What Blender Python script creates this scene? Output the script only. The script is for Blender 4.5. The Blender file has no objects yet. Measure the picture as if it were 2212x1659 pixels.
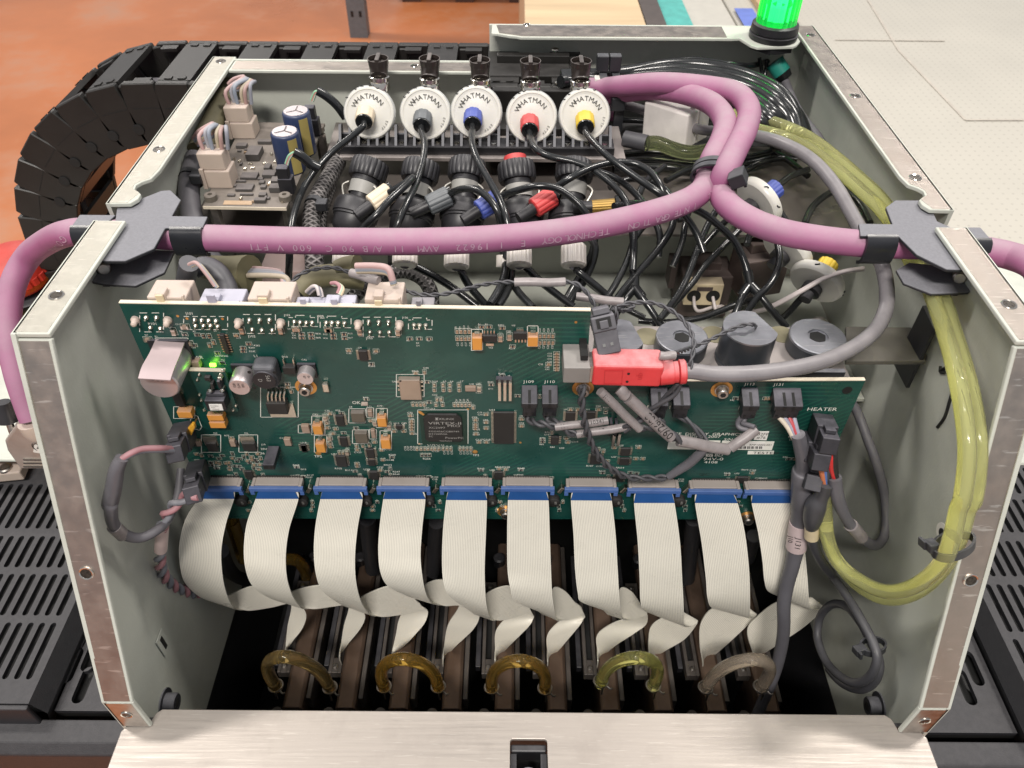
import bpy, bmesh, math, random
from mathutils import Vector, Matrix
random.seed(7)
S = bpy.context.scene
COL = S.collection
# ------------------------------------------------------------------ camera
FPX = 1661.0                     # focal length in pixels of a 2212 px wide picture
TH, RO = math.radians(44.1), math.radians(0.45)
FW = Vector((0, math.cos(TH), -math.sin(TH)))
U0 = Vector((0, math.sin(TH), math.cos(TH)))
RT = math.cos(RO) * Vector((1, 0, 0)) + math.sin(RO) * U0
UP = math.cos(RO) * U0 - math.sin(RO) * Vector((1, 0, 0))
cam = bpy.data.cameras.new("camera")
cam.sensor_width = 36.0
cam.lens = 36.0 * FPX / 2212.0
cam.clip_start, cam.clip_end = 0.01, 60.0
cam.dof.use_dof = True
cam.dof.focus_distance = 0.37
cam.dof.aperture_fstop = 26.0
camo = bpy.data.objects.new("camera", cam)
COL.objects.link(camo)
m3 = Matrix((RT, UP, -FW)).transposed()
camo.matrix_world = m3.to_4x4()
S.camera = camo
# ------------------------------------------------------------------ world, lamps, exposure
W = bpy.data.worlds.new("World"); S.world = W; W.use_nodes = True
bg = W.node_tree.nodes["Background"]
bg.inputs[0].default_value = (0.93, 0.95, 1.0, 1); bg.inputs[1].default_value = 0.42
def ceiling_lamp(x, y, z, sx, sy, watts, col=(1.0, 0.945, 0.88), aim=None):
    l = bpy.data.lights.new("ceiling_lamp", 'AREA'); l.shape = 'RECTANGLE'
    l.size, l.size_y, l.energy, l.color = sx, sy, watts, col
    o = bpy.data.objects.new("ceiling_lamp", l); COL.objects.link(o); o.location = (x, y, z)
    if aim:
        o.rotation_euler = (Vector(aim) - Vector((x, y, z))).to_track_quat('-Z', 'Y').to_euler()
    return o
ceiling_lamp(1.2, 0.85, 2.1, 0.6, 0.2, 44)
ceiling_lamp(-1.3, 0.75, 2.0, 0.6, 0.2, 38)
ceiling_lamp(-0.25, -1.15, 1.75, 0.9, 0.2, 66, aim=(0, .3, -.3))
ceiling_lamp(2.2, 3.6, 2.3, 1.2, 0.3, 30)
ceiling_lamp(-1.8, 3.8, 2.3, 1.2, 0.3, 70)
S.view_settings.view_transform = 'Standard'; S.view_settings.look = 'None'
S.view_settings.exposure = 0.0; S.view_settings.gamma = 1.0
S.view_settings.use_curve_mapping = False
S.render.engine = 'CYCLES'
S.cycles.use_denoising = True
S.cycles.max_bounces = 9; S.cycles.transparent_max_bounces = 8; S.cycles.transmission_bounces = 6
S.cycles.sample_clamp_indirect = 4.0
# ------------------------------------------------------------------ pixel <-> place helpers
def ray(u, v):
    return (u - 1106) / FPX * RT - (v - 829.5) / FPX * UP + FW
def at(u, v, x=None, y=None, z=None):
    d = ray(u, v)
    t = x / d.x if x is not None else y / d.y if y is not None else z / d.z
    return d * t
# close views of the photograph, as (left, top, scale) in the 2212 px frame
CROP = {1: (0, 0, 1/3), 2: (658.3, 82.3, 1/3), 3: (1316.6, 0, .40475), 4: (0, 548.6, 1/3), 5: (658.3, 548.6, 1/3),
        6: (1316.6, 548.6, .40475), 7: (0, 987.5, .40475), 8: (1316.6, 987.5, .40475), 9: (548.6, 1042.3, .372),
        'a': (252.4, 630.9, .1984), 'b': (636.4, 713.2, .1984), 'c': (1426.4, 795.5, .1984), 'd': (713.2, 301.7, .2976),
        'e': (0, 411.5, .2232), 'f': (1234.4, 630.9, .1984), 'g': (1042.3, 0, .248), 'h': (1590.9, 822.9, .2976),
        'i': (1261.8, 411.5, .2728), 'j': (438.9, 521.2, .248), 'k': (493.7, 1206.9, .248), 0: (0, 0, 1)}
def cv(c, x, y):
    o = CROP[c]
    return o[0] + o[2] * x, o[1] + o[2] * y
def P(c, a, b, **k):
    return at(*cv(c, a, b), **k)
# ------------------------------------------------------------------ mesh builder
def cr(pts, n=6):
    """Catmull-Rom through points (tuples or vectors of any length)."""
    p = [tuple(q) for q in pts]
    if len(p) < 3: n = max(n, 1)
    q = [p[0]] + p + [p[-1]]
    out = []
    for i in range(1, len(q) - 2):
        for k in range(n):
            t = k / n
            a, b, c, d = q[i-1], q[i], q[i+1], q[i+2]
            out.append(tuple(.5*((2*b[j]) + (c[j]-a[j])*t + (2*a[j]-5*b[j]+4*c[j]-d[j])*t*t + (3*b[j]-a[j]-3*c[j]+d[j])*t**3) for j in range(len(b))))
    out.append(p[-1])
    return out
def frames(pts):
    P_ = [Vector(p) for p in pts]
    T = []
    for i in range(len(P_)):
        a = P_[max(i-1, 0)]; b = P_[min(i+1, len(P_)-1)]
        t = b - a
        T.append(t.normalized() if t.length > 1e-9 else Vector((0, 0, 1)))
    n = T[0].orthogonal().normalized()
    N = []
    for t in T:
        n = n - t * n.dot(t)
        n = n.normalized() if n.length > 1e-6 else t.orthogonal().normalized()
        N.append(n.copy())
    return P_, T, N
class MB:
    def __init__(s): s.v, s.f, s.uv = [], [], []
    def add(s, vs, fs, uv=None):
        k = len(s.v); s.v += [Vector(p) for p in vs]; s.f += [tuple(i + k for i in f) for f in fs]
        s.uv += list(uv) if uv else [(0, 0)] * len(vs)
        return s
    def box(s, c, d, rot=None, ch=0):
        c = Vector(c); hx, hy, hz = d[0]/2, d[1]/2, d[2]/2
        vs = [Vector((x, y, z)) for x in (-hx, hx) for y in (-hy, hy) for z in (-hz, hz)]
        if rot is not None: vs = [rot @ p for p in vs]
        return s.add([c + p for p in vs], [(0,1,3,2),(4,6,7,5),(0,4,5,1),(2,3,7,6),(0,2,6,4),(1,5,7,3)])
    def b2(s, x0, x1, y0, y1, z0, z1):
        return s.box(((x0+x1)/2, (y0+y1)/2, (z0+z1)/2), (abs(x1-x0), abs(y1-y0), abs(z1-z0)))
    def prism(s, poly, vec):
        poly = [Vector(p) for p in poly]; vec = Vector(vec); n = len(poly)
        nrm = Vector((0, 0, 0))
        for i in range(n): nrm += poly[i].cross(poly[(i+1) % n])
        if nrm.dot(vec) > 0: poly.reverse()
        vs = poly + [p + vec for p in poly]
        return s.add(vs, [tuple(range(n)), tuple(range(2*n-1, n-1, -1))] + [(i, i+n, (i+1) % n + n, (i+1) % n) for i in range(n)])
    def tube(s, pts, r, n=10, sm=5, cap=True, flat=1.0):
        pts = list(pts)
        if sm > 1:
            rr = [tuple(p[:3]) + ((r[i] if isinstance(r, (list, tuple)) else r),) for i, p in enumerate(pts)]
            q = cr(rr, sm)
        else:
            q = [tuple(p[:3]) + ((r[i] if isinstance(r, (list, tuple)) else r),) for i, p in enumerate(pts)]
        C, T, N = frames([p[:3] for p in q])
        vs, fs, uv = [], [], []; L = 0
        for i in range(len(C)):
            if i: L += (C[i] - C[i-1]).length
            B = T[i].cross(N[i])
            for k in range(n):
                a = 2*math.pi*k/n
                vs.append(C[i] + (N[i]*math.cos(a) + B*math.sin(a)*flat) * q[i][3]); uv.append((k/n, L))
        for i in range(len(C)-1):
            for k in range(n):
                k2 = (k+1) % n
                fs.append((i*n+k, i*n+k2, (i+1)*n+k2, (i+1)*n+k))
        if cap:
            fs.append(tuple(range(n-1, -1, -1))); fs.append(tuple((len(C)-1)*n + k for k in range(n)))
        return s.add(vs, fs, uv)
    def lathe(s, prof, base, axis=(0, 0, 1), n=20, cap=True):
        """prof = [(radius, height)...] along axis."""
        ax = Vector(axis).normalized(); a = ax.orthogonal().normalized(); b = ax.cross(a); base = Vector(base)
        vs, fs = [], []
        for r, h in prof:
            for k in range(n):
                t = 2*math.pi*(k+.5)/n
                vs.append(base + ax*h + (a*math.cos(t) + b*math.sin(t))*r)
        for i in range(len(prof)-1):
            for k in range(n):
                k2 = (k+1) % n
                fs.append((i*n+k, i*n+k2, (i+1)*n+k2, (i+1)*n+k))
        if cap:
            fs.append(tuple(range(n-1, -1, -1))); fs.append(tuple((len(prof)-1)*n + k for k in range(n)))
        return s.add(vs, fs)
    def knurl(s, prof, base, axis, n=12, depth=.08):
        """lathe with ribs along the axis."""
        ax = Vector(axis).normalized(); a = ax.orthogonal().normalized(); b = ax.cross(a); base = Vector(base)
        vs, fs = [], []; m = n*4
        for r, h in prof:
            for k in range(m):
                t = 2*math.pi*k/m; rr = r*(1 - depth*(1 if k % 4 == 0 else 0))
                vs.append(base + ax*h + (a*math.cos(t) + b*math.sin(t))*rr)
        for i in range(len(prof)-1):
            for k in range(m):
                k2 = (k+1) % m
                fs.append((i*m+k, i*m+k2, (i+1)*m+k2, (i+1)*m+k))
        fs.append(tuple(range(m-1, -1, -1))); fs.append(tuple((len(prof)-1)*m + k for k in range(m)))
        return s.add(vs, fs)
    def strip(s, A, B, th=.0006, sm=6, across=6):
        q = cr([tuple(a) + tuple(b) for a, b in zip(A, B)], sm)
        vs, uv, fs = [], [], []; L = 0; m = across + 1
        pa = None
        cen = []
        for r in q:
            a, b = Vector(r[:3]), Vector(r[3:])
            mid = (a+b)/2
            if pa is not None: L += (mid-pa).length
            pa = mid
            for k in range(m):
                vs.append(a.lerp(b, k/across)); uv.append((k/across, L))
        n = len(q)
        nor = []
        for i in range(n):
            for k in range(m):
                e1 = vs[min(i+1, n-1)*m+k] - vs[max(i-1, 0)*m+k]; e2 = vs[i*m+min(k+1, across)] - vs[i*m+max(k-1, 0)]
                nn = e1.cross(e2); nor.append(nn.normalized() if nn.length > 1e-12 else Vector((0, 0, 1)))
        top = [p + w*th/2 for p, w in zip(vs, nor)]; bot = [p - w*th/2 for p, w in zip(vs, nor)]
        o = n*m
        for i in range(n-1):
            for k in range(across):
                a0, a1, b0, b1 = i*m+k, i*m+k+1, (i+1)*m+k, (i+1)*m+k+1
                fs.append((a0, b0, b1, a1)); fs.append((o+a0, o+a1, o+b1, o+b0))
            for k in (0, across):
                a0, b0 = i*m+k, (i+1)*m+k
                fs.append((a0, o+a0, o+b0, b0) if k == 0 else (a0, b0, o+b0, o+a0))
        for i in (0, n-1):
            for k in range(across):
                a0, a1 = i*m+k, i*m+k+1
                fs.append((a0, a1, o+a1, o+a0) if i == 0 else (a0, o+a0, o+a1, a1))
        return s.add(top + bot, fs, uv + uv)
    def torus(s, c, axis, R, r, n=24, m=8):
        ax = Vector(axis).normalized(); a = ax.orthogonal().normalized(); b = ax.cross(a); c = Vector(c)
        pts = [c + (a*math.cos(2*math.pi*k/n) + b*math.sin(2*math.pi*k/n))*R for k in range(n+1)]
        return s.tube(pts, r, m, 1, False)
ORG = {}
def obj(name, mb, mat, parent=None, smooth=None, bevel=0, seg=2, ang=35, loc=None, mesh=None):
    """One mesh object. Geometry is given in place; it is stored relative to its parent's origin."""
    if mesh is None:
        o0 = ORG[parent.name] if parent else Vector((0, 0, 0))
        if parent is None:
            lo = [min(p[i] for p in mb.v) for i in range(3)]; hi = [max(p[i] for p in mb.v) for i in range(3)]
            o0 = Vector(((lo[0]+hi[0])/2, (lo[1]+hi[1])/2, lo[2]))
        me = bpy.data.meshes.new(name)
        me.from_pydata([p - o0 for p in mb.v], [], mb.f)
        if any(u != (0, 0) for u in mb.uv):
            l = me.uv_layers.new(name="uv")
            for lp in me.loops: l.data[lp.index].uv = mb.uv[lp.vertex_index]
        me.materials.append(mat)
        if smooth is not None:
            bm = bmesh.new(); bm.from_mesh(me)
            for f in bm.faces: f.smooth = True
            for e in bm.edges:
                if len(e.link_faces) == 2 and e.calc_face_angle(0) > math.radians(smooth): e.smooth = False
            bm.to_mesh(me); bm.free()
    else:
        me = mesh; o0 = Vector((0, 0, 0))
    o = bpy.data.objects.new(name, me); COL.objects.link(o)
    if parent:
        o.parent = parent
        ORG[o.name] = ORG[parent.name]
        if loc is not None: o.location = Vector(loc) - ORG[parent.name]; ORG[o.name] = Vector(loc)
    else:
        o.location = loc if loc is not None else o0; ORG[o.name] = Vector(o.location)
    if bevel:
        b = o.modifiers.new("bevel", 'BEVEL'); b.width = bevel; b.segments = seg; b.limit_method = 'ANGLE'; b.angle_limit = math.radians(ang)
    return o
def tag(o, label, cat, group=None, kind=None):
    o["label"] = label; o["category"] = cat
    if group: o["group"] = group
    if kind: o["kind"] = kind
    return o
def struct(o): o["kind"] = "structure"; return o
def thing(name, loc, label, cat, group=None):
    o = bpy.data.objects.new(name, None); COL.objects.link(o); o.location = loc; o.empty_display_size = .01
    ORG[o.name] = Vector(loc)
    return tag(o, label, cat, group)
def stuff(o): o["kind"] = "stuff"; return o
# ------------------------------------------------------------------ materials
def srgb(r, g, b):
    f = lambda c: (c/255/12.92) if c <= 10 else ((c/255+.055)/1.055)**2.4
    return (f(r), f(g), f(b), 1)
def N(nt, t, **k):
    n = nt.nodes.new(t)
    for a, b in k.items():
        if a.startswith('i_'): n.inputs[a[2:].replace('_', ' ')].default_value = b
        else: setattr(n, a, b)
    return n
def mat(name, col, rough=.5, metal=0, var=.12, vscale=60, bump=0, bscale=300, dust=0, dcol=(.40, .36, .36, 1), trans=0, ior=1.45,
        spec=.5, emit=None, estr=0, stretch=None, scratch=0, coat=0, sss=0, alpha=1, stain=None, stain_amt=0, stain_scale=20, dscale=120.0, dmin=.35, spots=0):
    m = bpy.data.materials.new(name); m.use_nodes = True; nt = m.node_tree; L = nt.links
    b = nt.nodes["Principled BSDF"]
    b.inputs["Roughness"].default_value = rough; b.inputs["Metallic"].default_value = metal
    b.inputs["IOR"].default_value = ior; b.inputs["Specular IOR Level"].default_value = spec
    b.inputs["Transmission Weight"].default_value = trans; b.inputs["Coat Weight"].default_value = coat
    b.inputs["Alpha"].default_value = alpha
    if sss:
        b.inputs["Subsurface Weight"].default_value = sss; b.inputs["Subsurface Radius"].default_value = (.003, .003, .002); b.inputs["Subsurface Scale"].default_value = 1
    g = N(nt, "ShaderNodeNewGeometry"); pos = g.outputs["Position"]
    if stretch:
        mp = N(nt, "ShaderNodeMapping"); mp.inputs["Scale"].default_value = stretch; L.new(pos, mp.inputs["Vector"]); posn = mp.outputs[0]
    else: posn = pos
    n1 = N(nt, "ShaderNodeTexNoise", i_Scale=vscale, i_Detail=5.0, i_Roughness=.6); L.new(posn, n1.inputs["Vector"])
    r1 = N(nt, "ShaderNodeMapRange", i_From_Min=.3, i_From_Max=.7, i_To_Min=1-var, i_To_Max=1+var); L.new(n1.outputs[0], r1.inputs[0])
    mx = N(nt, "ShaderNodeVectorMath", operation='SCALE'); mx.inputs[0].default_value = col[:3]; L.new(r1.outputs[0], mx.inputs["Scale"])
    out = mx.outputs[0]
    if stain:
        n2 = N(nt, "ShaderNodeTexNoise", i_Scale=stain_scale, i_Detail=6.0, i_Roughness=.65); L.new(pos, n2.inputs["Vector"])
        r2 = N(nt, "ShaderNodeMapRange", i_From_Min=.5, i_From_Max=.72, i_To_Min=0.0, i_To_Max=stain_amt); L.new(n2.outputs[0], r2.inputs[0])
        k = N(nt, "ShaderNodeMix", data_type='RGBA'); L.new(r2.outputs[0], k.inputs[0]); L.new(out, k.inputs[6]); k.inputs[7].default_value = stain; out = k.outputs[2]
    if scratch:
        mp2 = N(nt, "ShaderNodeMapping"); mp2.inputs["Rotation"].default_value = (.4, .9, .7); mp2.inputs["Scale"].default_value = (1, 14, 1.3); L.new(pos, mp2.inputs["Vector"])
        n3 = N(nt, "ShaderNodeTexNoise", i_Scale=90.0, i_Detail=3.0); L.new(mp2.outputs[0], n3.inputs["Vector"])
        r3 = N(nt, "ShaderNodeMapRange", i_From_Min=.62, i_From_Max=.70, i_To_Min=0.0, i_To_Max=scratch); L.new(n3.outputs[0], r3.inputs[0])
        k = N(nt, "ShaderNodeMix", data_type='RGBA'); L.new(r3.outputs[0], k.inputs[0]); L.new(out, k.inputs[6]); k.inputs[7].default_value = (.8, .76, .7, 1); out = k.outputs[2]
    if dust:
        sp = N(nt, "ShaderNodeSeparateXYZ"); L.new(g.outputs["Normal"], sp.inputs[0])
        r4 = N(nt, "ShaderNodeMapRange", i_From_Min=.15, i_From_Max=.95, i_To_Min=0.0, i_To_Max=dust); L.new(sp.outputs["Z"], r4.inputs[0])
        n4 = N(nt, "ShaderNodeTexNoise", i_Scale=dscale, i_Detail=6.0, i_Roughness=.7); L.new(pos, n4.inputs["Vector"])
        r5 = N(nt, "ShaderNodeMapRange", i_From_Min=.3, i_From_Max=.65, i_To_Min=dmin, i_To_Max=1.0); L.new(n4.outputs[0], r5.inputs[0])
        mm = N(nt, "ShaderNodeMath", operation='MULTIPLY'); L.new(r4.outputs[0], mm.inputs[0]); L.new(r5.outputs[0], mm.inputs[1])
        k = N(nt, "ShaderNodeMix", data_type='RGBA'); L.new(mm.outputs[0], k.inputs[0]); L.new(out, k.inputs[6]); k.inputs[7].default_value = dcol; out = k.outputs[2]
        rr = N(nt, "ShaderNodeMapRange", i_From_Min=0.0, i_From_Max=1.0, i_To_Min=rough, i_To_Max=.9); L.new(mm.outputs[0], rr.inputs[0]); L.new(rr.outputs[0], b.inputs["Roughness"])
    else:
        rr = N(nt, "ShaderNodeMapRange", i_From_Min=.3, i_From_Max=.7, i_To_Min=max(.02, rough*.8), i_To_Max=min(1, rough*1.2)); L.new(n1.outputs[0], rr.inputs[0]); L.new(rr.outputs[0], b.inputs["Roughness"])
    L.new(out, b.inputs["Base Color"])
    if bump:
        nb = N(nt, "ShaderNodeTexNoise", i_Scale=bscale, i_Detail=4.0); L.new(posn, nb.inputs["Vector"])
        bp = N(nt, "ShaderNodeBump", i_Strength=bump, i_Distance=.0005); L.new(nb.outputs[0], bp.inputs["Height"]); L.new(bp.outputs[0], b.inputs["Normal"])
    if emit:
        b.inputs["Emission Color"].default_value = emit; b.inputs["Emission Strength"].default_value = estr
    m["c"] = 1
    return m
WALL = mat("pale green powder coat", (.475, .490, .44, 1), .55, var=.05, vscale=25, bump=.15, bscale=900, stain=(.31, .32, .275, 1), stain_amt=.6, stain_scale=11, scratch=.10)
ALU = mat("bare scratched aluminium", (.47, .415, .37, 1), .42, 1.0, var=.07, vscale=120, stretch=(1, 1, 1), scratch=.7, bump=.08, bscale=600, stain=(.38, .31, .265, 1), stain_amt=.6, stain_scale=22)
ALUTOP = mat("chromated aluminium", (.41, .39, .34, 1), .5, .55, var=.09, vscale=200, scratch=.35, bump=.1, bscale=500, stain=(.52, .50, .44, 1), stain_amt=.6, stain_scale=150)
BRUSH = mat("brushed aluminium plate", (.36, .325, .295, 1), .46, .45, var=.05, vscale=900, stretch=(.03, 1, 1), bump=.10, bscale=900, stain=(.29, .26, .235, 1), stain_amt=.5, stain_scale=55, scratch=.12)
STEEL = mat("dull steel", (.45, .42, .39, 1), .38, 1.0, var=.15, vscale=300)
CHROME = mat("shiny nickel", (.72, .68, .62, 1), .16, 1.0, var=.06, vscale=300)
BLACKM = mat("black painted steel", (.022, .023, .027, 1), .36, 0, var=.1, dust=.62, dcol=(.30, .30, .33, 1), bump=.1, bscale=1500, dscale=900.0, dmin=.75)
BLACKP = mat("black plastic", (.013, .013, .015, 1), .38, var=.15, dust=.16, dcol=(.26, .25, .27, 1))
BLKCONN = mat("black connector plastic", (.016, .016, .019, 1), .42, var=.15, dust=.42, dcol=(.22, .21, .25, 1))
RUBBER = mat("black tubing", (.008, .009, .010, 1), .2, var=.2, dust=.07, dcol=(.20, .20, .20, 1), spec=.7)
CASING = mat("black textured casing", (.022, .022, .025, 1), .5, var=.1, dust=.42, dcol=(.12, .115, .12, 1), dscale=260.0, dmin=.5, bump=.35, bscale=1400)
VOID = mat("black interior", (.010, .010, .010, 1), .6, var=.1)
PURPLE = mat("purple cable jacket", (.32, .105, .215, 1), .66, var=.07, vscale=90, dust=.8, dcol=(.35, .275, .305, 1), dscale=60.0, dmin=.5, stain=(.26, .13, .20, 1), stain_amt=.4, stain_scale=50)
GREYC = mat("grey cable jacket", (.105, .102, .115, 1), .42, var=.12, dust=.35, dcol=(.26, .245, .26, 1))
GREYL = mat("light grey cable jacket", (.36, .335, .33, 1), .38, var=.08, dust=.35, dcol=(.42, .39, .40, 1))
DKGREY = mat("dark grey wire", (.050, .050, .056, 1), .4, var=.1, dust=.3, dcol=(.20, .195, .21, 1))
PCB = mat("green solder mask", (.007, .052, .043, 1), .28, var=.22, vscale=26, spec=.5, stain=(.035, .095, .075, 1), stain_amt=.45, stain_scale=38)
PCBEDGE = mat("board edge laminate", (.62, .55, .44, 1), .6)
SILK = mat("white board print", (.72, .72, .66, 1), .6, var=.05)
IC = mat("black chip resin", (.020, .019, .018, 1), .5, var=.15, dust=.2, dcol=(.17, .16, .17, 1))
TIN = mat("tinned leads", (.62, .58, .50, 1), .32, 1.0, var=.12)
TANT = mat("orange tantalum resin", (.62, .27, .055, 1), .5, var=.08, dust=.75, dcol=(.36, .25, .22, 1))
CERAM = mat("brown ceramic", (.30, .22, .17, 1), .5, var=.1)
COPPER = mat("copper pad", (.62, .33, .10, 1), .35, .8)
BEIGE = mat("ivory nylon", (.46, .38, .32, 1), .45, var=.05, sss=.1, dust=.35, dcol=(.46, .38, .37, 1))
WHITE = mat("white plastic", (.72, .70, .65, 1), .5, var=.04)
# ------------------------------------------------------------------ the chassis
ZT = -.182
XLI, XLO, XRI, XRO = -.168, -.182, .183, .1968
YF, YB, ZB = .2117, .1465, -.3418           # front top, front bottom corner
ZW = -.458                                  # lower rim of the side walls
ch = thing("machine_chassis", (0, .3, ZW), "open pale green sheet metal machine chassis with bare aluminium flanges", "chassis")
TS = .0018
THREAD = mat("dark threaded bore", (.07, .06, .05, 1), .3, .7, var=.5, vscale=900)
def side(xo, xi, yback):
    sg = 1 if xi > xo else -1
    w = MB()
    nz = ZT - .016
    w.prism([(xo, YF, ZT), (xo, .2878, ZT), (xo, .2878, nz), (xo, .3014, nz), (xo, .3014, ZT), (xo, yback, ZT), (xo, yback, ZW), (xo, YB, ZW), (xo, YB, ZB)], (sg*TS, 0, 0))
    wall = obj("side_wall", w, WALL, ch)
    return wall
def flange(wall, xo, xi, a, b, nrm, alu, ends=True, cut=None):
    """painted strip from a=(y,z) to b=(y,z) with a bare face on its outer side."""
    a, b, nrm = Vector((0,)+a), Vector((0,)+b), Vector((0,)+nrm).normalized()
    d = (b-a).normalized()
    poly = lambda x0, x1, ea, eb: [Vector((x0, 0, 0))+a+d*ea, Vector((x1, 0, 0))+a+d*ea, Vector((x1, 0, 0))+b-d*eb, Vector((x0, 0, 0))+b-d*eb]
    s = 1 if xi > xo else -1
    o = obj("flange", MB().prism(poly(xo, xi, 0, 0), -nrm*.002), WALL, wall, bevel=.0005)
    p = MB().prism([q + nrm*.00012 for q in poly(xo+s*.0013, xi-s*.0012, .0008, .0008)], -nrm*.0004)
    obj("bare_face", p, alu, o) if False else obj("bare_face", p, alu, wall)
    return o
def insert(wall, p, nrm, r=.0031):
    nrm = Vector(nrm).normalized()
    m = MB().lathe([(r, -.0012), (r, .0003), (r*.92, .0006), (r*.76, .0004), (r*.74, .0001)], p, nrm, 20, False)
    o = obj("threaded_insert", m, CHROME, wall, 30)
    h = MB().lathe([(r*.74, .0002), (r*.74, .0003)], p, nrm, 20); obj("thread_hole", h, THREAD, wall)
wl = side(XLO, XLI, .4700); wl["label"] = "left side wall with notch for the cable clip"
wr = side(XRO, XRI, .5300)
UPN = (0, 0, 1)
fn = Vector((0, ZB-ZT, YF-YB)); fn = (-(YF-YB)*0 - (ZT-ZB), (YF-YB))   # outward normal of the slanted front edge in (y,z)
fn = (-(ZT-ZB), (YF-YB))
for wall, xo, xi, yb in ((wl, XLO, XLI, .4700), (wr, XRO, XRI, .5300)):
    s = 1 if xi > xo else -1
    flange(wall, xo, xi, (YF+.0004, ZT), (.2878, ZT), (0, 1), ALUTOP if s > 0 else ALU)
    # rear part of the top flange with the rounded hook at the notch
    y0 = .3014
    hook = [(xi, y0+.0305), (xi-s*.0012, y0+.0225), (xi-s*.0045, y0+.0195), (xi-s*.0062, y0+.0165), (xi-s*.0055, y0+.0125), (xi-s*.0030, y0+.0105), (xi-s*.0012, y0+.0085), (xi-s*.001, y0+.0045), (xi-s*.0032, y0+.0005)]
    poly = [(xo, y0, ZT), (xo, yb, ZT), (xi, yb, ZT)] + [(x, y, ZT) for x, y in hook]
    f = obj("flange", MB().prism(poly, (0, 0, -.002)), WALL, wall, bevel=.0004)
    inn = [(xo+s*.0013, y0+.0008, ZT+.00012), (xo+s*.0013, yb-.001, ZT+.00012), (xi-s*.0012, yb-.001, ZT+.00012)] + [(x-s*.0010, y+.0004, ZT+.00012) for x, y in hook[:-2]] + [(hook[-1][0]-s*.0014, y0+.0010, ZT+.00012)]
    obj("bare_face", MB().prism(inn, (0, 0, -.0004)), ALUTOP if s > 0 else ALU, wall)
    flange(wall, xo, xi, (YF, ZT-.0022), (YB, ZB), fn, ALU)
    flange(wall, xo, xi, (YB, ZB-.0004), (YB, ZB-.0262), (-1, 0), STEEL)
    xm = (xo+xi)/2
    dd = Vector((0, YB-YF, ZB-ZT)); nn = Vector((0, fn[0], fn[1]))
    for t in (.60,): insert(wall, Vector((xm, YF, ZT)) + dd*t + nn.normalized()*.0, nn)
    insert(wall, (xm, YB-.0001, ZB-.0125), (0, -1, 0), .0028)
    for y in ((.2345, .352, .462) if s > 0 else (.2335, .330, .4205, .512)):
        insert(wall, (xm, y, ZT), UPN, .0030)
# rear panels
XE = -.0150
rp = obj("rear_panel", MB().b2(XLI-.012, XE, .4650, .4668, ZW+.1, ZT-.0001), WALL, ch)
obj("flange", MB().b2(XLI+.0005, XE, .4502, .4648, ZT-.002, ZT-.0003), WALL, rp, bevel=.0004)
obj("bare_face", MB().b2(XLI+.0018, XE-.001, .4516, .4636, ZT-.0007, ZT-.0001), ALU, rp)
insert(rp, at(895, 143, z=ZT-.0002), UPN, .0026)
r2 = obj("rear_panel", MB().b2(XE-.0018, XRI+.013, .5282, .5300, ZW+.1, ZT-.0006), WALL, ch)
# rear right flange widens round the beacon
bl = at(1618, 92, z=ZT); br = at(1725, 98, z=ZT)
pol = [(XE, .5278), (XRI-.0015, .5278), (XRI-.0015, at(1728, 92, z=ZT).y+.004), (br.x, br.y+.0025), (br.x-.003, br.y-.0003), (bl.x+.004, bl.y-.0065), (bl.x+.0005, bl.y-.003), (bl.x-.004, .5075), (bl.x-.009, .5068), (.004, .5062), (.001, .5078), (XE+.012, .5085), (XE+.004, .5120), (XE, .5125)]
nt = at(1325, 76, z=ZT).x
fl2 = obj("flange", MB().prism([(x, y, ZT-.0004) for x, y in pol], (0, 0, -.0018)), WALL, r2, bevel=.0004)
obj("bare_face", MB().prism([(XE+.003, .5268, ZT-.0001), (bl.x-.012, .5268, ZT-.0001), (bl.x-.012, .5082, ZT-.0001), (.0045, .5076, ZT-.0001), (.001, .5092, ZT-.0001), (XE+.005, .5128, ZT-.0001)], (0, 0, -.0003)), ALU, r2)
insert(r2, at(1138, 54, z=ZT-.0002), UPN, .0024)
obj("divider_wall", MB().b2(XE-.0018, XE, .4670, .5280, ZW+.1, ZT-.030), WALL, ch)
# inner shelves and floor of the well
sh = obj("upper_shelf", MB().b2(XLI-.0115, XRI+.0115, .362, .4648, -.2365, -.235), mat("grey brown shelf plate", (.17, .150, .138, 1), .33, .35, var=.14, vscale=30, bump=.1, stain=(.16, .14, .13, 1), stain_amt=.5, stain_scale=30), ch)
obj("rear_shelf", MB().b2(XE, XRI+.0115, .4652, .528, -.2365, -.235), CASING, ch)
obj("lower_shelf", MB().b2(-.148, .140, .246, .415, -.302, -.300), WALL, ch)
obj("side_shelf", MB().b2(.1402, XRI+.0115, .300, .415, -.3021, -.3001), WALL, ch)
obj("side_shelf", MB().b2(XLI-.0115, -.1482, .300, .415, -.3021, -.3001), WALL, ch)
obj("shelf_riser", MB().b2(XLI-.0115, XRI+.0115, .415, .4165, -.300, -.2368), WALL, ch)
obj("well_back_wall", MB().b2(XLI-.0138, XRI+.0128, .330, .332, -.62, -.3025), VOID, ch)
obj("well_floor", MB().b2(XLI-.0200, XRI+.0200, .10, .3299, -.562, -.558), VOID, ch)
obj("well_side", MB().b2(XLI-.0150, XLI-.0135, .10, .3298, -.5578, ZW-.0004), CASING, ch)
obj("well_side", MB().b2(XRI+.0125, XRI+.0140, .10, .3298, -.5578, ZW-.0004), CASING, ch)
obj("well_front_wall", MB().b2(XLI-.0130, XRI+.0120, .150, .152, -.557, -.3708), CASING, ch)
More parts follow.
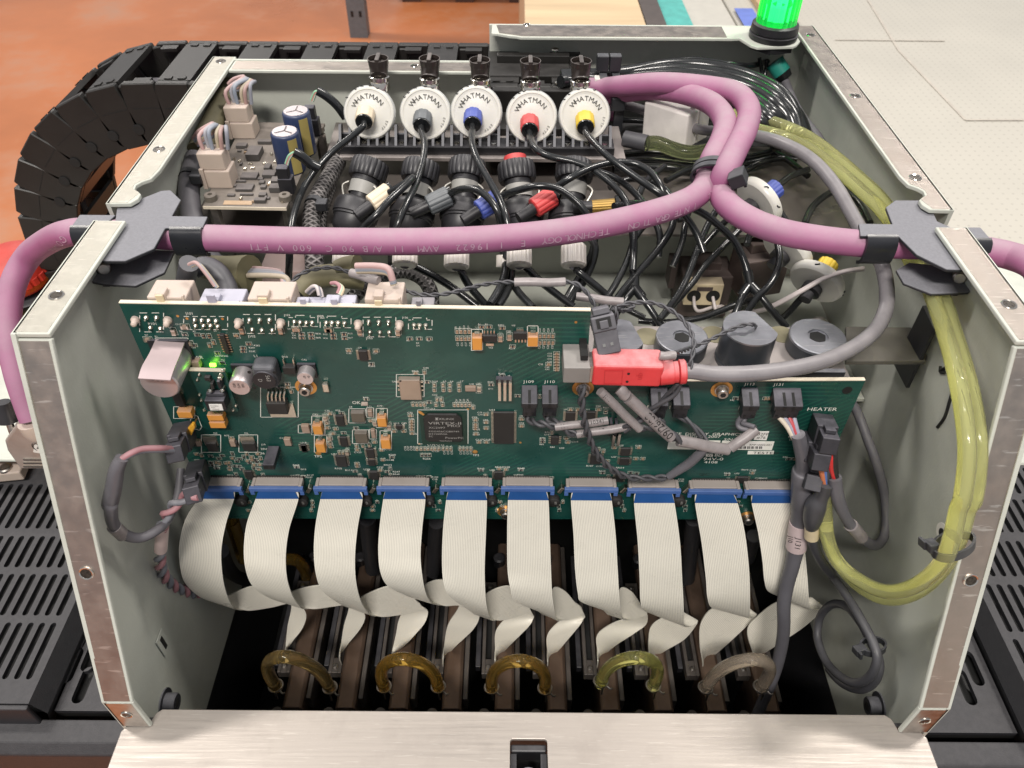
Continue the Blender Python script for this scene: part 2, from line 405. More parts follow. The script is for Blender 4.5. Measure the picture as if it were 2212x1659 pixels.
# front cover plate with its rear tab, rounded shoulders and slot
ZF = -.3685
tl, tr_ = at(345, 1535, z=ZF), at(1915, 1541, z=ZF)
sl, sr_ = at(262, 1577, z=ZF), at(1998, 1582, z=ZF)
ts = (tl.y+tr_.y)/2; ss = (sl.y+sr_.y)/2
h0, h1 = at(1102, 1600, z=ZF), at(1182, 1600, z=ZF)
yh = h0.y
fp = obj("front_plate", MB().prism([(tl.x-.003, ss+.0015, ZF), (tl.x-.0015, ts-.002, ZF), (tl.x+.001, ts, ZF), (tr_.x-.001, ts, ZF), (tr_.x+.0015, ts-.002, ZF), (tr_.x+.003, ss+.0015, ZF), (sr_.x-.002, ss+.001, ZF), (sr_.x, ss-.0015, ZF), (sr_.x+.0005, .060, ZF), (h1.x, .060, ZF), (h1.x, yh, ZF), (h1.x-.001, yh+.0008, ZF), (h0.x+.001, yh+.0008, ZF), (h0.x, yh, ZF), (h0.x, .060, ZF), (sl.x-.0005, .060, ZF), (sl.x, ss-.0015, ZF), (sl.x+.002, ss+.001, ZF)][::-1], (0, 0, -.0022)), BRUSH, ch, bevel=.0004)
fp["label"] = "brushed aluminium front plate with latch slot"
la = thing("latch", (h0.x+.008, yh-.02, ZF-.02), "black latch seen in the slot of the front plate", "latch")
obj("latch_body", MB().b2(h0.x+.0002, h1.x-.0002, yh-.0035, yh, ZF-.0150, ZF-.004), BLACKP, la, bevel=.0008)
obj("latch_bolt", MB().lathe([(.0045, 0), (.0052, .001), (.0052, .010)], ((h0.x+h1.x)/2, yh-.014, ZF-.018), UPN, 20), BLACKM, la, 30)
obj("latch_cheek", MB().b2(h0.x+.0002, h0.x+.0030, yh-.012, yh-.0036, ZF-.014, ZF-.006), BLACKP, la)
obj("latch_cheek", MB().b2(h1.x-.0030, h1.x-.0002, yh-.012, yh-.0036, ZF-.014, ZF-.006), BLACKP, la)
obj("latch_floor", MB().b2(h0.x-.002, h1.x+.002, .06, yh+.002, ZF-.0235, ZF-.0222), VOID, la)
# little things on the side walls
def screw(parent, p, axis, r=.0042, h=.006, m=None):
    m = m or STEEL
    p = Vector(p); ax = Vector(axis)
    o = obj("screw", MB().lathe([(r*1.5, 0), (r*1.5, .0008), (r, .0009), (r, h-.0006), (r*.9, h)], p, ax, 20), m, parent, 30)
    obj("hex_socket", MB().lathe([(r*.5, h-.0002), (r*.5, h+.0001)], p, ax, 6), VOID, parent)
screw(wl, P(7, 880, 1310, x=XLO+TS), (1, 0, 0), .0050, .0065, BLACKM)
screw(wr, P(8, 1440, 1330, x=XRO-TS), (-1, 0, 0), .0050, .0065, BLACKM)
lt = P(7, 865, 990, x=XLO+TS)
obj("louvre", MB().prism([lt+Vector((.0002, -.004, .0075)), lt+Vector((.0002, .004, .0075)), lt+Vector((.0002, .004, -.0075)), lt+Vector((.0002, -.004, -.0075))], (.0006, 0, 0)), WALL, wl, bevel=.0002)
obj("louvre_slot", MB().b2(lt.x+.0008, lt.x+.0010, lt.y-.0012, lt.y+.0012, lt.z-.005, lt.z+.005), VOID, wl)
rt = P(8, 1775, 398, x=XRO-TS)
obj("wall_hole", MB().lathe([(.0042, 0), (.0042, .0004)], rt, (-1, 0, 0), 20), WHITE, wr)
obj("wall_hole_rim", MB().lathe([(.0022, .0004), (.0022, .0006)], rt+Vector((0, -.0006, 0)), (-1, 0, 0), 16), CASING, wr)
# ------------------------------------------------------------------ the place around it
FLOORZ = -1.30
FLOOR = mat("orange sealed concrete", (.54, .185, .070, 1), .30, var=.24, vscale=1.1, stain=(.52, .29, .19, 1), stain_amt=.8, stain_scale=2.2, bump=.05, bscale=10)
struct(obj("floor", MB().add([(-9, -3, FLOORZ), (9, -3, FLOORZ), (9, 16, FLOORZ), (-9, 16, FLOORZ)], [(0, 1, 2, 3)]), FLOOR))
# vacuum table: white with a grid of holes
def table_mat():
    m = mat("white perforated table", (.47, .445, .39, 1), .45, var=.03, vscale=6)
    nt = m.node_tree; L = nt.links; b = nt.nodes["Principled BSDF"]
    src = b.inputs["Base Color"].links[0].from_socket
    g = N(nt, "ShaderNodeNewGeometry"); mp = N(nt, "ShaderNodeVectorMath", operation='SCALE'); mp.inputs["Scale"].default_value = 1/.0125; L.new(g.outputs["Position"], mp.inputs[0])
    fr = N(nt, "ShaderNodeVectorMath", operation='FRACTION'); L.new(mp.outputs[0], fr.inputs[0])
    sb = N(nt, "ShaderNodeVectorMath", operation='SUBTRACT'); sb.inputs[1].default_value = (.5, .5, 0); L.new(fr.outputs[0], sb.inputs[0])
    mu = N(nt, "ShaderNodeVectorMath", operation='MULTIPLY'); mu.inputs[1].default_value = (1, 1, 0); L.new(sb.outputs[0], mu.inputs[0])
    ln = N(nt, "ShaderNodeVectorMath", operation='LENGTH'); L.new(mu.outputs[0], ln.inputs[0])
    r = N(nt, "ShaderNodeMapRange", i_From_Min=.09, i_From_Max=.15, i_To_Min=.45, i_To_Max=0.0); L.new(ln.outputs["Value"], r.inputs[0])
    k = N(nt, "ShaderNodeMix", data_type='RGBA'); L.new(r.outputs[0], k.inputs[0]); L.new(src, k.inputs[6]); k.inputs[7].default_value = (.25, .23, .20, 1); L.new(k.outputs[2], b.inputs["Base Color"])
    return m
ZTB = -.50
tb = thing("vacuum_table", (1.3, 1.6, ZTB-.1), "large white perforated vacuum table to the right of the chassis", "table")
TW = table_mat()
xs = at(1490, 20, z=ZTB).x
SHEET = mat("white sheet edge", (.50, .48, .43, 1), .5, var=.03)
obj("table_top", MB().b2(xs+.075, 3.2, -.6, 4.2, ZTB-.05, ZTB), TW, tb, bevel=.002)
SEAM = mat("tan seam", (.465, .425, .37, 1), .6)
for a, b in (((1380, 0), (1545, 270)), ((1545, 270), (1900, 640))):
    p, q = P(3, *a, z=ZTB+.0006), P(3, *b, z=ZTB+.0006)
    d = (q-p).normalized().cross(Vector((0, 0, 1)))*.0022
    obj("seam_line", MB().prism([p-d, q-d, q+d, p+d], (0, 0, .0004)), SEAM, tb)
for a, b in (((1205, 212), (1790, 218)), ((1900, 640), (2212, 640))):
    p, q = P(3, *a, z=ZTB+.0012), P(3, *b, z=ZTB+.0012)
    d = (q-p).normalized().cross(Vector((0, 0, 1)))*.0018
    obj("seam_line", MB().prism([p-d, q-d, q+d, p+d], (0, 0, .0004)), SEAM, tb)
x0, x1 = at(1407, 0, z=ZTB).x, at(1470, 0, z=ZTB).x
tag(obj("edge_rail", MB().b2(x0, x1, .75, 3.2, ZTB-.06, ZTB+.004), mat("teal rail paint", (.10, .42, .38, 1), .45)), "teal painted rail running beside the white table edge", "rail")
tag(obj("margin_strip", MB().b2(x1+.002, xs+.073, .75, 3.2, ZTB-.05, ZTB-.004), SHEET), "cream strip between the teal rail and the perforated table", "strip")
xb = at(1582, 20, z=ZTB).x
tag(obj("blue_tape", MB().b2(xb, xb+.034, at(1590, 50, z=ZTB).y-.1, at(1590, 25, z=ZTB).y, ZTB+.0045, ZTB+.006), mat("blue tape", (.14, .20, .55, 1), .5)), "short blue tape mark on the white table beside the green beacon", "tape")
tag(obj("tan_strip", MB().b2(xb+.045, xb+.10, 1.46, 3.2, ZTB+.001, ZTB+.012), mat("tan board", (.52, .36, .20, 1), .55)), "tan board strip beyond the blue tape on the white table", "board")
# plywood box
ZP = -.47
p0, p1 = at(1133, 20, z=ZP).x, at(1385, 20, z=ZP).x
WOOD = mat("pale plywood", (.60, .45, .28, 1), .55, var=.12, vscale=9, stretch=(.25, 3, 1))
pl = thing("plywood_box", ((p0+p1)/2, 2.2, FLOORZ), "pale plywood topped box behind the chassis", "box")
obj("top_board", MB().b2(p0, p1, .9, 3.4, ZP-.018, ZP), WOOD, pl, bevel=.002)
obj("side_board", MB().b2(p0, p0+.018, .92, 3.4, FLOORZ, ZP-.0185), WOOD, pl)
obj("front_board", MB().b2(p0+.019, p1-.01, .92, .94, FLOORZ, ZP-.0185), WOOD, pl)
tag(obj("dark_beam", MB().b2(p1+.003, x0-.003, .8, 3.4, ZP-.10, ZP-.004), mat("dark beam", (.09, .075, .07, 1), .6)), "dark beam between the plywood box and the teal rail", "beam")
# rack upright and dark pallet at the back
q = at(776, 82, z=FLOORZ)
post = thing("rack_upright", (q.x, q.y, FLOORZ), "blue grey perforated steel rack upright standing on the orange floor", "rack upright")
PAINT = mat("blue grey rack paint", (.13, .15, .17, 1), .5)
obj("post_face", MB().b2(q.x-.040, q.x+.040, q.y, q.y+.004, FLOORZ, 1.2), PAINT, post)
obj("post_side", MB().b2(q.x-.040, q.x-.036, q.y+.0045, q.y+.07, FLOORZ, 1.2), PAINT, post)
obj("post_side", MB().b2(q.x+.036, q.x+.040, q.y+.0045, q.y+.07, FLOORZ, 1.2), PAINT, post)
for k in range(8):
    for s in (-1, 1): obj("post_hole", MB().b2(q.x+s*.018-.006, q.x+s*.018+.006, q.y-.001, q.y-.0002, FLOORZ+.09+k*.075, FLOORZ+.115+k*.075), VOID, post)
pal = thing("storage_pallet", at(900, -40, z=FLOORZ), "dark brown pallet standing far back on the orange floor", "pallet")
DKW = mat("dark stained boards", (.075, .040, .032, 1), .6, var=.2, vscale=4)
for k in range(4):
    obj("board", MB().b2(at(850, 2, z=FLOORZ).x, at(1120, 2, z=FLOORZ).x, at(900, 6, z=FLOORZ).y+.35*k, at(900, 6, z=FLOORZ).y+.35*k+.24, FLOORZ+.10, FLOORZ+.125), DKW, pal)
for k in range(3):
    xx = at(870+115*k, 2, z=FLOORZ).x
    obj("bearer", MB().b2(xx, xx+.09, at(900, 6, z=FLOORZ).y+.01, at(900, 6, z=FLOORZ).y+1.3, FLOORZ+.001, FLOORZ+.099), DKW, pal)
# castor shape between them
# ------------------------------------------------------------------ casings either side
def slot_panel(parent, name, x0, x1, y0, y1, z, th, slots, m, tilt=0):
    """plate with real slots: slots = list of (cx, cy, half width, half length) capsules along y; built as outer quad minus holes via bmesh."""
    bm = bmesh.new()
    outer = [(x0, y0), (x1, y0), (x1, y1), (x0, y1)]
    edges = []
    def loop(pts):
        vs = [bm.verts.new((p[0], p[1], z)) for p in pts]
        for i in range(len(vs)): edges.append(bm.edges.new((vs[i], vs[(i+1) % len(vs)])))
    loop(outer)
    for cx, cy, hw, hl in slots:
        pts = []
        for k in range(7): a = math.pi*k/6; pts.append((cx+hw*math.cos(a), cy+hl-hw+hw*math.sin(a)))
        for k in range(7): a = math.pi+math.pi*k/6; pts.append((cx+hw*math.cos(a), cy-hl+hw+hw*math.sin(a)))
        loop(pts)
    bmesh.ops.triangle_fill(bm, edges=edges, use_beauty=True)
    fs = [f for f in bm.faces]
    for f in fs:
        if f.normal.z < 0: f.normal_flip()
    r = bmesh.ops.extrude_face_region(bm, geom=bm.faces[:])
    for v in [g for g in r['geom'] if isinstance(g, bmesh.types.BMVert)]: v.co.z -= th
    bmesh.ops.recalc_face_normals(bm, faces=bm.faces[:])
    mb = MB(); bm.verts.ensure_lookup_table()
    idx = {v: i for i, v in enumerate(bm.verts)}
    mb.add([v.co.copy() for v in bm.verts], [tuple(idx[v] for v in f.verts) for f in bm.faces]); bm.free()
    return obj(name, mb, m, parent)
def casing(sx, label, refs):
    xin = refs['edge']; z = -.400
    t = thing("lamp_housing", (sx*.30, .22, -.62), label, "housing")
    yb, yf = refs['back'], refs['front']
    xa, xb = (xin - .20, xin) if sx < 0 else (xin, xin + .20)
    sl = []
    nrow = refs['rows']
    for (ya, yb_) in nrow:
        k = 0
        while k < 29:
            cx = xin + sx*(.0062 + k*.0064)
            if abs(cx - xin) < .19:
                sl.append((cx, (ya+yb_)/2 , .0016, abs(yb_-ya)/2))
            k += 1
    slot_panel(t, "slotted_cover", xa, xb, yf, yb, z, .003, sl, CASING)
    # bevelled inner edge, lower step with two-slot vents, front lip
    e = .005*sx
    obj("bevel_edge", MB().add([(xin, yf, z), (xin, yb, z), (xin-e, yb, z-.012), (xin-e, yf, z-.012), (xin, yf, z-.03), (xin, yb, z-.03)], [(0, 1, 2, 3), (3, 2, 5, 4)] if sx > 0 else [(3, 2, 1, 0), (4, 5, 2, 3)]), CASING, t)
    zl = z-.018
    sl2 = []
    for (cx, cy) in refs['vents']: sl2.append((cx, cy, .0034, .0105))
    xo = XRO+.001 if sx > 0 else XLO-.001
    a, b = sorted((xo, xin-e*.9))
    slot_panel(t, "lower_cover", a, b, yf+.004, yb, zl, .003, sl2, CASING)
    a2, b2_ = sorted((xo+sx*.0005, xin+sx*.19))
    lipx = sorted((xo+sx*.002, xin+sx*.19))
    obj("front_lip", MB().prism([(lipx[0], yf-.0005, z-.018), (lipx[0], yf-.0115, z-.020), (lipx[0], yf-.0165, z-.026), (lipx[0], yf-.0165, z-.300), (lipx[0], yf-.0005, z-.300)], (lipx[1]-lipx[0], 0, 0)), CASING, t, bevel=.001)
    cf = sorted((xin, xin+sx*.20)); obj("cover_front", MB().b2(cf[0], cf[1], yf-.0030, yf-.0001, z-.0215, z-.0005), CASING, t, bevel=.001)
    obj("inner_box", MB().b2(a2, b2_, yf+.006, yb+.06, z-.12, z-.0245), VOID, t)
    return t
zc = -.400
le = at(190, 1240, z=zc).x
rows_l = [(at(0, 1040+0, z=zc).y+.004, at(0, 1150, z=zc).y+.004)]
def rowy(vs): return [(at(100, a, z=zc).y, at(100, b, z=zc).y) for a, b in vs]
lh = casing(-1, "black slotted lamp housing to the left of the chassis", dict(edge=le, back=at(60, 1005, z=zc).y, front=at(40, 1520, z=zc).y, rows=rowy([(1046, 1142), (1158, 1226), (1240, 1330), (1345, 1468)]),
     vents=[(P(7, 385, 1110, z=-.418).x, P(7, 385, 1110, z=-.418).y), (P(7, 445, 1215, z=-.418).x, P(7, 445, 1215, z=-.418).y), (P(7, 445, 940, z=-.418).x, P(7, 445, 940, z=-.418).y), (P(7, 490, 1050, z=-.418).x, P(7, 490, 1050, z=-.418).y)]))
re_ = P(8, 1985, 730, z=zc).x
rh = casing(1, "black slotted lamp housing to the right of the chassis", dict(edge=re_, back=at(2200, 1000, z=zc).y, front=P(8, 2200, 1440, z=zc).y, rows=[(at(2150, a, z=zc).y, at(2150, b, z=zc).y) for a, b in [(1010, 1066), (1078, 1150), (1168, 1245), (1262, 1365), (1380, 1480)]],
     vents=[(P(8, 1900, 1225, z=-.418).x, P(8, 1900, 1225, z=-.418).y), (P(8, 1940, 1125, z=-.418).x, P(8, 1940, 1125, z=-.418).y)]))
# pale plates outside the walls
q0 = at(70, 810, z=-.36)
tag(obj("side_cover_plate", MB().b2(-.45, XLO-.004, .312, .40, -.375, -.372), WALL, bevel=.003), "pale green cover plate outside the left wall under the cable plug", "plate")
tag(obj("side_cover_plate", MB().prism([at(u, v, z=-.30) for u, v in ((2076, 660), (2086, 600), (2100, 575), (2130, 562), (2215, 560), (2330, 600), (2330, 1000), (2150, 1000))], (0, 0, -.003)), WALL, bevel=.002), "pale green rounded cover plate outside the right wall", "plate")
tag(obj("base_cover_plate", MB().prism([at(u, v, z=-.4125) for u, v in ((40, 575), (60, 552), (100, 543), (200, 543), (240, 560), (110, 770), (-80, 770), (-80, 600))], (0, 0, -.003)), WALL, bevel=.002), "pale green plate under the emergency stop", "plate")
# ------------------------------------------------------------------ main circuit board
YP = .2427
def pb(c, a, b, off=0): return P(c, a, b, y=YP-off)
bd = thing("circuit_board", (0, YP, -.334), "large green circuit board standing across the chassis with rows of chips", "circuit board")
tlc, trc = at(257, 656, y=YP), at(1276, 673, y=YP)
s0 = Vector((trc.x+.0010, YP, at(1285, 826, y=YP).z)); s1 = at(1869, 823, y=YP)
brc = Vector((s1.x, YP, at(1700, 1122, y=YP).z)); blc = Vector((tlc.x, YP, at(470, 1120, y=YP).z))
outline = [tlc, trc, s0, s1, brc, blc]
def board_mat():
    m = PCB; nt = m.node_tree; L = nt.links; b = nt.nodes["Principled BSDF"]
    src = b.inputs["Base Color"].links[0].from_socket
    g = N(nt, "ShaderNodeNewGeometry")
    # faint copper traces under the mask: stepped diagonal / horizontal bands
    mp = N(nt, "ShaderNodeMapping"); mp.inputs["Rotation"].default_value = (0, math.radians(34), 0); L.new(g.outputs["Position"], mp.inputs["Vector"])
    def lines(sock, axis, scale, lo, hi):
        sp = N(nt, "ShaderNodeSeparateXYZ"); L.new(sock, sp.inputs[0])
        mu = N(nt, "ShaderNodeMath", operation='MULTIPLY'); mu.inputs[1].default_value = scale; L.new(sp.outputs[axis], mu.inputs[0])
        fr = N(nt, "ShaderNodeMath", operation='FRACT'); L.new(mu.outputs[0], fr.inputs[0])
        r = N(nt, "ShaderNodeMapRange", i_From_Min=lo, i_From_Max=hi, i_To_Min=0.0, i_To_Max=1.0); L.new(fr.outputs[0], r.inputs[0]); return r.outputs[0]
    l1 = lines(g.outputs["Position"], 2, 420, .62, .70); l2 = lines(mp.outputs[0], 2, 420, .62, .70)
    n1 = N(nt, "ShaderNodeTexNoise", i_Scale=34.0, i_Detail=1.0); L.new(g.outputs["Position"], n1.inputs["Vector"])
    st = N(nt, "ShaderNodeMapRange", i_From_Min=.50, i_From_Max=.52, i_To_Min=0.0, i_To_Max=1.0); L.new(n1.outputs[0], st.inputs[0])
    mxl = N(nt, "ShaderNodeMix", data_type='FLOAT'); L.new(st.outputs[0], mxl.inputs[0]); L.new(l1, mxl.inputs[2]); L.new(l2, mxl.inputs[3])
    n2 = N(nt, "ShaderNodeTexNoise", i_Scale=22.0, i_Detail=0.0); L.new(g.outputs["Position"], n2.inputs["Vector"])
    st2 = N(nt, "ShaderNodeMapRange", i_From_Min=.5, i_From_Max=.56, i_To_Min=0.0, i_To_Max=.55); L.new(n2.outputs[0], st2.inputs[0])
    mu = N(nt, "ShaderNodeMath", operation='MULTIPLY'); L.new(mxl.outputs[0], mu.inputs[0]); L.new(st2.outputs[0], mu.inputs[1])
    k = N(nt, "ShaderNodeMix", data_type='RGBA'); L.new(mu.outputs[0], k.inputs[0]); L.new(src, k.inputs[6]); k.inputs[7].default_value = (.016, .100, .068, 1); L.new(k.outputs[2], b.inputs["Base Color"])
board_mat()
obj("board", MB().prism([p.copy() for p in outline], (0, .0019, 0)), PCB, bd)
def edge(a, b, parent=bd):   # pale laminate edge a hair proud of the board
    d = (b-a).normalized(); n = d.cross(Vector((0, 1, 0)))*-1
    if n.z < 0: n = -n
    obj("board_edge", MB().prism([a+n*.0001, b+n*.0001, b+n*.0001+Vector((0, .0019, 0)), a+n*.0001+Vector((0, .0019, 0))], n*.0004), PCBEDGE, parent)
edge(tlc, trc); edge(s0, s1)
obj("stiffener_plate", MB().b2(tlc.x+.006, .150, YP+.010, YP+.0125, -.325, -.236), BLACKM, bd)
def prismrect(c, x0, y0, x1, y1, h, off=0):
    """box on the board whose footprint is the picture rectangle."""
    a, b = pb(c, x0, y0), pb(c, x1, y1)
    return MB().b2(a.x, b.x, YP-off-h, YP-off-.00005, b.z, a.z)
def frontbox(c, x0, y0, x1, y1, h, off=0):
    """box whose FRONT face is the picture rectangle."""
    a, b = pb(c, x0, y0, h+off), pb(c, x1, y1, h+off)
    return MB().b2(a.x, b.x, YP-off-h, YP-off-.00005, b.z, a.z), a, b
# --- flat print
SILKP = []
def text_mesh(body, size, align='LEFT'):
    cu = bpy.data.curves.new("t", 'FONT'); cu.body = body; cu.size = size; cu.resolution_u = 2; cu.align_x = align; cu.fill_mode = 'FRONT'
    o = bpy.data.objects.new("t", cu); COL.objects.link(o)
    return o
TXT = []
def text(body, org, hgt, right=(1, 0, 0), up=(0, 0, 1), m=None, parent=None, name="lettering", align='LEFT', join=None, stretch=1.0, lift=0):
    """queue a flat text; hgt = capital height."""
    TXT.append((body, Vector(org), hgt, Vector(right).normalized()*stretch, Vector(up).normalized(), m, parent, name, align, join))
def flush_text():
    os_ = [text_mesh(t[0], t[2]/.69, t[8]) for t in TXT]
    dg = bpy.context.evaluated_depsgraph_get()
    joins = {}
    for t, o in zip(TXT, os_):
        me = bpy.data.meshes.new_from_object(o.evaluated_get(dg))
        vs = [t[1] + t[3]*v.co.x + t[4]*v.co.y for v in me.vertices]; fs = [tuple(p.vertices) for p in me.polygons]
        if t[9]:
            joins.setdefault(t[9], [t[5], t[6], t[7], MB()])[3].add(vs, fs)
        else:
            obj(t[7], MB().add(vs, fs), t[5], t[6])
        bpy.data.meshes.remove(me)
    for k, (m, p, nm, mb) in joins.items(): stuff(obj(nm, mb, m, p))
    for o in os_:
        c = o.data; bpy.data.objects.remove(o); bpy.data.curves.remove(c)
YS = YP - .00012
def silk(body, c, x, y, px=None, rot=0, big=False, st=1.0):
    """board print: (x, y) = lower left of the text in the view, px = capital height in view pixels."""
    p = P(c, x, y, y=YS); q = P(c, x, y-px, y=YS); h = (q-p).length
    r, u = Vector((1, 0, 0)), Vector((0, 0, 1))
    if rot: r, u = Vector((0, 0, 1)), Vector((-1, 0, 0))
    text(body, p, h, r, u, SILK, bd, "lettering" if big else "fine_print", join=None if big else "silk", stretch=st)
def sline(c, pts, w=.00016, dash=0, closed=False):
    q = [P(c, x, y, y=YS) for x, y in pts]
    if closed: q.append(q[0])
    mb = MB()
    for a, b in zip(q, q[1:]):
        L = (b-a).length; d = (b-a).normalized(); n = Vector((d.z, 0, -d.x))*w
        k = max(1, int(L/dash)) if dash else 1
        for i in range(k):
            s, e = (a+d*(L*i/k), a+d*(L*(i+.62)/k)) if dash else (a-d*w, b+d*w)
            mb.add([s-n, e-n, e+n, s+n], [(0, 1, 2, 3)])
    SILKP.append(mb)
def srect(c, x0, y0, x1, y1, **k): sline(c, [(x0, y0), (x1, y0), (x1, y1), (x0, y1)], closed=True, **k)
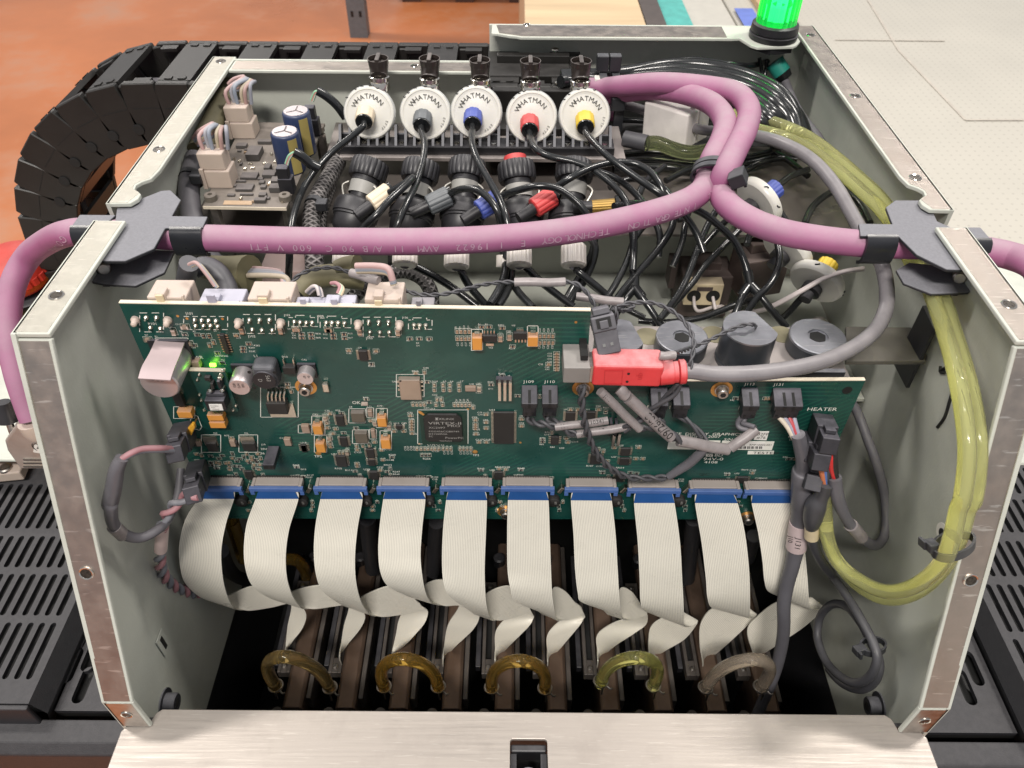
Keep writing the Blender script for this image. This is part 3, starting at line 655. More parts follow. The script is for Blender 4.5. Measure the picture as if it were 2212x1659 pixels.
for s_ in [("P101", 4, 962, 460, 15), ("J101", 4, 1205, 393, 15), ("J102", 4, 1610, 540, 14), ("J103", 4, 1842, 402, 12), ("J104", 4, 2055, 407, 12), ("PWR", 4, 1245, 678, 17), ("L1", 4, 1645, 668, 15), ("D10", 4, 1828, 672, 11), ("U1", 4, 1385, 503, 9),
           ("R6", 4, 1165, 506, 9), ("R7", 4, 1250, 506, 9), ("C13", 4, 1090, 478, 9), ("C1", 4, 1138, 460, 9), ("F1", 4, 1005, 540, 10), ("D7", 4, 940, 530, 9), ("R19", 4, 1240, 612, 9), ("C14", 4, 1532, 548, 9), ("R262", 4, 1645, 598, 10), ("R241", 4, 1613, 612, 10), ("R242", 4, 1615, 636, 10), ("R239R240", 4, 1395, 666, 10), ("R11", 4, 1890, 517, 9), ("D4", 4, 1895, 532, 9), ("R15", 4, 1893, 548, 9), ("R10", 4, 2052, 522, 9), ("R14", 4, 2052, 548, 9), ("C4", 4, 1863, 490, 9), ("C43", 4, 1540, 728, 10), ("C42", 4, 1955, 690, 10), ("R21", 4, 1432, 690, 9), ("D3", 4, 1385, 1166, 9), ("D5", 4, 1585, 1166, 9), ("R77", 4, 1455, 1182, 9), ("U18", 4, 1950, 1228, 10), ("C98", 4, 1985, 1108, 10), ("C82", 4, 2025, 1045, 10), ("TP2", 4, 2038, 1318, 14), ("C111", 4, 1812, 1198, 9), ("J19", 4, 1695, 1240, 10), ("39V", 4, 1690, 1270, 12), ("36", 4, 1690, 1298, 12), ("R269", 4, 1898, 1372, 9), ("D13", 4, 1950, 1400, 9), ("RN1", 4, 1475, 1438, 9), ("R117", 4, 1990, 1438, 9), ("D27", 4, 1990, 1452, 9), ("R104", 4, 1385, 1375, 9), ("R109", 4, 1385, 1390, 9), ("J121", 4, 1412, 1456, 13), ("J122", 4, 1780, 1456, 13),
           ("J104", 5, 85, 410, 12), ("J105", 5, 398, 552, 13), ("J106", 5, 632, 418, 12), ("R10", 5, 70, 520, 9), ("R14", 5, 72, 546, 9), ("R12", 5, 120, 525, 9), ("R16", 5, 122, 550, 9), ("R13", 5, 282, 520, 9), ("R17", 5, 284, 548, 9), ("C6", 5, 350, 537, 9), ("C7", 5, 595, 543, 9), ("R3", 5, 660, 566, 9), ("R4", 5, 722, 582, 9), ("D1", 5, 724, 598, 9), ("R5", 5, 792, 566, 9), ("U4", 5, 346, 612, 10), ("C30", 5, 270, 648, 10), ("C31", 5, 440, 648, 10), ("R263", 5, 412, 732, 11), ("R1", 5, 1122, 460, 9), ("R2", 5, 1168, 460, 9), ("R255", 5, 1252, 466, 10), ("U3", 5, 1342, 468, 10), ("U2", 5, 1192, 612, 12), ("C20", 5, 1303, 506, 10), ("R254", 5, 1322, 617, 10), ("C33", 5, 1572, 650, 9), ("C34", 5, 1572, 666, 9), ("C36", 5, 1572, 684, 9), ("C37", 5, 1572, 702, 9), ("C35", 5, 1512, 720, 10), ("C40", 5, 1555, 738, 9), ("C41", 5, 1557, 752, 9), ("R264", 5, 694, 764, 10), ("C44", 5, 766, 744, 11), ("U6", 5, 566, 832, 11), ("L3", 5, 815, 830, 10), ("L4", 5, 842, 830, 10), ("L5", 5, 898, 830, 10), ("L6", 5, 944, 830, 10), ("L7", 5, 1008, 830, 10), ("U43", 5, 1065, 848, 10), ("L22", 5, 1108, 848, 10), ("C221", 5, 1108, 903, 10), ("C52", 5, 825, 918, 10), ("R245", 5, 1254, 780, 10), ("J8", 5, 1315, 796, 11), ("R243", 5, 1185, 834, 9), ("D11", 5, 1190, 878, 9), ("R49", 5, 378, 935, 10), ("OK", 5, 308, 972, 18), ("D20", 5, 365, 984, 9), ("L8", 5, 288, 996, 10), ("C71", 5, 404, 993, 9), ("C77", 5, 468, 990, 10), ("C70", 5, 130, 1020, 9), ("R58", 5, 200, 1018, 9), ("C57", 5, 772, 1003, 9), ("U13", 5, 810, 1008, 10), ("U14", 5, 1194, 1016, 11), ("C72", 5, 664, 1034, 10), ("C78", 5, 672, 1074, 10), ("C106", 5, 680, 1170, 10), ("U12", 5, 578, 1102, 10), ("C89", 5, 625, 1102, 10), ("C73", 5, 1118, 1032, 9), ("C74", 5, 1120, 1046, 9), ("C79", 5, 1082, 1064, 10), ("C93", 5, 1155, 1080, 9), ("C102", 5, 1090, 1142, 10), ("C107", 5, 1088, 1176, 10), ("C117", 5, 1106, 1208, 10), ("C118", 5, 1156, 1208, 10), ("C80", 5, 1390, 1054, 9), ("C94", 5, 1388, 1100, 9), ("C130", 5, 793, 1240, 11), ("C132", 5, 852, 1240, 11), ("C131", 5, 825, 1283, 10), ("TP3", 5, 1088, 1310, 12), ("R256", 5, 765, 1332, 11), ("R260", 5, 544, 1306, 10), ("C148", 5, 530, 1340, 10), ("U24", 5, 172, 1302, 10), ("C123", 5, 320, 1290, 10), ("C125", 5, 522, 1272, 9), ("R105", 5, 195, 1395, 10), ("R111", 5, 262, 1406, 10), ("U29", 5, 382, 1402, 11), ("RN12", 5, 512, 1372, 10), ("R247", 5, 570, 1416, 10), ("RN4", 5, 572, 1432, 10), ("C157", 5, 466, 1386, 9), ("R112", 5, 1118, 1395, 10), ("RN13", 5, 1232, 1386, 10), ("C158", 5, 1280, 1386, 10), ("R248", 5, 1378, 1394, 10), ("U31", 5, 1198, 1406, 10), ("RN6", 5, 1376, 1436, 10), ("R120", 5, 822, 1450, 9), ("C28", 5, 826, 1464, 9), ("J123", 5, 205, 1460, 13), ("J124", 5, 608, 1460, 13), ("J125", 5, 1010, 1461, 13), ("J126", 5, 1372, 1466, 13), ("J127", 5, 1815, 1470, 13),
           ("U9", 5, 1678, 1012, 9), ("U10", 5, 1815, 1012, 9), ("C68", 5, 1885, 990, 9), ("R251", 5, 1932, 1000, 9), ("R72", 5, 1555, 1160, 9), ("U15", 5, 1552, 1175, 9), ("R78", 5, 1522, 1200, 9), ("R81", 5, 1520, 1238, 9), ("C101", 5, 1715, 1190, 9), ("C119", 5, 1728, 1222, 9), ("R84", 5, 1588, 1256, 9), ("U20", 5, 1648, 1262, 9), ("C140", 5, 1985, 1236, 9), ("U23", 5, 2028, 1246, 10), ("C141", 5, 2140, 1246, 9), ("U27", 5, 1985, 1320, 9), ("R107", 5, 1822, 1378, 10), ("C152", 5, 1886, 1380, 9), ("RN14", 5, 2015, 1390, 10), ("R113", 5, 1905, 1410, 9),
           ("J128", 'c', -100, 1240, 22), ("J129", 'c', 485, 1242, 22), ("J130", 'c', 1105, 1250, 22), ("R126", 'c', 190, 1215, 14), ("D30", 'c', 195, 1236, 14), ("RN15", 'c', 880, 1112, 14), ("C160", 'c', 968, 1116, 14), ("U32", 'c', 805, 1152, 14), ("R114", 'c', 690, 1148, 14), ("RN10", 'c', 1072, 1206, 16), ("R42", 'c', 755, 355, 15), ("R43", 'c', 1390, 755, 15), ("R92", 'c', 1330, 975, 15)]:
    silk(*s_)
silk("J111", 'c', -125, 175, 24, st=1.15); silk("J112", 'c', 155, 178, 24, st=1.15); silk("J113", 'c', 915, 186, 27, big=True, st=1.15); silk("J131", 'c', 1232, 190, 27, big=True, st=1.15)
silk("J109", 5, 1417, 836, 17, big=True, st=1.15); silk("J110", 5, 1553, 836, 17, big=True, st=1.15)
silk("INK", 'c', 842, 448, 34, big=True, st=1.25); silk("GLUE", 'c', 1195, 460, 34, big=True, st=1.25); silk("HEATER", 'c', 1590, 462, 34, big=True, st=1.25); silk("INK", 'c', 90, 440, 34, big=True, st=1.25); silk("INK", 'c', -150, 436, 34, big=True, st=1.25)
silk("CE  DISPLAY  GRAPHICS", 'c', 145, 726, 26, big=True, st=1.22); silk("OPYRIGHT  2007", 'c', 140, 754, 26, big=True, st=1.22)
silk("S/N", 'c', 690, 786, 24, big=True, st=1.2); silk("BD", 'c', 585, 960, 28, big=True, st=1.15); silk("94V-0", 'c', 462, 1002, 30, big=True, st=1.35); silk("4108", 'c', 475, 1034, 24, big=True, st=1.35)
for nm, n0, xx, yy in (("C8", 8, 985, 488), ("C15", 15, 998, 598)):
    for k in range(4): silk("C%d" % (n0+k), 5, xx+27*k, yy if n0 == 8 else yy, 10, rot=1)
for k in range(4): silk("C%d" % (22+k), 5, 1528+28*k, 507, 10, rot=1); silk("C%d" % (26+k), 5, 1526+28*k, 615, 10, rot=1)
for k in range(4): silk("C%d" % (61+k), 5, 990+24*k, 962, 9, rot=1); silk("C%d" % (126+k), 5, 660+19*k, 1274, 9, rot=1); silk("C%d" % (136+k), 5, 1018+22*k, 1300, 9, rot=1)
for k in range(3): silk("C%d" % (133+k), 5, 912+24*k, 1300, 9, rot=1)
# dashed connector outlines and component frames
srect(4, 905, 382, 1060, 505, dash=.0035); srect(4, 1190, 405, 1475, 490, dash=.0035); srect(4, 1575, 392, 1785, 515, dash=.0035); sline(4, [(1870, 470), (1870, 412), (1915, 412), (1915, 398), (2010, 398), (2010, 412), (2060, 412), (2060, 470), (1870, 470)], dash=.0035)
sline(5, [(100, 478), (100, 415), (145, 415), (145, 403), (240, 403), (240, 418), (300, 418), (300, 478), (100, 478)], dash=.0035); srect(5, 378, 410, 590, 537, dash=.0035); sline(5, [(672, 488), (672, 428), (700, 428), (700, 414), (790, 414), (790, 428), (825, 428), (825, 488), (672, 488)], dash=.0035)
srect('a', 420, 500, 775, 580); srect('b', 1108, 482, 1410, 725); srect('b', 1340, 868, 1888, 1238); srect('a', 1565, 1035, 1975, 1362); srect(4, 1305, 1172, 1430, 1285); srect(4, 1548, 1172, 1670, 1285)
for c, x0, y0, x1, y1 in (('b', 185, 935, 330, 1140), ('b', 215, 1145, 350, 1330), ('b', 888, 852, 1010, 1060), ('b', 930, 1095, 1055, 1295), ('b', 590, 855, 770, 1010), ('b', 630, 1085, 805, 1235), ('b', 785, 845, 860, 950), ('b', 815, 1080, 890, 1185), ('b', 40, 1030, 190, 1120), (5, 1443, 466, 1512, 600), (5, 1080, 488, 1152, 625), (4, 1125, 990, 1262, 1066), (4, 2020, 1050, 2092, 1172)): srect(c, x0, y0, x1, y1)
# white label areas and logo
lab = mat("white paper label", (.74, .73, .70, 1), .55, var=.04); INKT = mat("black print", (.012, .012, .012, 1), .6)
def label(name, c, pts, m=lab, off=.0003):
    return obj(name, MB().prism([P(c, x, y, y=YP-off) for x, y in pts], (0, .0002, 0)), m, bd)
label("print_patch", 'c', [(92, 785), (655, 790), (640, 888), (75, 880)], SILK, .00025)
label("print_patch", 'c', [(675, 792), (1243, 800), (1213, 892), (650, 885)], SILK, .00025)
label("sticker", 'c', [(830, 800), (1145, 806), (1130, 882), (815, 876)], lab, .0005)
for k in range(34):
    if k % 5 != 3: label("barcode_bar", 'c', [(828+k*8.6, 853), (831+k*8.6+(k % 3)*1.6, 853), (829+k*8.6+(k % 3)*1.6, 878), (826+k*8.6, 878)], INKT, .0007)
text("-LP2    RMP10002-021", P('c', 850, 842, y=YP-.0006), (P('c', 0, 842, y=YP)-P('c', 0, 824, y=YP)).length, m=INKT, parent=bd, name="label_text")
label("sticker", 'c', [(1045, 688), (1185, 688), (1155, 785), (1018, 780)], lab, .0006)
text("B2FP", P('c', 1050, 732, y=YP-.0007), (P('c', 0, 732, y=YP)-P('c', 0, 705, y=YP)).length, m=INKT, parent=bd, name="label_text", stretch=1.05)
text("#76", P('c', 1046, 768, y=YP-.0007), (P('c', 0, 768, y=YP)-P('c', 0, 741, y=YP)).length, m=INKT, parent=bd, name="label_text", stretch=1.05)
label("print_patch", 'c', [(955, 903), (1238, 903), (1230, 937), (948, 937)], SILK, .00025)
text("TESTED", P('c', 1003, 933, y=YP-.0004), (P('c', 0, 933, y=YP)-P('c', 0, 908, y=YP)).length, m=INKT, parent=bd, name="label_text", stretch=1.5)
label("logo_badge", 'c', [(500, 932), (572, 932), (572, 962), (494, 962)], SILK, .00025)
text("WT", P('c', 507, 957, y=YP-.0004), (P('c', 0, 957, y=YP)-P('c', 0, 938, y=YP)).length, m=INKT, parent=bd, name="label_text", stretch=1.2)
text("QC", P('c', 418, 1168, y=YS), (P('c', 0, 1168, y=YP)-P('c', 0, 1145, y=YP)).length, m=INKT, parent=bd, name="label_text", stretch=1.5)
# --- small surface mount parts (shared meshes)
def multi(name, parts):
    """mesh from [(MB, material)] sharing one datablock."""
    me = bpy.data.meshes.new(name); vs, fs, mi = [], [], []; ms = []
    for mb, m in parts:
        k = len(vs); vs += mb.v; fs += [tuple(i+k for i in f) for f in mb.f]
        if m not in ms: ms.append(m)
        mi += [ms.index(m)]*len(mb.f)
    me.from_pydata(vs, [], fs)
    for m in ms: me.materials.append(m)
    for p, i in zip(me.polygons, mi): p.material_index = i
    return me
FRM = mat("pad outline print", (.55, .56, .50, 1), .6)
def smd_mesh(name, L, w, h, body):
    e = L*.24
    fr = MB()
    a, b, t = L/2+.00035, w/2+.0003, .00013
    for x0, x1, z0, z1 in ((-a, a, b, b+t), (-a, a, -b-t, -b), (-a-t, -a, -b-t, b+t), (a, a+t, -b-t, b+t)): fr.b2(x0, x1, -.00009, -.00004, z0, z1)
    return multi(name, [(MB().b2(-L/2+e, L/2-e, -h*.94, 0, -w/2*.95, w/2*.95), body), (MB().b2(-L/2, -L/2+e-.00001, -h, 0, -w/2, w/2).b2(L/2-e+.00001, L/2, -h, 0, -w/2, w/2), TIN), (fr, FRM)])
CAPB = mat("tan chip capacitor", (.27, .19, .125, 1), .5); RESB = mat("black chip resistor", (.03, .03, .033, 1), .4)
M_CAP = smd_mesh("small_capacitor", .0017, .0010, .0008, CAPB)
M_RES = smd_mesh("small_resistor", .0017, .0010, .0005, RESB)
M_CAPL = smd_mesh("capacitor_chip", .0030, .0017, .0013, CERAM)
def smd(me, c, x, y, v=False):
    p = pb(c, x, y) - Vector((0, .00002, 0))
    o = obj(me.name.split('.')[0], None, None, bd, loc=p, mesh=me)
    if v: o.rotation_euler = (0, math.pi/2, 0)
for c, L in {'b': """592,215,h 888,220,h 1320,460,h 1415,452,v 1522,590,v 1522,645,v 1617,590,v 1622,645,v 1690,588,v 1690,645,v 1790,590,v 1793,645,v 2010,630,v 1290,803,v 1332,803,v 1373,803,v 1412,803,v 1553,748,v 1597,748,v 1540,806,v 1612,806,v 1742,808,v 1782,808,v 1822,808,v 1862,808,v 1905,808,v 1945,835,v 388,903,h 352,1002,h 358,1058,h 448,1070,h 420,1120,h 385,1225,h 395,1265,h 830,980,h 870,1215,h 1262,925,h 1275,985,h 1275,1015,h 1275,1045,h 1275,1075,h 1280,1118,h 1085,1095,h 1190,1095,h 675,1255,v 745,1255,v 815,1250,v 685,1297,h 948,1300,h 490,1330,v 530,1330,v 1333,1288,v 1378,1288,v 1418,1288,v 1455,1288,v 1493,1288,v 1530,1288,v 1570,1288,v 1620,1288,v 1660,1288,v 1700,1288,v 1802,1290,v 1840,1290,v 1880,1290,v 1920,1290,v 962,1408,h 680,1450,h 685,1478,h 935,1520,h 1970,972,h 1970,1020,h 1970,1043,h 1970,1068,h 1975,1125,h 2085,912,h 2085,998,h 2085,1062,h 2010,1215,h 2088,1215,h""",
             5: """988,498,v 1013,498,v 1040,498,v 1067,498,v 990,545,v 1016,545,v 1042,545,v 1067,545,v 1525,527,v 1553,527,v 1580,527,v 1607,527,v 1525,570,v 1553,570,v 1580,570,v 1607,570,v 1632,642,h 1632,660,h 1632,676,h 1632,694,h 1632,712,h 1632,732,h 1632,746,h 1580,712,h 1405,1067,h 1405,1112,h 1722,1005,h 1770,1005,h 1903,1005,h 1695,1190,h 1705,1217,h 2005,1252,h 2163,1252,h 1935,1275,v 1905,1265,v 1960,1340,h 2145,1325,h 2190,1325,h 1260,1390,h 1302,1394,h""",
             4: """1533,524,h 1385,570,v 1360,590,v 1260,1198,h 1500,1192,h 1865,860,h 1888,887,v 2120,1055,v 2120,1090,v 2140,1190,v 2140,1225,v 1490,1392,h 1680,1392,h 1875,1225,h""", 'c': "1000,1135,h 1300,1225,v 1340,1225,v 1145,325,h 1180,325,h 50,1225,v 90,1225,v 1460,985,h"}.items():
    for q in L.split():
        x, y, o_ = q.split(','); smd(M_CAP, c, float(x), float(y), o_ == 'v')
for c, L in {'b': """837,365,h 1255,90,h 1357,90,h 1466,90,h 78,40,h 80,78,h 180,40,h 185,80,h 420,45,h 425,80,h 540,40,h 545,85,h 1442,562,h 780,748,h 1465,782,h 512,900,h 670,1065,h 535,1117,h 1388,1357,v 1428,1357,v 1468,1357,v 1060,1380,h 660,1533,h 1010,1540,h 1040,1505,v 1045,1580,v 712,1580,v 2140,590,h 2030,1522,h 2075,1585,v 40,1590,v 100,1590,h 25,1485,h 1345,1600,v 1380,1600,v 1410,1600,v 1465,1595,h""", 5: "1147,470,h 1194,470,h 1280,478,h 1347,598,h 1280,787,h 1380,918,h 1522,922,v 1950,1022,v 1602,1155,v 1541,1215,h 1541,1198,h 1400,1398,h 1930,1417,h 1365,1440,v 1540,1450,v 1562,1450,v 1597,1450,h 1967,1440,v 2110,1415,h 2150,1420,h",
             4: "1198,520,h 1280,522,h 1320,530,v 1357,530,v 1613,580,h 1577,607,h 1577,628,h 1260,590,h 1410,640,h 1440,705,h 1863,840,h 1922,1380,h 1530,1425,v 1705,1430,v 1895,1443,v 1915,1443,v 1965,1443,h", 'c': "818,325,h 870,330,h 1440,770,h 1395,985,h 730,1155,h 735,1210,v 1045,1210,v 1390,1225,h"}.items():
    for q in L.split():
        x, y, o_ = q.split(','); smd(M_RES, c, float(x), float(y), o_ == 'v')
for c, L in {4: "1200,467,h 1128,500,v 1568,490,v 1820,490,v 1922,482,h 2130,485,h 960,550,h 1225,575,h", 5: "358,497,v 605,500,v 155,485,h 1268,540,v 1327,532,v 1130,866,v 435,1310,h", 'b': "335,945,v 383,1165,v 575,1325,v 1030,1040,v 875,1000,v"}.items():
    for q in L.split():
        x, y, o_ = q.split(','); smd(M_CAPL, c, float(x), float(y), o_ == 'v')
rr = random.Random(3)
taken = []
for k in range(60):   # the dense cluster at the lower left of the board
    x, y = rr.uniform(1265, 1690), rr.uniform(1288, 1400)
    if all(abs(x-a) > 20 or abs(y-b) > 13 for a, b in taken):
        taken.append((x, y)); smd(rr.choice((M_CAP, M_RES)), 4, x, y, rr.random() < .35)
for i, u in enumerate((545, 675, 810, 945, 1080, 1210, 1345, 1478, 1600)):   # between the ribbon sockets
    for k in range(3): smd(rr.choice((M_CAP, M_RES)), 0, u+rr.uniform(-8, 8), 1084+9*k, rr.random() < .5)
# --- chips with gull wing leads
def chip(c, x0, y0, x1, y1, h=.0014, pins=8, sides='lr', mm=IC, leadlen=.0011):
    mb, a, b = frontbox(c, x0, y0, x1, y1, h)
    o = obj("chip", mb, mm, bd, bevel=.00015, seg=1)
    l = MB()
    if pins:
        for k in range(pins):
            z = a.z + (b.z-a.z)*(k+.5)/pins; w = abs(b.z-a.z)/pins*.42
            for x, s in ((a.x, -1), (b.x, 1)): l.b2(x, x+s*leadlen, YP-h*.45, YP-.0002, z-w/2, z+w/2)
        stuff(obj("leads", l, TIN, o))
    return o
for q in ((4, 1418, 528, 1490, 650, .0018, 8), ('b', 690, 228, 803, 335, .0014, 9), (5, 1222, 1028, 1355, 1232, .0012, 24), ('b', 440, 935, 550, 1045, .0014, 10), ('b', 485, 1170, 585, 1270, .0014, 10), ('b', 440, 1372, 575, 1490, .0014, 10), ('b', 775, 1300, 875, 1400, .0014, 9), ('b', 795, 1412, 880, 1480, .0012, 6), ('b', 810, 1545, 915, 1632, .0013, 9), ('b', 60, 1255, 140, 1330, .0013, 4), ('b', 1100, 1040, 1175, 1085, .0012, 4),
          (5, 1693, 1028, 1750, 1090, .0013, 9), (5, 1830, 1026, 1880, 1080, .0013, 9), (5, 1597, 1186, 1645, 1238, .0013, 4), (5, 1855, 1303, 1915, 1365, .0013, 8), (5, 2052, 1262, 2105, 1310, .0012, 8), (5, 2045, 1326, 2100, 1370, .0012, 8), (5, 1228, 1415, 1285, 1465, .0012, 8), (5, 2015, 1434, 2060, 1480, .0012, 8), ('c', 845, 1190, 940, 1255, .0013, 8), (4, 1582, 1410, 1648, 1465, .0013, 9), (5, 1150, 530, 1245, 572, .0017, 0), (5, 1352, 512, 1440, 555, .0017, 0), (4, 1948, 1240, 1992, 1282, .0013, 4)):
    chip(*q)
for x0, n, y0, y1 in ((1160, 4, 500, 528), (1362, 5, 556, 574)):
    l = MB()
    for k in range(n):
        a, b = pb(5, x0+21*k, y0, .0008), pb(5, x0+21*k+9, y1, .0008); l.b2(a.x, b.x, YP-.0008, YP-.0001, b.z, a.z)
    stuff(obj("leads", l, TIN, bd))
obj("chip_tab", prismrect(5, 1175, 575, 1225, 590, .0006), TIN, bd); obj("chip_tab", prismrect(5, 1372, 484, 1418, 506, .0006), TIN, bd)
# programmable logic chip
fb = obj("chip", prismrect('b', 1352, 878, 1882, 1236, .0006), mat("dark chip substrate", (.010, .035, .025, 1), .4), bd); fb["label"] = "large square logic chip with printed name"
a, b = pb('b', 1395, 920, .0020), pb('b', 1832, 1218, .0020)
ccx = .0022
obj("chip_lid", MB().prism([(a.x+ccx, YP-.0020, a.z), (b.x-ccx, YP-.0020, a.z), (b.x, YP-.0020, a.z-ccx*1.2), (b.x, YP-.0020, b.z+ccx*.6), (b.x-ccx*.6, YP-.0020, b.z), (a.x+ccx*.6, YP-.0020, b.z), (a.x, YP-.0020, b.z+ccx*.6), (a.x, YP-.0020, a.z-ccx*1.2)], (0, .0013, 0)), IC, fb, bevel=.0003)
GREYT = mat("grey chip print", (.32, .31, .29, 1), .6)
yl = YP-.0021
def cht(s, x, y, px, st=1.0): text(s, P('b', x, y, y=yl), (P('b', x, y, y=yl)-P('b', x, y-px, y=yl)).length, m=GREYT, parent=fb, name="chip_print", stretch=st)
cht("XILINX", 1568, 978, 22, 1.15); cht("VIRTEX-II", 1455, 1026, 28, 1.5); cht("PRO", 1662, 1054, 24, 1.45); cht("XC2VP7", 1460, 1072, 20, 1.2); cht("FGG456CGB0749", 1460, 1110, 16, 1.3); cht("D3150053A", 1460, 1138, 16, 1.2); cht("5C", 1460, 1164, 16, 1.2); cht("PowerPC", 1640, 1182, 20, 1.2); cht("TAIWAN", 1575, 1212, 12, 1.3)
obj("logo_mark", MB().prism([P('b', x, y, y=yl) for x, y in ((1528, 956), (1566, 956), (1552, 968), (1566, 980), (1528, 980), (1542, 968))], (0, .0001, 0)), GREYT, fb)
obj("pin_mark", MB().prism([P('b', x, y, y=YP-.0007) for x, y in ((1346, 882), (1372, 882), (1418, 918), (1400, 930), (1348, 900))], (0, .00005, 0)), COPPER, fb)
# oscillator can
oc, a, b = frontbox('b', 1128, 545, 1385, 762, .0028); oo = obj("oscillator", oc, mat("tan metal can", (.42, .34, .27, 1), .45, .6, dust=.3), bd, bevel=.0003)
obj("pin_dot", MB().lathe([(.0005, 0), (.0005, .0001)], P('b', 1152, 552, y=YP-.0028), (0, -1, 0), 12), VOID, oo)
l = MB()
for k in range(3):
    z = pb('b', 1100, 560+44*k, .001).z
    for x, s in ((a.x, -1), (b.x, 1)): l.b2(x, x+s*.001, YP-.0012, YP-.0002, z-.0004, z+.0004)
stuff(obj("leads", l, TIN, oo))
# inductors and tantalum capacitors
IND = mat("brown inductor", (.115, .098, .075, 1), .55, dust=.3)
for q in (('b', 606, 905, 770, 1006), ('b', 645, 1128, 802, 1232)): obj("inductor", frontbox(*q, .0026)[0], IND, bd, bevel=.0003)
def tant(c, x0, y0, x1, y1, h=.0036, tab=True):
    mb, a, b = frontbox(c, x0, y0, x1, y1, h); o = obj("tantalum_capacitor", mb, TANT, bd, bevel=.0002, seg=1)
    if tab: obj("terminal", MB().b2(a.x+(b.x-a.x)*.25, a.x+(b.x-a.x)*.75, YP-h*.6, YP-.0002, a.z+.0001, a.z+.0011), TIN, o)
for q in (('b', 892, 960, 1005, 1055), ('b', 932, 1195, 1048, 1295), ('b', 188, 1045, 308, 1140), ('b', 220, 1240, 340, 1335), (5, 1084, 545, 1150, 625), (5, 1446, 540, 1510, 602)): tant(*q)
for q in ((4, 1142, 1024, 1250, 1064), (4, 1338, 1046, 1452, 1082), (4, 1352, 1094, 1466, 1130)): tant(*q, .0042, False)
for q in ((5, 405, 1020, 440, 1056), (5, 425, 1145, 460, 1195)): obj("ceramic_capacitor", frontbox(*q, .0020)[0], CERAM, bd, bevel=.0002, seg=1)
for q in ((4, 1948, 1115, 2010, 1162, .002), (4, 1232, 700, 1300, 742, .003), (4, 1835, 1202, 1890, 1245, .002), (4, 1262, 1215, 1305, 1248, .002), (4, 1482, 1212, 1530, 1250, .002), (5, 1038, 862, 1110, 893, .0014)): obj("ceramic_capacitor", frontbox(*q[:5], q[5])[0], CERAM, bd, bevel=.0002, seg=1)
# power transistors
def dpak(c, x0, y0, x1, y1, h, tab):
    mb, a, b = frontbox(c, x0, y0, x1, y1, h); o = obj("power_transistor", mb, IC, bd, bevel=.0003)
    obj("heat_tab", prismrect(c, *tab, .0008), TIN, o)
dpak(4, 1330, 1230, 1415, 1282, .0022, (1312, 1178, 1420, 1232)); dpak(4, 1562, 1230, 1665, 1278, .0022, (1552, 1178, 1662, 1232)); dpak(4, 1105, 905, 1200, 990, .0026, (1118, 850, 1190, 900))
dpak(4, 1245, 1222, 1300, 1250, .0018, (1245, 1196, 1290, 1222)); dpak(4, 1480, 1222, 1545, 1252, .0018, (1485, 1196, 1530, 1222))
mb, a, b = frontbox('a', 1615, 1215, 1868, 1335, .0044); o = obj("power_transistor", mb, IC, bd, bevel=.0004)
obj("heat_tab", prismrect('a', 1640, 1200, 1960, 1345, .0010), TIN, o)
for k in range(5):
    p = pb('a', 1640+44*k, 1040); q = pb('a', 1648+44*k, 1190, .0030)
    obj("lead", MB().tube([p, pb('a', 1650+44*k, 1085, .0022), pb('a', 1640+44*k, 1130, .0028), q], .0005, 6, 3), TIN, o)
mb, a, b = frontbox(4, 1828, 738, 1920, 782, .0032); o = obj("power_diode", mb, IC, bd, bevel=.0003)
for x in (1830, 1893): obj("lead", frontbox(4, x, 686, x+18, 726, .0018)[0], TIN, o)
# shielded inductor with its marking
mb, a, b = frontbox('a', 1445, 825, 1770, 1065, .0085); o = obj("power_inductor", mb, mat("dark grey ferrite", (.058, .060, .068, 1), .5, dust=.5, dcol=(.20, .20, .22, 1)), bd, bevel=.0022, seg=4)
cc = pb('a', 1605, 962, .0088); obj("core_disc", MB().lathe([(.0050, -.0004), (.0050, .0), (.0048, .0002)], cc, (0, -1, 0), 28), BLKCONN, o, 30)
text("563", cc+Vector((.0012, -.0003, .0033)), .0017, (0, 0, -1), (1, 0, 0), GREYT, o, "marking"); text("D", cc+Vector((-.0024, -.0003, .0012)), .0017, (0, 0, -1), (1, 0, 0), GREYT, o, "marking")
for sx in (-1, 1):
    for sz in (-1, 1): obj("corner_gap", MB().lathe([(.0008, 0), (.0008, .0002)], cc+Vector((sx*.0053, .0002, sz*.0046)), (0, -1, 0), 8), VOID, o)
# electrolytic cans
CAN = mat("silver can", (.60, .55, .56, 1), .36, .75, var=.05, dust=.35, dcol=(.50, .44, .46, 1))
def can(c, x, y, r, L, mark):
    p = pb(c, x, y, L)
    o = obj("electrolytic_capacitor", MB().lathe([(r, 0), (r, L-.0006), (r*.93, L), (r*.2, L)], p+Vector((0, L, 0)), (0, -1, 0), 28), CAN, bd, 40)
    obj("can_base", MB().b2(p.x-r*1.08, p.x+r*1.08, YP-.0015, YP-.0002, p.z-r*1.08, p.z+r*1.08), BLKCONN, o)
    for k, s in enumerate(mark): text(s, p+Vector((r*.05-k*.0018+.001, -.0002, r*.55)), .0011, (0, 0, -1), (1, 0, 0), INKT, o, "marking")
    return o
can('a', 1335, 1040, .0046, .0100, ["100", "H72", "833"]); can('a', 2050, 945, .0036, .0062, ["01", "47"])
big = can('a', 462, 1010, .0078, .0190, ["330", "H F", "0J1"]); big["label"] = "large white electrolytic capacitor under a bent metal shield"
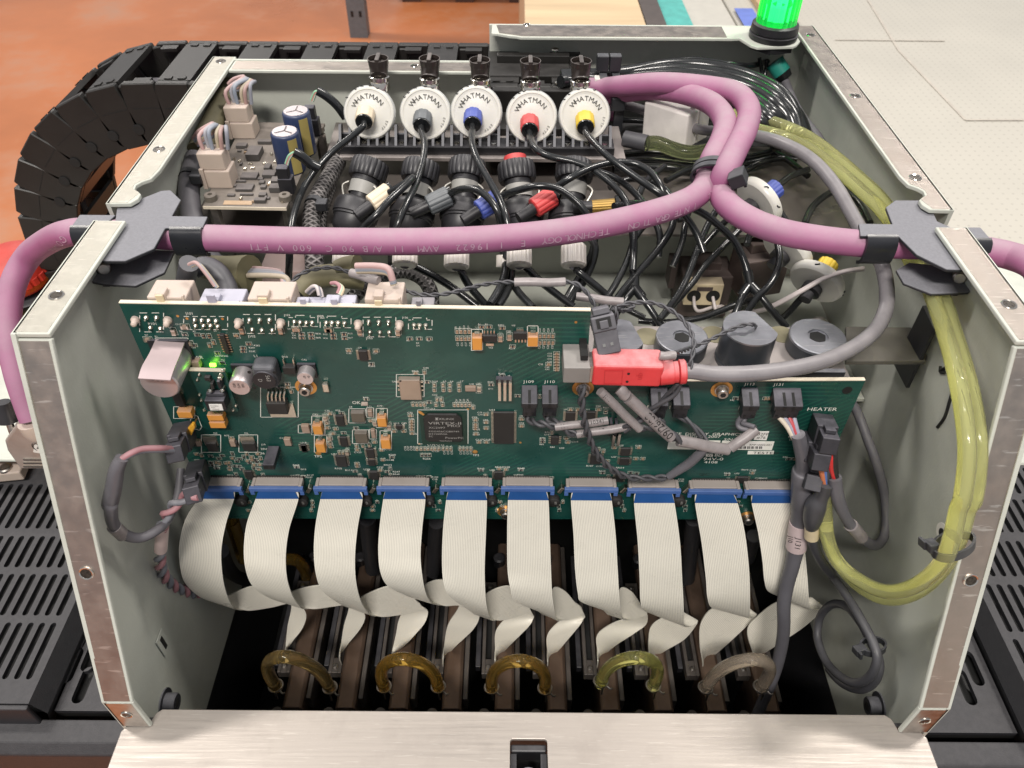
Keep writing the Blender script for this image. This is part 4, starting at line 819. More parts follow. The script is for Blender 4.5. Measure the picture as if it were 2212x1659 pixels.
# bent shield over the big can
ZS = [P('a', 425, 520, y=YP-.0005), P('a', 745, 540, y=YP-.0005), P('a', 585, 965, y=YP-.0230), P('a', 235, 945, y=YP-.0230)]
sh_ = MB().strip([ZS[0], ZS[0].lerp(ZS[3], .35), ZS[0].lerp(ZS[3], .75)+Vector((0, 0, .0010)), ZS[3]], [ZS[1], ZS[1].lerp(ZS[2], .35), ZS[1].lerp(ZS[2], .75)+Vector((0, 0, .0004)), ZS[2]], .0008, 5, 8)
obj("metal_shield", sh_, mat("pinkish dusty metal", (.46, .37, .38, 1), .5, .4, dust=.5, dcol=(.46, .38, .39, 1)), bd, 50)
# power module on its own little board
mz = [P('a', 785, 862, y=YP-.007), P('a', 1172, 872, y=YP-.007), P('a', 1232, 1300, y=YP-.007), P('a', 900, 1300, y=YP-.007)]
mz[3].x = mz[0].x+.0005; mz[2].x = mz[1].x
pm = obj("module_board", MB().prism(mz, (0, .0014, 0)), PCB, bd); pm["label"] = "small power module board mounted on the main board"
edge(mz[0], mz[1], bd)
def onm(c, x0, y0, x1, y1, h, m, nm, bev=.0003): return obj(nm, frontbox(c, x0, y0, x1, y1, h, .007)[0], m, pm, bevel=bev)
tr = onm('a', 945, 1185, 1200, 1292, .006, BLKCONN, "transformer", .0005); onm('a', 1080, 975, 1145, 1055, .004, BLKCONN, "module_chip"); onm('a', 945, 930, 1025, 970, .002, IC, "module_chip"); onm('a', 970, 1075, 1040, 1110, .0045, CHROME, "solder_lug", .001); onm('a', 1105, 1072, 1170, 1110, .0045, CHROME, "solder_lug", .001); onm('a', 955, 1110, 1190, 1165, .0035, BLKCONN, "winding", .0012); onm('a', 1090, 935, 1145, 965, .003, TIN, "module_cap"); onm('a', 1010, 1000, 1065, 1060, .003, IC, "module_chip")
obj("label_patch", MB().prism([P('a', x, y, y=YP-.0132) for x, y in ((1000, 1222), (1140, 1222), (1160, 1288), (1018, 1288))], (0, .0002, 0)), lab, pm)
for k, s in enumerate(("PTN78000", "WAZ", "1773M02E")): text(s, P('a', 1020+6*k, 1245+18*k, y=YP-.01335), .00045, m=INKT, parent=pm, name="label_text", stretch=1.2)
for x, y in ((900, 890), (1130, 890), (1155, 845), (905, 1110), (925, 1170), (955, 1275), (1270, 1275), (1300, 1225), (880, 945)): obj("solder_pin", MB().lathe([(.0007, 0), (.0007, .0006), (.0003, .0012)], P('a', x, y, y=YP-.007), (0, -1, 0), 10), TIN, pm, 40)
# light emitting diode and other odds and ends
LEDM = mat("lit green lamp", (.2, .9, .1, 1), .3, emit=(.25, 1.0, .03, 1), estr=9.0)
p = pb('a', 1050, 782); obj("green_led", MB().b2(p.x-.0013, p.x+.0013, YP-.0012, YP-.0001, p.z-.0008, p.z+.0008), LEDM, bd, bevel=.0003)
GL = bpy.data.lights.new("led_light", 'POINT'); GL.energy = .0011; GL.color = (.35, 1, .05); GL.shadow_soft_size = .001
go = bpy.data.objects.new("led_light", GL); COL.objects.link(go); go.parent = bd; go.location = p + Vector((0, -.0035, -.001)) - ORG[bd.name]
p = pb('b', 765, 790); obj("unlit_led", MB().b2(p.x-.0014, p.x+.0014, YP-.0011, YP-.0001, p.z-.0007, p.z+.0007), BEIGE, bd)
TABM = mat("orange disc capacitor", (.66, .34, .035, 1), .4)
o = obj("film_capacitor", MB().prism([P('a', x, y, y=YP-.010) for x, y in ((840, 1450), (815, 1440), (715, 1555), (712, 1615), (730, 1635), (800, 1590), (850, 1480))], (0, .0022, 0)), TABM, bd, bevel=.0006)
obj("lead", MB().tube([P('a', 838, 1452, y=YP-.009), P('a', 855, 1410, y=YP-.005), pb('a', 872, 1375)], .0004, 6), COPPER, o)
obj("lead", MB().tube([P('a', 845, 1490, y=YP-.008), P('a', 865, 1460, y=YP-.003), pb('a', 862, 1450)], .0003, 6), TIN, o)
sline('a', [(800, 1395), (830, 1340), (880, 1350), (925, 1470), (900, 1505), (850, 1490)]); 
# soldered pins of the connectors on the far side
PINM = multi("solder_joint", [(MB().lathe([(.0011, 0), (.0009, .0006), (.0005, .0012), (.0003, .0022)], (0, 0, 0), (0, -1, -.15), 12), TIN)])
for c, L in {4: "948,415 1015,415 975,480 1040,485 1262,430 1308,432 1353,434 1400,436 1268,468 1320,466 1365,466 1412,470 1617,430 1683,430 1747,430 1635,492 1698,495 1765,497 1908,442 1945,445 1985,447 2023,447 2113,447 2150,447 2190,447", 5: "140,447 178,448 218,448 258,450 415,440 480,442 543,442 422,508 487,510 548,510 708,463 745,465 785,465"}.items():
    for q in L.split():
        x, y = map(float, q.split(',')); obj("solder_joint", None, None, bd, loc=pb(c, x, y-6), mesh=PINM)
PEGM = multi("board_peg", [(MB().lathe([(.0017, 0), (.0018, .0012), (.0012, .0022), (.0012, .0034), (.0006, .004)], (0, 0, 0), (0, -1, -.2), 14), BEIGE)])
for c, x, y in ((4, 880, 418), (4, 1090, 420), (4, 1548, 432), (4, 1822, 434), (5, 348, 442), (5, 615, 445)): obj("board_peg", None, None, bd, loc=pb(c, x, y), mesh=PEGM)
for c, x, y in ((4, 1152, 402), (5, 1757, 442), (5, 1057, 1006), (5, 742, 1230), (5, 1397, 1222), (4, 1212, 418), (4, 1442, 420)): obj("via_pad", MB().lathe([(.0006, 0), (.0006, .0001)], pb(c, x, y), (0, -1, 0), 12), COPPER, bd)
obj("test_point", MB().lathe([(.0013, 0), (.0013, .0002), (.0006, .0006)], pb(5, 1104, 1282), (0, -1, 0), 16), COPPER, bd, 40); obj("test_point", MB().lathe([(.0014, 0), (.0014, .0002)], pb(5, 88, 1290), (0, -1, 0), 16), COPPER, bd)
def bscrew(c, x, y):
    p = pb(c, x, y)
    obj("washer_pad", MB().lathe([(.0048, 0), (.0048, .0002)], p, (0, -1, 0), 28), COPPER, bd, 30)
    o = obj("screw", MB().lathe([(.0032, .0002), (.0032, .0008), (.0026, .0009), (.0026, .0034), (.0022, .0038)], p, (0, -1, 0), 24), STEEL, bd, 30)
    obj("hex_socket", MB().lathe([(.0013, .0038), (.0013, .0040)], p, (0, -1, 0), 6), VOID, o)
for q in ((5, 1803, 868), (6, 598, 722), ('a', 2060, 1030), ('c', 945, 1620), (0, 1093, 1104)): bscrew(*q)
p = pb('c', 2035, 240); obj("mount_hole", MB().lathe([(.0022, 0), (.0022, .0001)], p, (0, -1, 0), 20), VOID, bd)
obj("crystal_clip", frontbox('b', 290, 590, 380, 680, .0022)[0], TIN, bd, bevel=.0004)
# pin headers
o = obj("pin_header", frontbox(5, 1240, 815, 1342, 850, .0025)[0], BLKCONN, bd)
for k in range(3):
    p = P(5, 1262+35*k, 835, y=YP-.0035); obj("pin", MB().b2(p.x-.0006, p.x+.0006, YP-.0038, YP-.0026, P(5, 0, 940, y=YP-.0035).z, p.z), TIN, o)
for x, y in ((1985, 1085), (2020, 1090), (2005, 1160), (2040, 1155)):
    p = P(5, x, y, y=YP-.003); obj("pin", MB().b2(p.x-.0006, p.x+.0006, YP-.0045, YP-.0005, p.z-.008, p.z), BLKCONN if y < 1100 else STEEL, bd)
# upright jumper plug
jp = obj("jumper_plug", MB().b2(P(4, 1705, 1390, y=YP-.0125).x, P(4, 1780, 1390, y=YP-.0125).x, YP-.0125, YP-.0005, P(4, 1740, 1400, y=YP-.0125).z, P(4, 1740, 1368, y=YP-.0125).z), BLKCONN, bd, bevel=.0004)
for x in (1712, 1752): obj("socket", MB().prism([P(4, x+a, 1374+b, y=YP-.0126) for a, b in ((0, 0), (26, 0), (26, 16), (0, 16))], (0, -.0001, 0)), VOID, jp)
# headers with plugs for the wire leads
WIRE_ENDS = {}
def header(key, c, x0, x1, ytop, n):
    a, b = pb(c, x0, ytop), pb(c, x1, ytop)
    h, dz, ln = .0080, .0040, .0068
    prof = lambda x: [(x, YP-.0001, a.z), (x, YP-h, a.z-dz), (x, YP-h, a.z-ln), (x, YP-.0001, a.z-ln)]
    o = obj("wire_header", MB().prism(prof(a.x), (b.x-a.x, 0, 0)), BLKCONN, bd, bevel=.0004)
    nrm = Vector((0, -dz, h)).normalized()
    for k in range(1 if n == 2 else 2):
        xc = a.x+(b.x-a.x)*((.5,) if n == 2 else (.36, .68))[k]
        st, en = Vector((xc, YP-.0022, a.z-.0012))+nrm*.00015, Vector((xc, YP-h+.0002, a.z-dz+.0001))+nrm*.00015
        obj("key_slot", MB().prism([st+Vector((-.0006, 0, 0)), st+Vector((.0006, 0, 0)), en+Vector((.0006, 0, 0)), en+Vector((-.0006, 0, 0))], nrm*.0001), VOID, o)
        obj("key_slot", MB().b2(xc-.0006, xc+.0006, YP-h-.0002, YP-h-.0001, a.z-.0066, a.z-dz-.0002), VOID, o)
    w = (b.x-a.x)
    pl = obj("wire_plug", MB().b2(a.x+w*.10, b.x-w*.06, YP-h+.0006, YP-.0022, a.z-ln-.0058, a.z-ln+.003), BLKCONN, bd, bevel=.0003)
    ends = []
    for k in range(n):
        x = a.x+w*.10+(w*.84)*(k+.5)/n
        obj("contact_window", MB().b2(x-.0005, x+.0005, YP-h+.0004, YP-h+.0005, a.z-ln-.0046, a.z-ln-.0034), VOID, pl)
        ends.append(Vector((x, YP-h/2-.0008, a.z-ln-.0055)))
    WIRE_ENDS[key] = ends
header("J109", 5, 1405, 1508, 846, 2); header("J110", 5, 1537, 1640, 846, 2); header("J111", 'c', -110, 78, 198, 2); header("J112", 'c', 132, 318, 192, 2); header("J113", 'c', 882, 1066, 202, 2); header("J131", 'c', 1225, 1535, 205, 4)
# long side plugs at the left and right ends of the board (stand out towards the front)
def edge_plug(key, c, front, back, w, hh, n, lean=0):
    """block running from the board outwards; front/back = picture points of its outer and inner top centre."""
    f, b = P(c, *front[:2], y=YP-front[2]), P(c, *back, y=YP)
    d = f-b; L = d.length; d.normalize(); sx = d.cross(Vector((0, 0, 1))).normalized(); up = sx.cross(d).normalized()
    R_ = Matrix((sx, d, up)).transposed()
    o = obj("side_plug", MB().box(b+d*L*.30-up*hh*.5, (w, L*.60, hh), R_), BLKCONN, bd, bevel=.0004)
    o2 = obj("plug_latch", MB().box(b+d*L*.80-up*hh*.55, (w*.82, L*.42, hh*.8), R_), BLKCONN, bd, bevel=.0004)
    obj("latch_bar", MB().box(b+d*L*.72-up*hh*.02, (w*.5, L*.25, hh*.18), R_), BLKCONN, o2, bevel=.0002)
    WIRE_ENDS[key] = [f-up*hh*.55+sx*w*.25*s for s in (-1, 1)]
edge_plug("left_upper", 4, (1110, 1225, .026), (1185, 1085), .0085, .0095, 2)
edge_plug("left_lower", 4, (1225, 1490, .030), (1275, 1335), .0085, .010, 2)
edge_plug("right_upper", 'h', (700, 395, .020), (625, 235), .009, .010, 2)
edge_plug("right_middle", 'h', (635, 510, .022), (545, 365), .009, .010, 2)
edge_plug("right_lower", 'h', (580, 668, .020), (520, 600), .009, .009, 2)
# ribbon sockets with blue sliders
SOCK = mat("ivory socket", (.33, .29, .26, 1), .5, dust=.4, dcol=(.29, .26, .255, 1)); BLUE = mat("blue slider plastic", (.055, .12, .33, 1), .45, dust=.35, dcol=(.20, .24, .36, 1))
RU = (471, 602, 739, 874, 1009, 1140, 1276, 1410, 1541, 1660)
RIB = []
for i, u in enumerate(RU):
    vv = 1028 + (8 if i > 5 else 0)*((i-5)/4 if i > 5 else 0)
    a, b = at(u-47, vv, y=YP), at(u+47, vv, y=YP)
    hs = .0056
    o = obj("ribbon_socket", MB().b2(a.x, b.x, YP-hs, YP-.0001, a.z-.0034, a.z), SOCK, bd, bevel=.0003)
    pn = MB()
    for k in range(26):
        x = a.x+(b.x-a.x)*(k+.5)/26; pn.b2(x-.0002, x+.0002, YP-.0010, YP-.0002, a.z+.0001, a.z+.0010)
    stuff(obj("contact_row", pn, IC, o))
    for s, x in ((-1, a.x), (1, b.x)): obj("socket_arm", MB().b2(x, x+s*.0016, YP-hs-.0006, YP-.0010, a.z-.0030, a.z+.0002), SOCK, o, bevel=.0003)
    obj("slider", MB().b2(a.x-.0024, b.x+.0024, YP-hs-.0022, YP-hs-.0001, a.z-.0028, a.z-.0004), BLUE, o, bevel=.0003)
    for s, x in ((-1, a.x-.0024), (1, b.x+.0024)): obj("slider_tab", MB().b2(x, x-s*.0020, YP-hs-.0018, YP-hs-.0002, a.z-.0058, a.z-.0033), BLUE, o, bevel=.0002)
    RIB.append((a.x, b.x, YP-hs-.0010, a.z-.0028))
# little round coils between the ribbon sockets
for i, u in enumerate((523, 653, 790, 925, 1060, 1195, 1330, 1465)):
    p = at(u, 1076, y=YP); o = obj("coil", MB().lathe([(.0034, 0), (.0034, .0030), (.0029, .0034)], p, (0, -1, 0), 20), IC, bd, 40)
    text("683", p+Vector((.0006, -.0036, .0018)), .0011, (0, 0, -1), (1, 0, 0), GREYT, o, "marking")
    q = at(u+16, 1050, y=YP); obj("coil_clip", MB().box(q+Vector((0, -.0015, 0)), (.0020, .003, .0045), Matrix.Rotation(.5, 3, 'Y')), TIN, bd, bevel=.0003)
# connectors on the far side, their tops rising above the board edge
def back_plug(c, x0, x1, top, m, style, lab_=None):
    """x0..x1 at the board edge, top = picture y of its upper rim."""
    ya = YP+.0022; e = P(c, x0, 0, y=ya)
    a, b = P(c, x0, 560, y=ya), P(c, x1, 560, y=ya)
    return a, b
YEL = mat("yellowed nylon", (.60, .50, .33, 1), .45, sss=.1, dust=.25, dcol=(.55, .46, .44, 1))
def bplug(c, x0, x1, yedge, ytop, m, depth, tall, latch, name="rear_connector"):
    ya = YP+.0025
    a, b = P(c, x0, yedge, y=ya), P(c, x1, yedge, y=ya)
    zt = P(c, (x0+x1)/2, ytop, y=ya+depth).z
    o = obj(name, MB().b2(a.x, b.x, ya, ya+depth, a.z-.012, zt), m, bd, bevel=.0006)
    w = b.x-a.x
    if latch:
        xm = a.x+w*.38
        obj("latch", MB().b2(xm-w*.13, xm+w*.13, ya-.0006, ya+.0040, a.z-.002, zt+.0022), m, o, bevel=.0005)
        obj("latch_hook", MB().b2(xm-w*.10, xm+w*.10, ya-.0016, ya-.0007, a.z+.0002, a.z+.0042), YEL if m is BEIGE else m, o, bevel=.0003)
        obj("side_rib", MB().b2(b.x-w*.10, b.x-w*.04, ya-.0005, ya+.001, a.z-.002, zt+.001), m, o, bevel=.0003)
    return o, a, b, zt
LILAC = mat("pale lilac plastic", (.36, .36, .44, 1), .5, dust=.4, dcol=(.46, .44, .48, 1))
J = {}
J[1] = bplug('e', 1430, 1810, 1072, 860, BEIGE, .012, 0, True)
J[2] = bplug('e', 1905, 2330, 1072, 945, LILAC, .010, 0, True)
J[3] = bplug('j', 395, 775, 548, 345, BEIGE, .012, 0, True)
J[4] = bplug('j', 785, 1045, 556, 480, LILAC, .007, 0, True)
J[5] = bplug('j', 1050, 1320, 558, 460, LILAC, .007, 0, True)
J[6] = bplug('j', 1412, 1740, 570, 350, BEIGE, .012, 0, True)
J[7] = bplug('j', 1805, 2008, 572, 482, mat("grey plug plastic", (.16, .16, .18, 1), .5, dust=.4), .007, 0, True)
# ------------------------------------------------------------------ ribbon cables
def ribbon_mat():
    m = mat("white ribbon cable", (.86, .82, .72, 1), .30, var=.03, spec=.5)
    nt = m.node_tree; L = nt.links; b = nt.nodes["Principled BSDF"]
    src = b.inputs["Base Color"].links[0].from_socket
    uv = N(nt, "ShaderNodeUVMap"); sp = N(nt, "ShaderNodeSeparateXYZ"); L.new(uv.outputs[0], sp.inputs[0])
    mu = N(nt, "ShaderNodeMath", operation='MULTIPLY'); mu.inputs[1].default_value = 26*2*math.pi; L.new(sp.outputs[0], mu.inputs[0])
    co = N(nt, "ShaderNodeMath", operation='COSINE'); L.new(mu.outputs[0], co.inputs[0])
    r = N(nt, "ShaderNodeMapRange", i_From_Min=.1, i_From_Max=1.0, i_To_Min=0.0, i_To_Max=.62); L.new(co.outputs[0], r.inputs[0])
    k = N(nt, "ShaderNodeMix", data_type='RGBA'); L.new(r.outputs[0], k.inputs[0]); L.new(src, k.inputs[6]); k.inputs[7].default_value = (.38, .37, .32, 1); L.new(k.outputs[2], b.inputs["Base Color"])
    bp = N(nt, "ShaderNodeBump", i_Strength=.22, i_Distance=.0003, invert=True); L.new(co.outputs[0], bp.inputs["Height"]); L.new(bp.outputs[0], b.inputs["Normal"])
    return m
RIBM = ribbon_mat(); BLUET = mat("blue ribbon stiffener", (.014, .08, .27, 1), .38)
# edges in the close views: left edge, right edge of the hanging face, then rows (left, right, depth) behind the fold
RD = [
 (7, [(1060,215),(990,330),(957,470),(963,590),(990,670)], [(1252,215),(1208,350),(1182,500),(1190,640),(1212,735)],
     [((1060,738),(1245,800),.2280),((1150,770),(1270,812),.2330),((1225,735),(1335,817),.2370),((1340,690),(1450,800),.2395),((1440,690),(1550,778),.2410),((1520,715),(1610,800),.2420),((1555,790),(1634,845),.2415),((1535,900),(1612,915),.2380),((1526,1000),(1555,990),.2345)], (1523,1045)),
 (7, [(1367,215),(1318,350),(1302,480),(1310,590),(1345,680)], [(1595,215),(1545,380),(1526,520),(1532,640),(1560,735)],
     [((1420,738),(1600,795),.2280),((1500,765),(1625,808),.2330),((1565,715),(1690,808),.2370),((1690,685),(1800,792),.2395),((1780,690),(1860,785),.2410),((1850,720),(1915,800),.2420),((1862,800),(1948,848),.2415),((1835,900),(1922,915),.2380),((1820,1000),(1850,1005),.2345)], (1812,1070)),
 (9, [(387,88),(357,250),(348,400),(360,530),(395,620)], [(632,88),(603,260),(588,420),(592,560),(618,680)],
     [((480,690),(660,752),.2280),((560,720),(690,772),.2330),((640,655),(760,778),.2370),((790,600),(880,762),.2395),((880,630),(960,742),.2410),((930,690),(1000,735),.2420),((850,775),(1010,762),.2415),((825,880),(985,825),.2380),((808,960),(900,920),.2345)], (798,1015)),
 (9, [(752,88),(730,250),(722,400),(735,520),(775,595)], [(996,88),(978,260),(968,420),(978,540),(998,640)],
     [((860,642),(1030,697),.2280),((940,665),(1060,707),.2330),((1000,590),(1110,716),.2370),((1090,565),(1175,712),.2395),((1170,600),(1250,720),.2410),((1210,660),(1300,740),.2420),((1180,740),(1306,790),.2415),((1125,830),(1265,860),.2380),((1104,950),(1160,960),.2345)], (1097,1042)),
 (9, [(1117,93),(1097,280),(1092,480),(1105,600),(1145,665)], [(1353,95),(1347,300),(1340,500),(1345,660),(1358,745)],
     [((1250,740),(1375,793),.2280),((1300,760),(1395,800),.2330),((1345,650),(1440,798),.2370),((1470,600),(1530,775),.2395),((1540,640),(1590,752),.2410),((1575,700),(1622,770),.2420),((1470,780),(1622,788),.2415),((1405,860),(1595,835),.2380),((1400,960),(1480,950),.2345)], (1400,1040)),
 (9, [(1475,93),(1470,280),(1472,500),(1488,610),(1515,685)], [(1710,95),(1718,300),(1725,500),(1732,650),(1745,735)],
     [((1640,740),(1755,793),.2280),((1690,755),(1780,800),.2330),((1735,618),(1815,798),.2370),((1800,625),(1868,780),.2395),((1860,690),(1905,762),.2410),((1900,740),(1922,775),.2420),((1780,800),(1915,790),.2415),((1705,880),(1890,830),.2380),((1702,970),(1780,960),.2345)], (1706,1045)),
 (9, [(1840,95),(1855,300),(1864,500),(1880,640),(1900,690)], [(2077,97),(2100,300),(2112,500),(2120,640),(2130,730)],
     [((2020,735),(2140,787),.2280),((2070,760),(2165,797),.2330),((2125,620),(2200,796),.2370),((2190,630),(2250,780),.2395),((2240,700),(2280,770),.2410),((2270,760),(2286,790),.2420),((2100,810),(2270,830),.2415),((1995,880),(2200,880),.2380),((1992,970),(2080,960),.2345)], (1997,1040)),
 (8, [(130,237),(150,450),(160,640),(165,770)], [(346,237),(376,450),(388,650),(396,800)],
     [((185,815),(398,890),.2275),((260,845),(420,905),.2325),((340,850),(460,890),.2365),((400,830),(470,872),.2390),((300,850),(462,895),.2395),((225,900),(400,970),.2370),((208,980),(300,1030),.2335)], (215,1085)),
 (8, [(455,237),(490,450),(513,640),(522,750)], [(682,238),(722,400),(745,600),(750,760)],
     [((545,800),(750,850),.2275),((610,812),(765,858),.2325),((680,810),(780,848),.2365),((730,800),(784,838),.2390),((560,805),(770,860),.2395),((490,880),(700,930),.2370),((480,980),(590,1030),.2335)], (499,1104)),
 (8, [(757,238),(792,400),(815,550),(826,660)], [(978,238),(1030,400),(1052,600),(1062,730)],
     [((850,715),(1072,808),.2275),((930,745),(1095,812),.2325),((1010,760),(1128,806),.2365),((1075,750),(1136,795),.2390),((905,770),(1120,830),.2395),((790,850),(1030,910),.2370),((735,930),(880,1010),.2335)], (778,1080)),
]
PLACES = ["first ribbon cable from the left wall", "second ribbon cable from the left wall", "third ribbon cable from the left wall", "fourth ribbon cable from the left wall", "fifth ribbon cable from the left wall", "fifth ribbon cable from the right wall", "fourth ribbon cable from the right wall", "third ribbon cable from the right wall", "second ribbon cable from the right wall, folded back sharply", "ribbon cable nearest the right wall, partly behind the grey cable"]
for i, (c, LA, LB, rows, tip) in enumerate(RD):
    x0, x1, ysl, zs = RIB[i]
    t = thing("ribbon_cable", ((x0+x1)/2, ysl-.002, zs-.01), "white flat " + PLACES[i], "ribbon cable", "ribbon cables hanging from the circuit board")
    k = .0022
    y0 = ysl+.0002
    A = [Vector((x0+k-.0002, y0, zs+.0005))]; B = [Vector((x1-k+.0002, y0, zs+.0005))]
    n = len(LA)
    depth = [y0-.0004, .2335, .2290, .2250, .2250, .2250] if n == 5 else [y0-.0004, .2330, .2285, .2255]
    za = []
    for j in range(n):
        A.append(P(c, *LA[j], y=depth[j])); B.append(P(c, *LB[j], y=depth[j]))
    for a, b, d in rows:
        A.append(P(c, *a, y=d)); B.append(P(c, *b, y=d+.001))
    A.append(P(c, *tip, y=.2270)); B.append(P(c, *tip, y=.2390))
    A.append(A[-1]+Vector((0, 0, -.010))); B.append(B[-1]+Vector((0, 0, -.010)))
    obj("ribbon", MB().strip(A, B, .0007, 7, 10), RIBM, t, 60)
    # blue stiffener round the plugged end
    obj("blue_stiffener", MB().strip([A[0]+Vector((0, -.0006, 0)), A[1]+Vector((0, -.0006, 0))], [B[0]+Vector((0, -.0006, 0)), B[1]+Vector((0, -.0006, 0))], .0006, 2, 4), BLUET, t)
# ------------------------------------------------------------------ print heads in the well
HEADM = mat("brown stained head metal", (.17, .115, .085, 1), .42, .45, var=.25, vscale=45, stain=(.14, .08, .05, 1), stain_amt=.8, stain_scale=40)
FRAMEM = mat("dull grey head frame", (.12, .105, .095, 1), .45, .4, var=.2)
AMBER = [mat("amber tube %d" % k, c_, .07, trans=t_, ior=1.3, var=.05, spec=.8) for k, (c_, t_) in enumerate((((.62, .46, .20, 1), .93), ((.80, .52, .12, 1), .93), ((.74, .50, .14, 1), .93), ((.90, .88, .34, 1), .93), ((.55, .47, .38, 1), .75)))]
HZ = -.4680
ordn = ["first", "second", "third", "fourth", "fifth", "sixth", "seventh", "eighth", "ninth", "tenth"]
HX = []
for i in range(10):
    u = 636 + 113.7*i; p = at(u, 1500, z=HZ)
    HX.append(p.x)
    t = thing("print_head", (p.x, .25, HZ-.06), "brown metal print head in the dark well, %s from the left" % ordn[i], "print head", "print heads in the well")
    x = p.x
    # main bar: stepped section running back
    sec = [(-.0062, -.010), (-.0062, -.0015), (-.0045, 0), (.0040, 0), (.0058, -.0020), (.0058, -.010)]
    yb = .318
    yfr = .1985
    obj("head_bar", MB().prism([(x+a, yfr, HZ+b) for a, b in sec], (0, yb-yfr, 0)), HEADM, t, bevel=.0005)
    obj("head_nose", MB().prism([(x-.0060, yfr, HZ-.0105), (x-.0060, yfr+.030, HZ-.0105), (x-.0060, yfr+.030, HZ-.060), (x-.0060, yfr-.010, HZ-.060), (x-.0060, yfr-.004, HZ-.022)], (.0116, 0, 0)), HEADM, t, bevel=.0006)
    obj("side_rail", MB().b2(x+.0062, x+.0092, .206, yb, HZ-.018, HZ-.004), FRAMEM, t, bevel=.0004)
    # connector frame on its left
    f0, f1, g0, g1 = x-.0150, x-.0068, .222, .288
    obj("connector_frame", MB().b2(f0, f0+.0022, g0, g1, HZ-.010, HZ-.003).b2(f1-.0022, f1, g0, g1, HZ-.010, HZ-.003).b2(f0+.0022, f1-.0022, g0, g0+.010, HZ-.010, HZ-.0032).b2(f0+.0022, f1-.0022, g1-.008, g1, HZ-.010, HZ-.0032), FRAMEM, t, bevel=.0003)
    obj("connector_slot", MB().b2(f0+.0023, f1-.0023, g0+.010, g1-.008, HZ-.014, HZ-.009), VOID, t)
    obj("pcb_edge", MB().b2(x-.0192, x-.0160, .228, .312, HZ-.012, HZ-.006), BLACKP, t, bevel=.0004)
    for yy in (g0+.004, g1-.004): obj("frame_screw", MB().lathe([(.0016, 0), (.0016, .0010), (.0010, .0016)], (x-.0110, yy, HZ-.003), (0, 0, 1), 12), STEEL, t, 30)
    obj("nozzle", MB().lathe([(.0042, -.006), (.0042, .001), (.0034, .0015), (.0034, .006)], (x-.0130, .2015, HZ-.020), (0, 0, 1), 16), FRAMEM, t, 30)
    obj("foot_peg", MB().lathe([(.0040, -.020), (.0040, -.004), (.0030, 0)], (x-.0125, .188, HZ-.030), (0, 0, 1), 16), FRAMEM, t, 30)
    obj("foot_plate", MB().b2(x-.0220, x-.0182, .186, .204, HZ-.060, HZ-.028), FRAMEM, t, bevel=.0004)
    obj("rear_barb", MB().lathe([(.0042, -.004), (.0042, .004), (.0030, .005)], (x-.0050, .302, HZ+.002), (0, 0, 1), 16), BLACKP, t, 30)
LOOPS = [(7, (1470,1215), (1600,1060), (1760,1225)), (9, (755,1180), (905,1020), (1070,1180)), (9, (1380,1185), (1545,1030), (1690,1190)), (8, (0,1180), (130,1065), (235,1215)), (8, (515,1225), (690,1075), (810,1220))]
ln = ["leftmost amber", "second amber", "middle amber", "bright yellow", "grey topped amber"]
for i, (c, a, m_, b) in enumerate(LOOPS):
    if i == 3: a = (-45, 1190)
    A_, B_ = P(c, *a, y=.2020), P(c, *b, y=.2020)
    M_ = P(c, *m_, y=.196)
    zt = M_.z; mid = (A_.x+B_.x)/2
    hw = (B_.x-A_.x)/2; base = (A_.z+B_.z)/2
    pts = [A_+Vector((0, .001, -.004))] + [Vector((mid-hw*math.cos(math.pi*q/12), .2015-.006*math.sin(math.pi*q/12), base+(zt-base)*math.sin(math.pi*q/12)**.8)) for q in range(13)] + [B_+Vector((0, .001, -.004))]
    t = thing("tube_loop", (mid, .2, A_.z), ln[i]+" tube loop joining two print heads", "tube", "tube loops on the print heads")
    obj("tube_wall", MB().tube(pts, .0036, 14, 6), AMBER[i], t, 60)
    for q in (A_, B_):
        obj("spring_clip", MB().torus(q+Vector((0, 0, -.0012)), (0, .1, 1), .0041, .0006, 20, 6), STEEL, t, 60)
        obj("clip_ear", MB().tube([q+Vector((.0030, -.0028, -.0012)), q+Vector((.0050, -.0045, -.0016)), q+Vector((.0062, -.0040, -.0014))], .0006, 6), STEEL, t, 60)
        obj("clip_tail", MB().tube([q+Vector((.0005, -.0041, -.0012)), q+Vector((.0006, -.0046, -.0045)), q+Vector((.0006, -.0046, -.0080))], .0006, 6), STEEL, t, 60)
# rear amber hoses in the gloom and dark hoses between the ribbons
for k, (c, pts, r, m) in enumerate([(7, [(1235,335,.262), (1265,430,.268), (1300,540,.275)], .0042, AMBER[1]), (7, [(1500,545,.285), (1580,550,.288), (1620,590,.290), (1640,650,.292)], .0040, AMBER[1]), (7, [(1180,500,.250), (1210,580,.262), (1260,640,.275), (1330,660,.285)], .0045, DKGREY),
                                     (7, [(1960,330,.280), (1970,450,.285), (1990,600,.290)], .0050, DKGREY), (9, [(1060,230,.285), (1050,350,.290), (1040,520,.296)], .0050, DKGREY), (8, [(450,330,.275), (430,520,.285), (405,740,.293)], .0050, DKGREY), (8, [(770,420,.280), (740,540,.288)], .0045, DKGREY)]):
    tag(obj("rear_hose", MB().tube([P(c, x, y, y=d) for x, y, d in pts], r, 12, 5), m, smooth=60), ["amber hose behind the first ribbon cable gap", "amber hose end with clip behind the second ribbon cable", "black hose curving from under the first ribbon cable", "dark hose behind the third ribbon cable", "dark hose behind the fifth ribbon cable", "dark hose right of the third ribbon cable from the right", "dark hose behind the last ribbon cable"][k], "hose", "hoses in the gloom behind the ribbon cables")
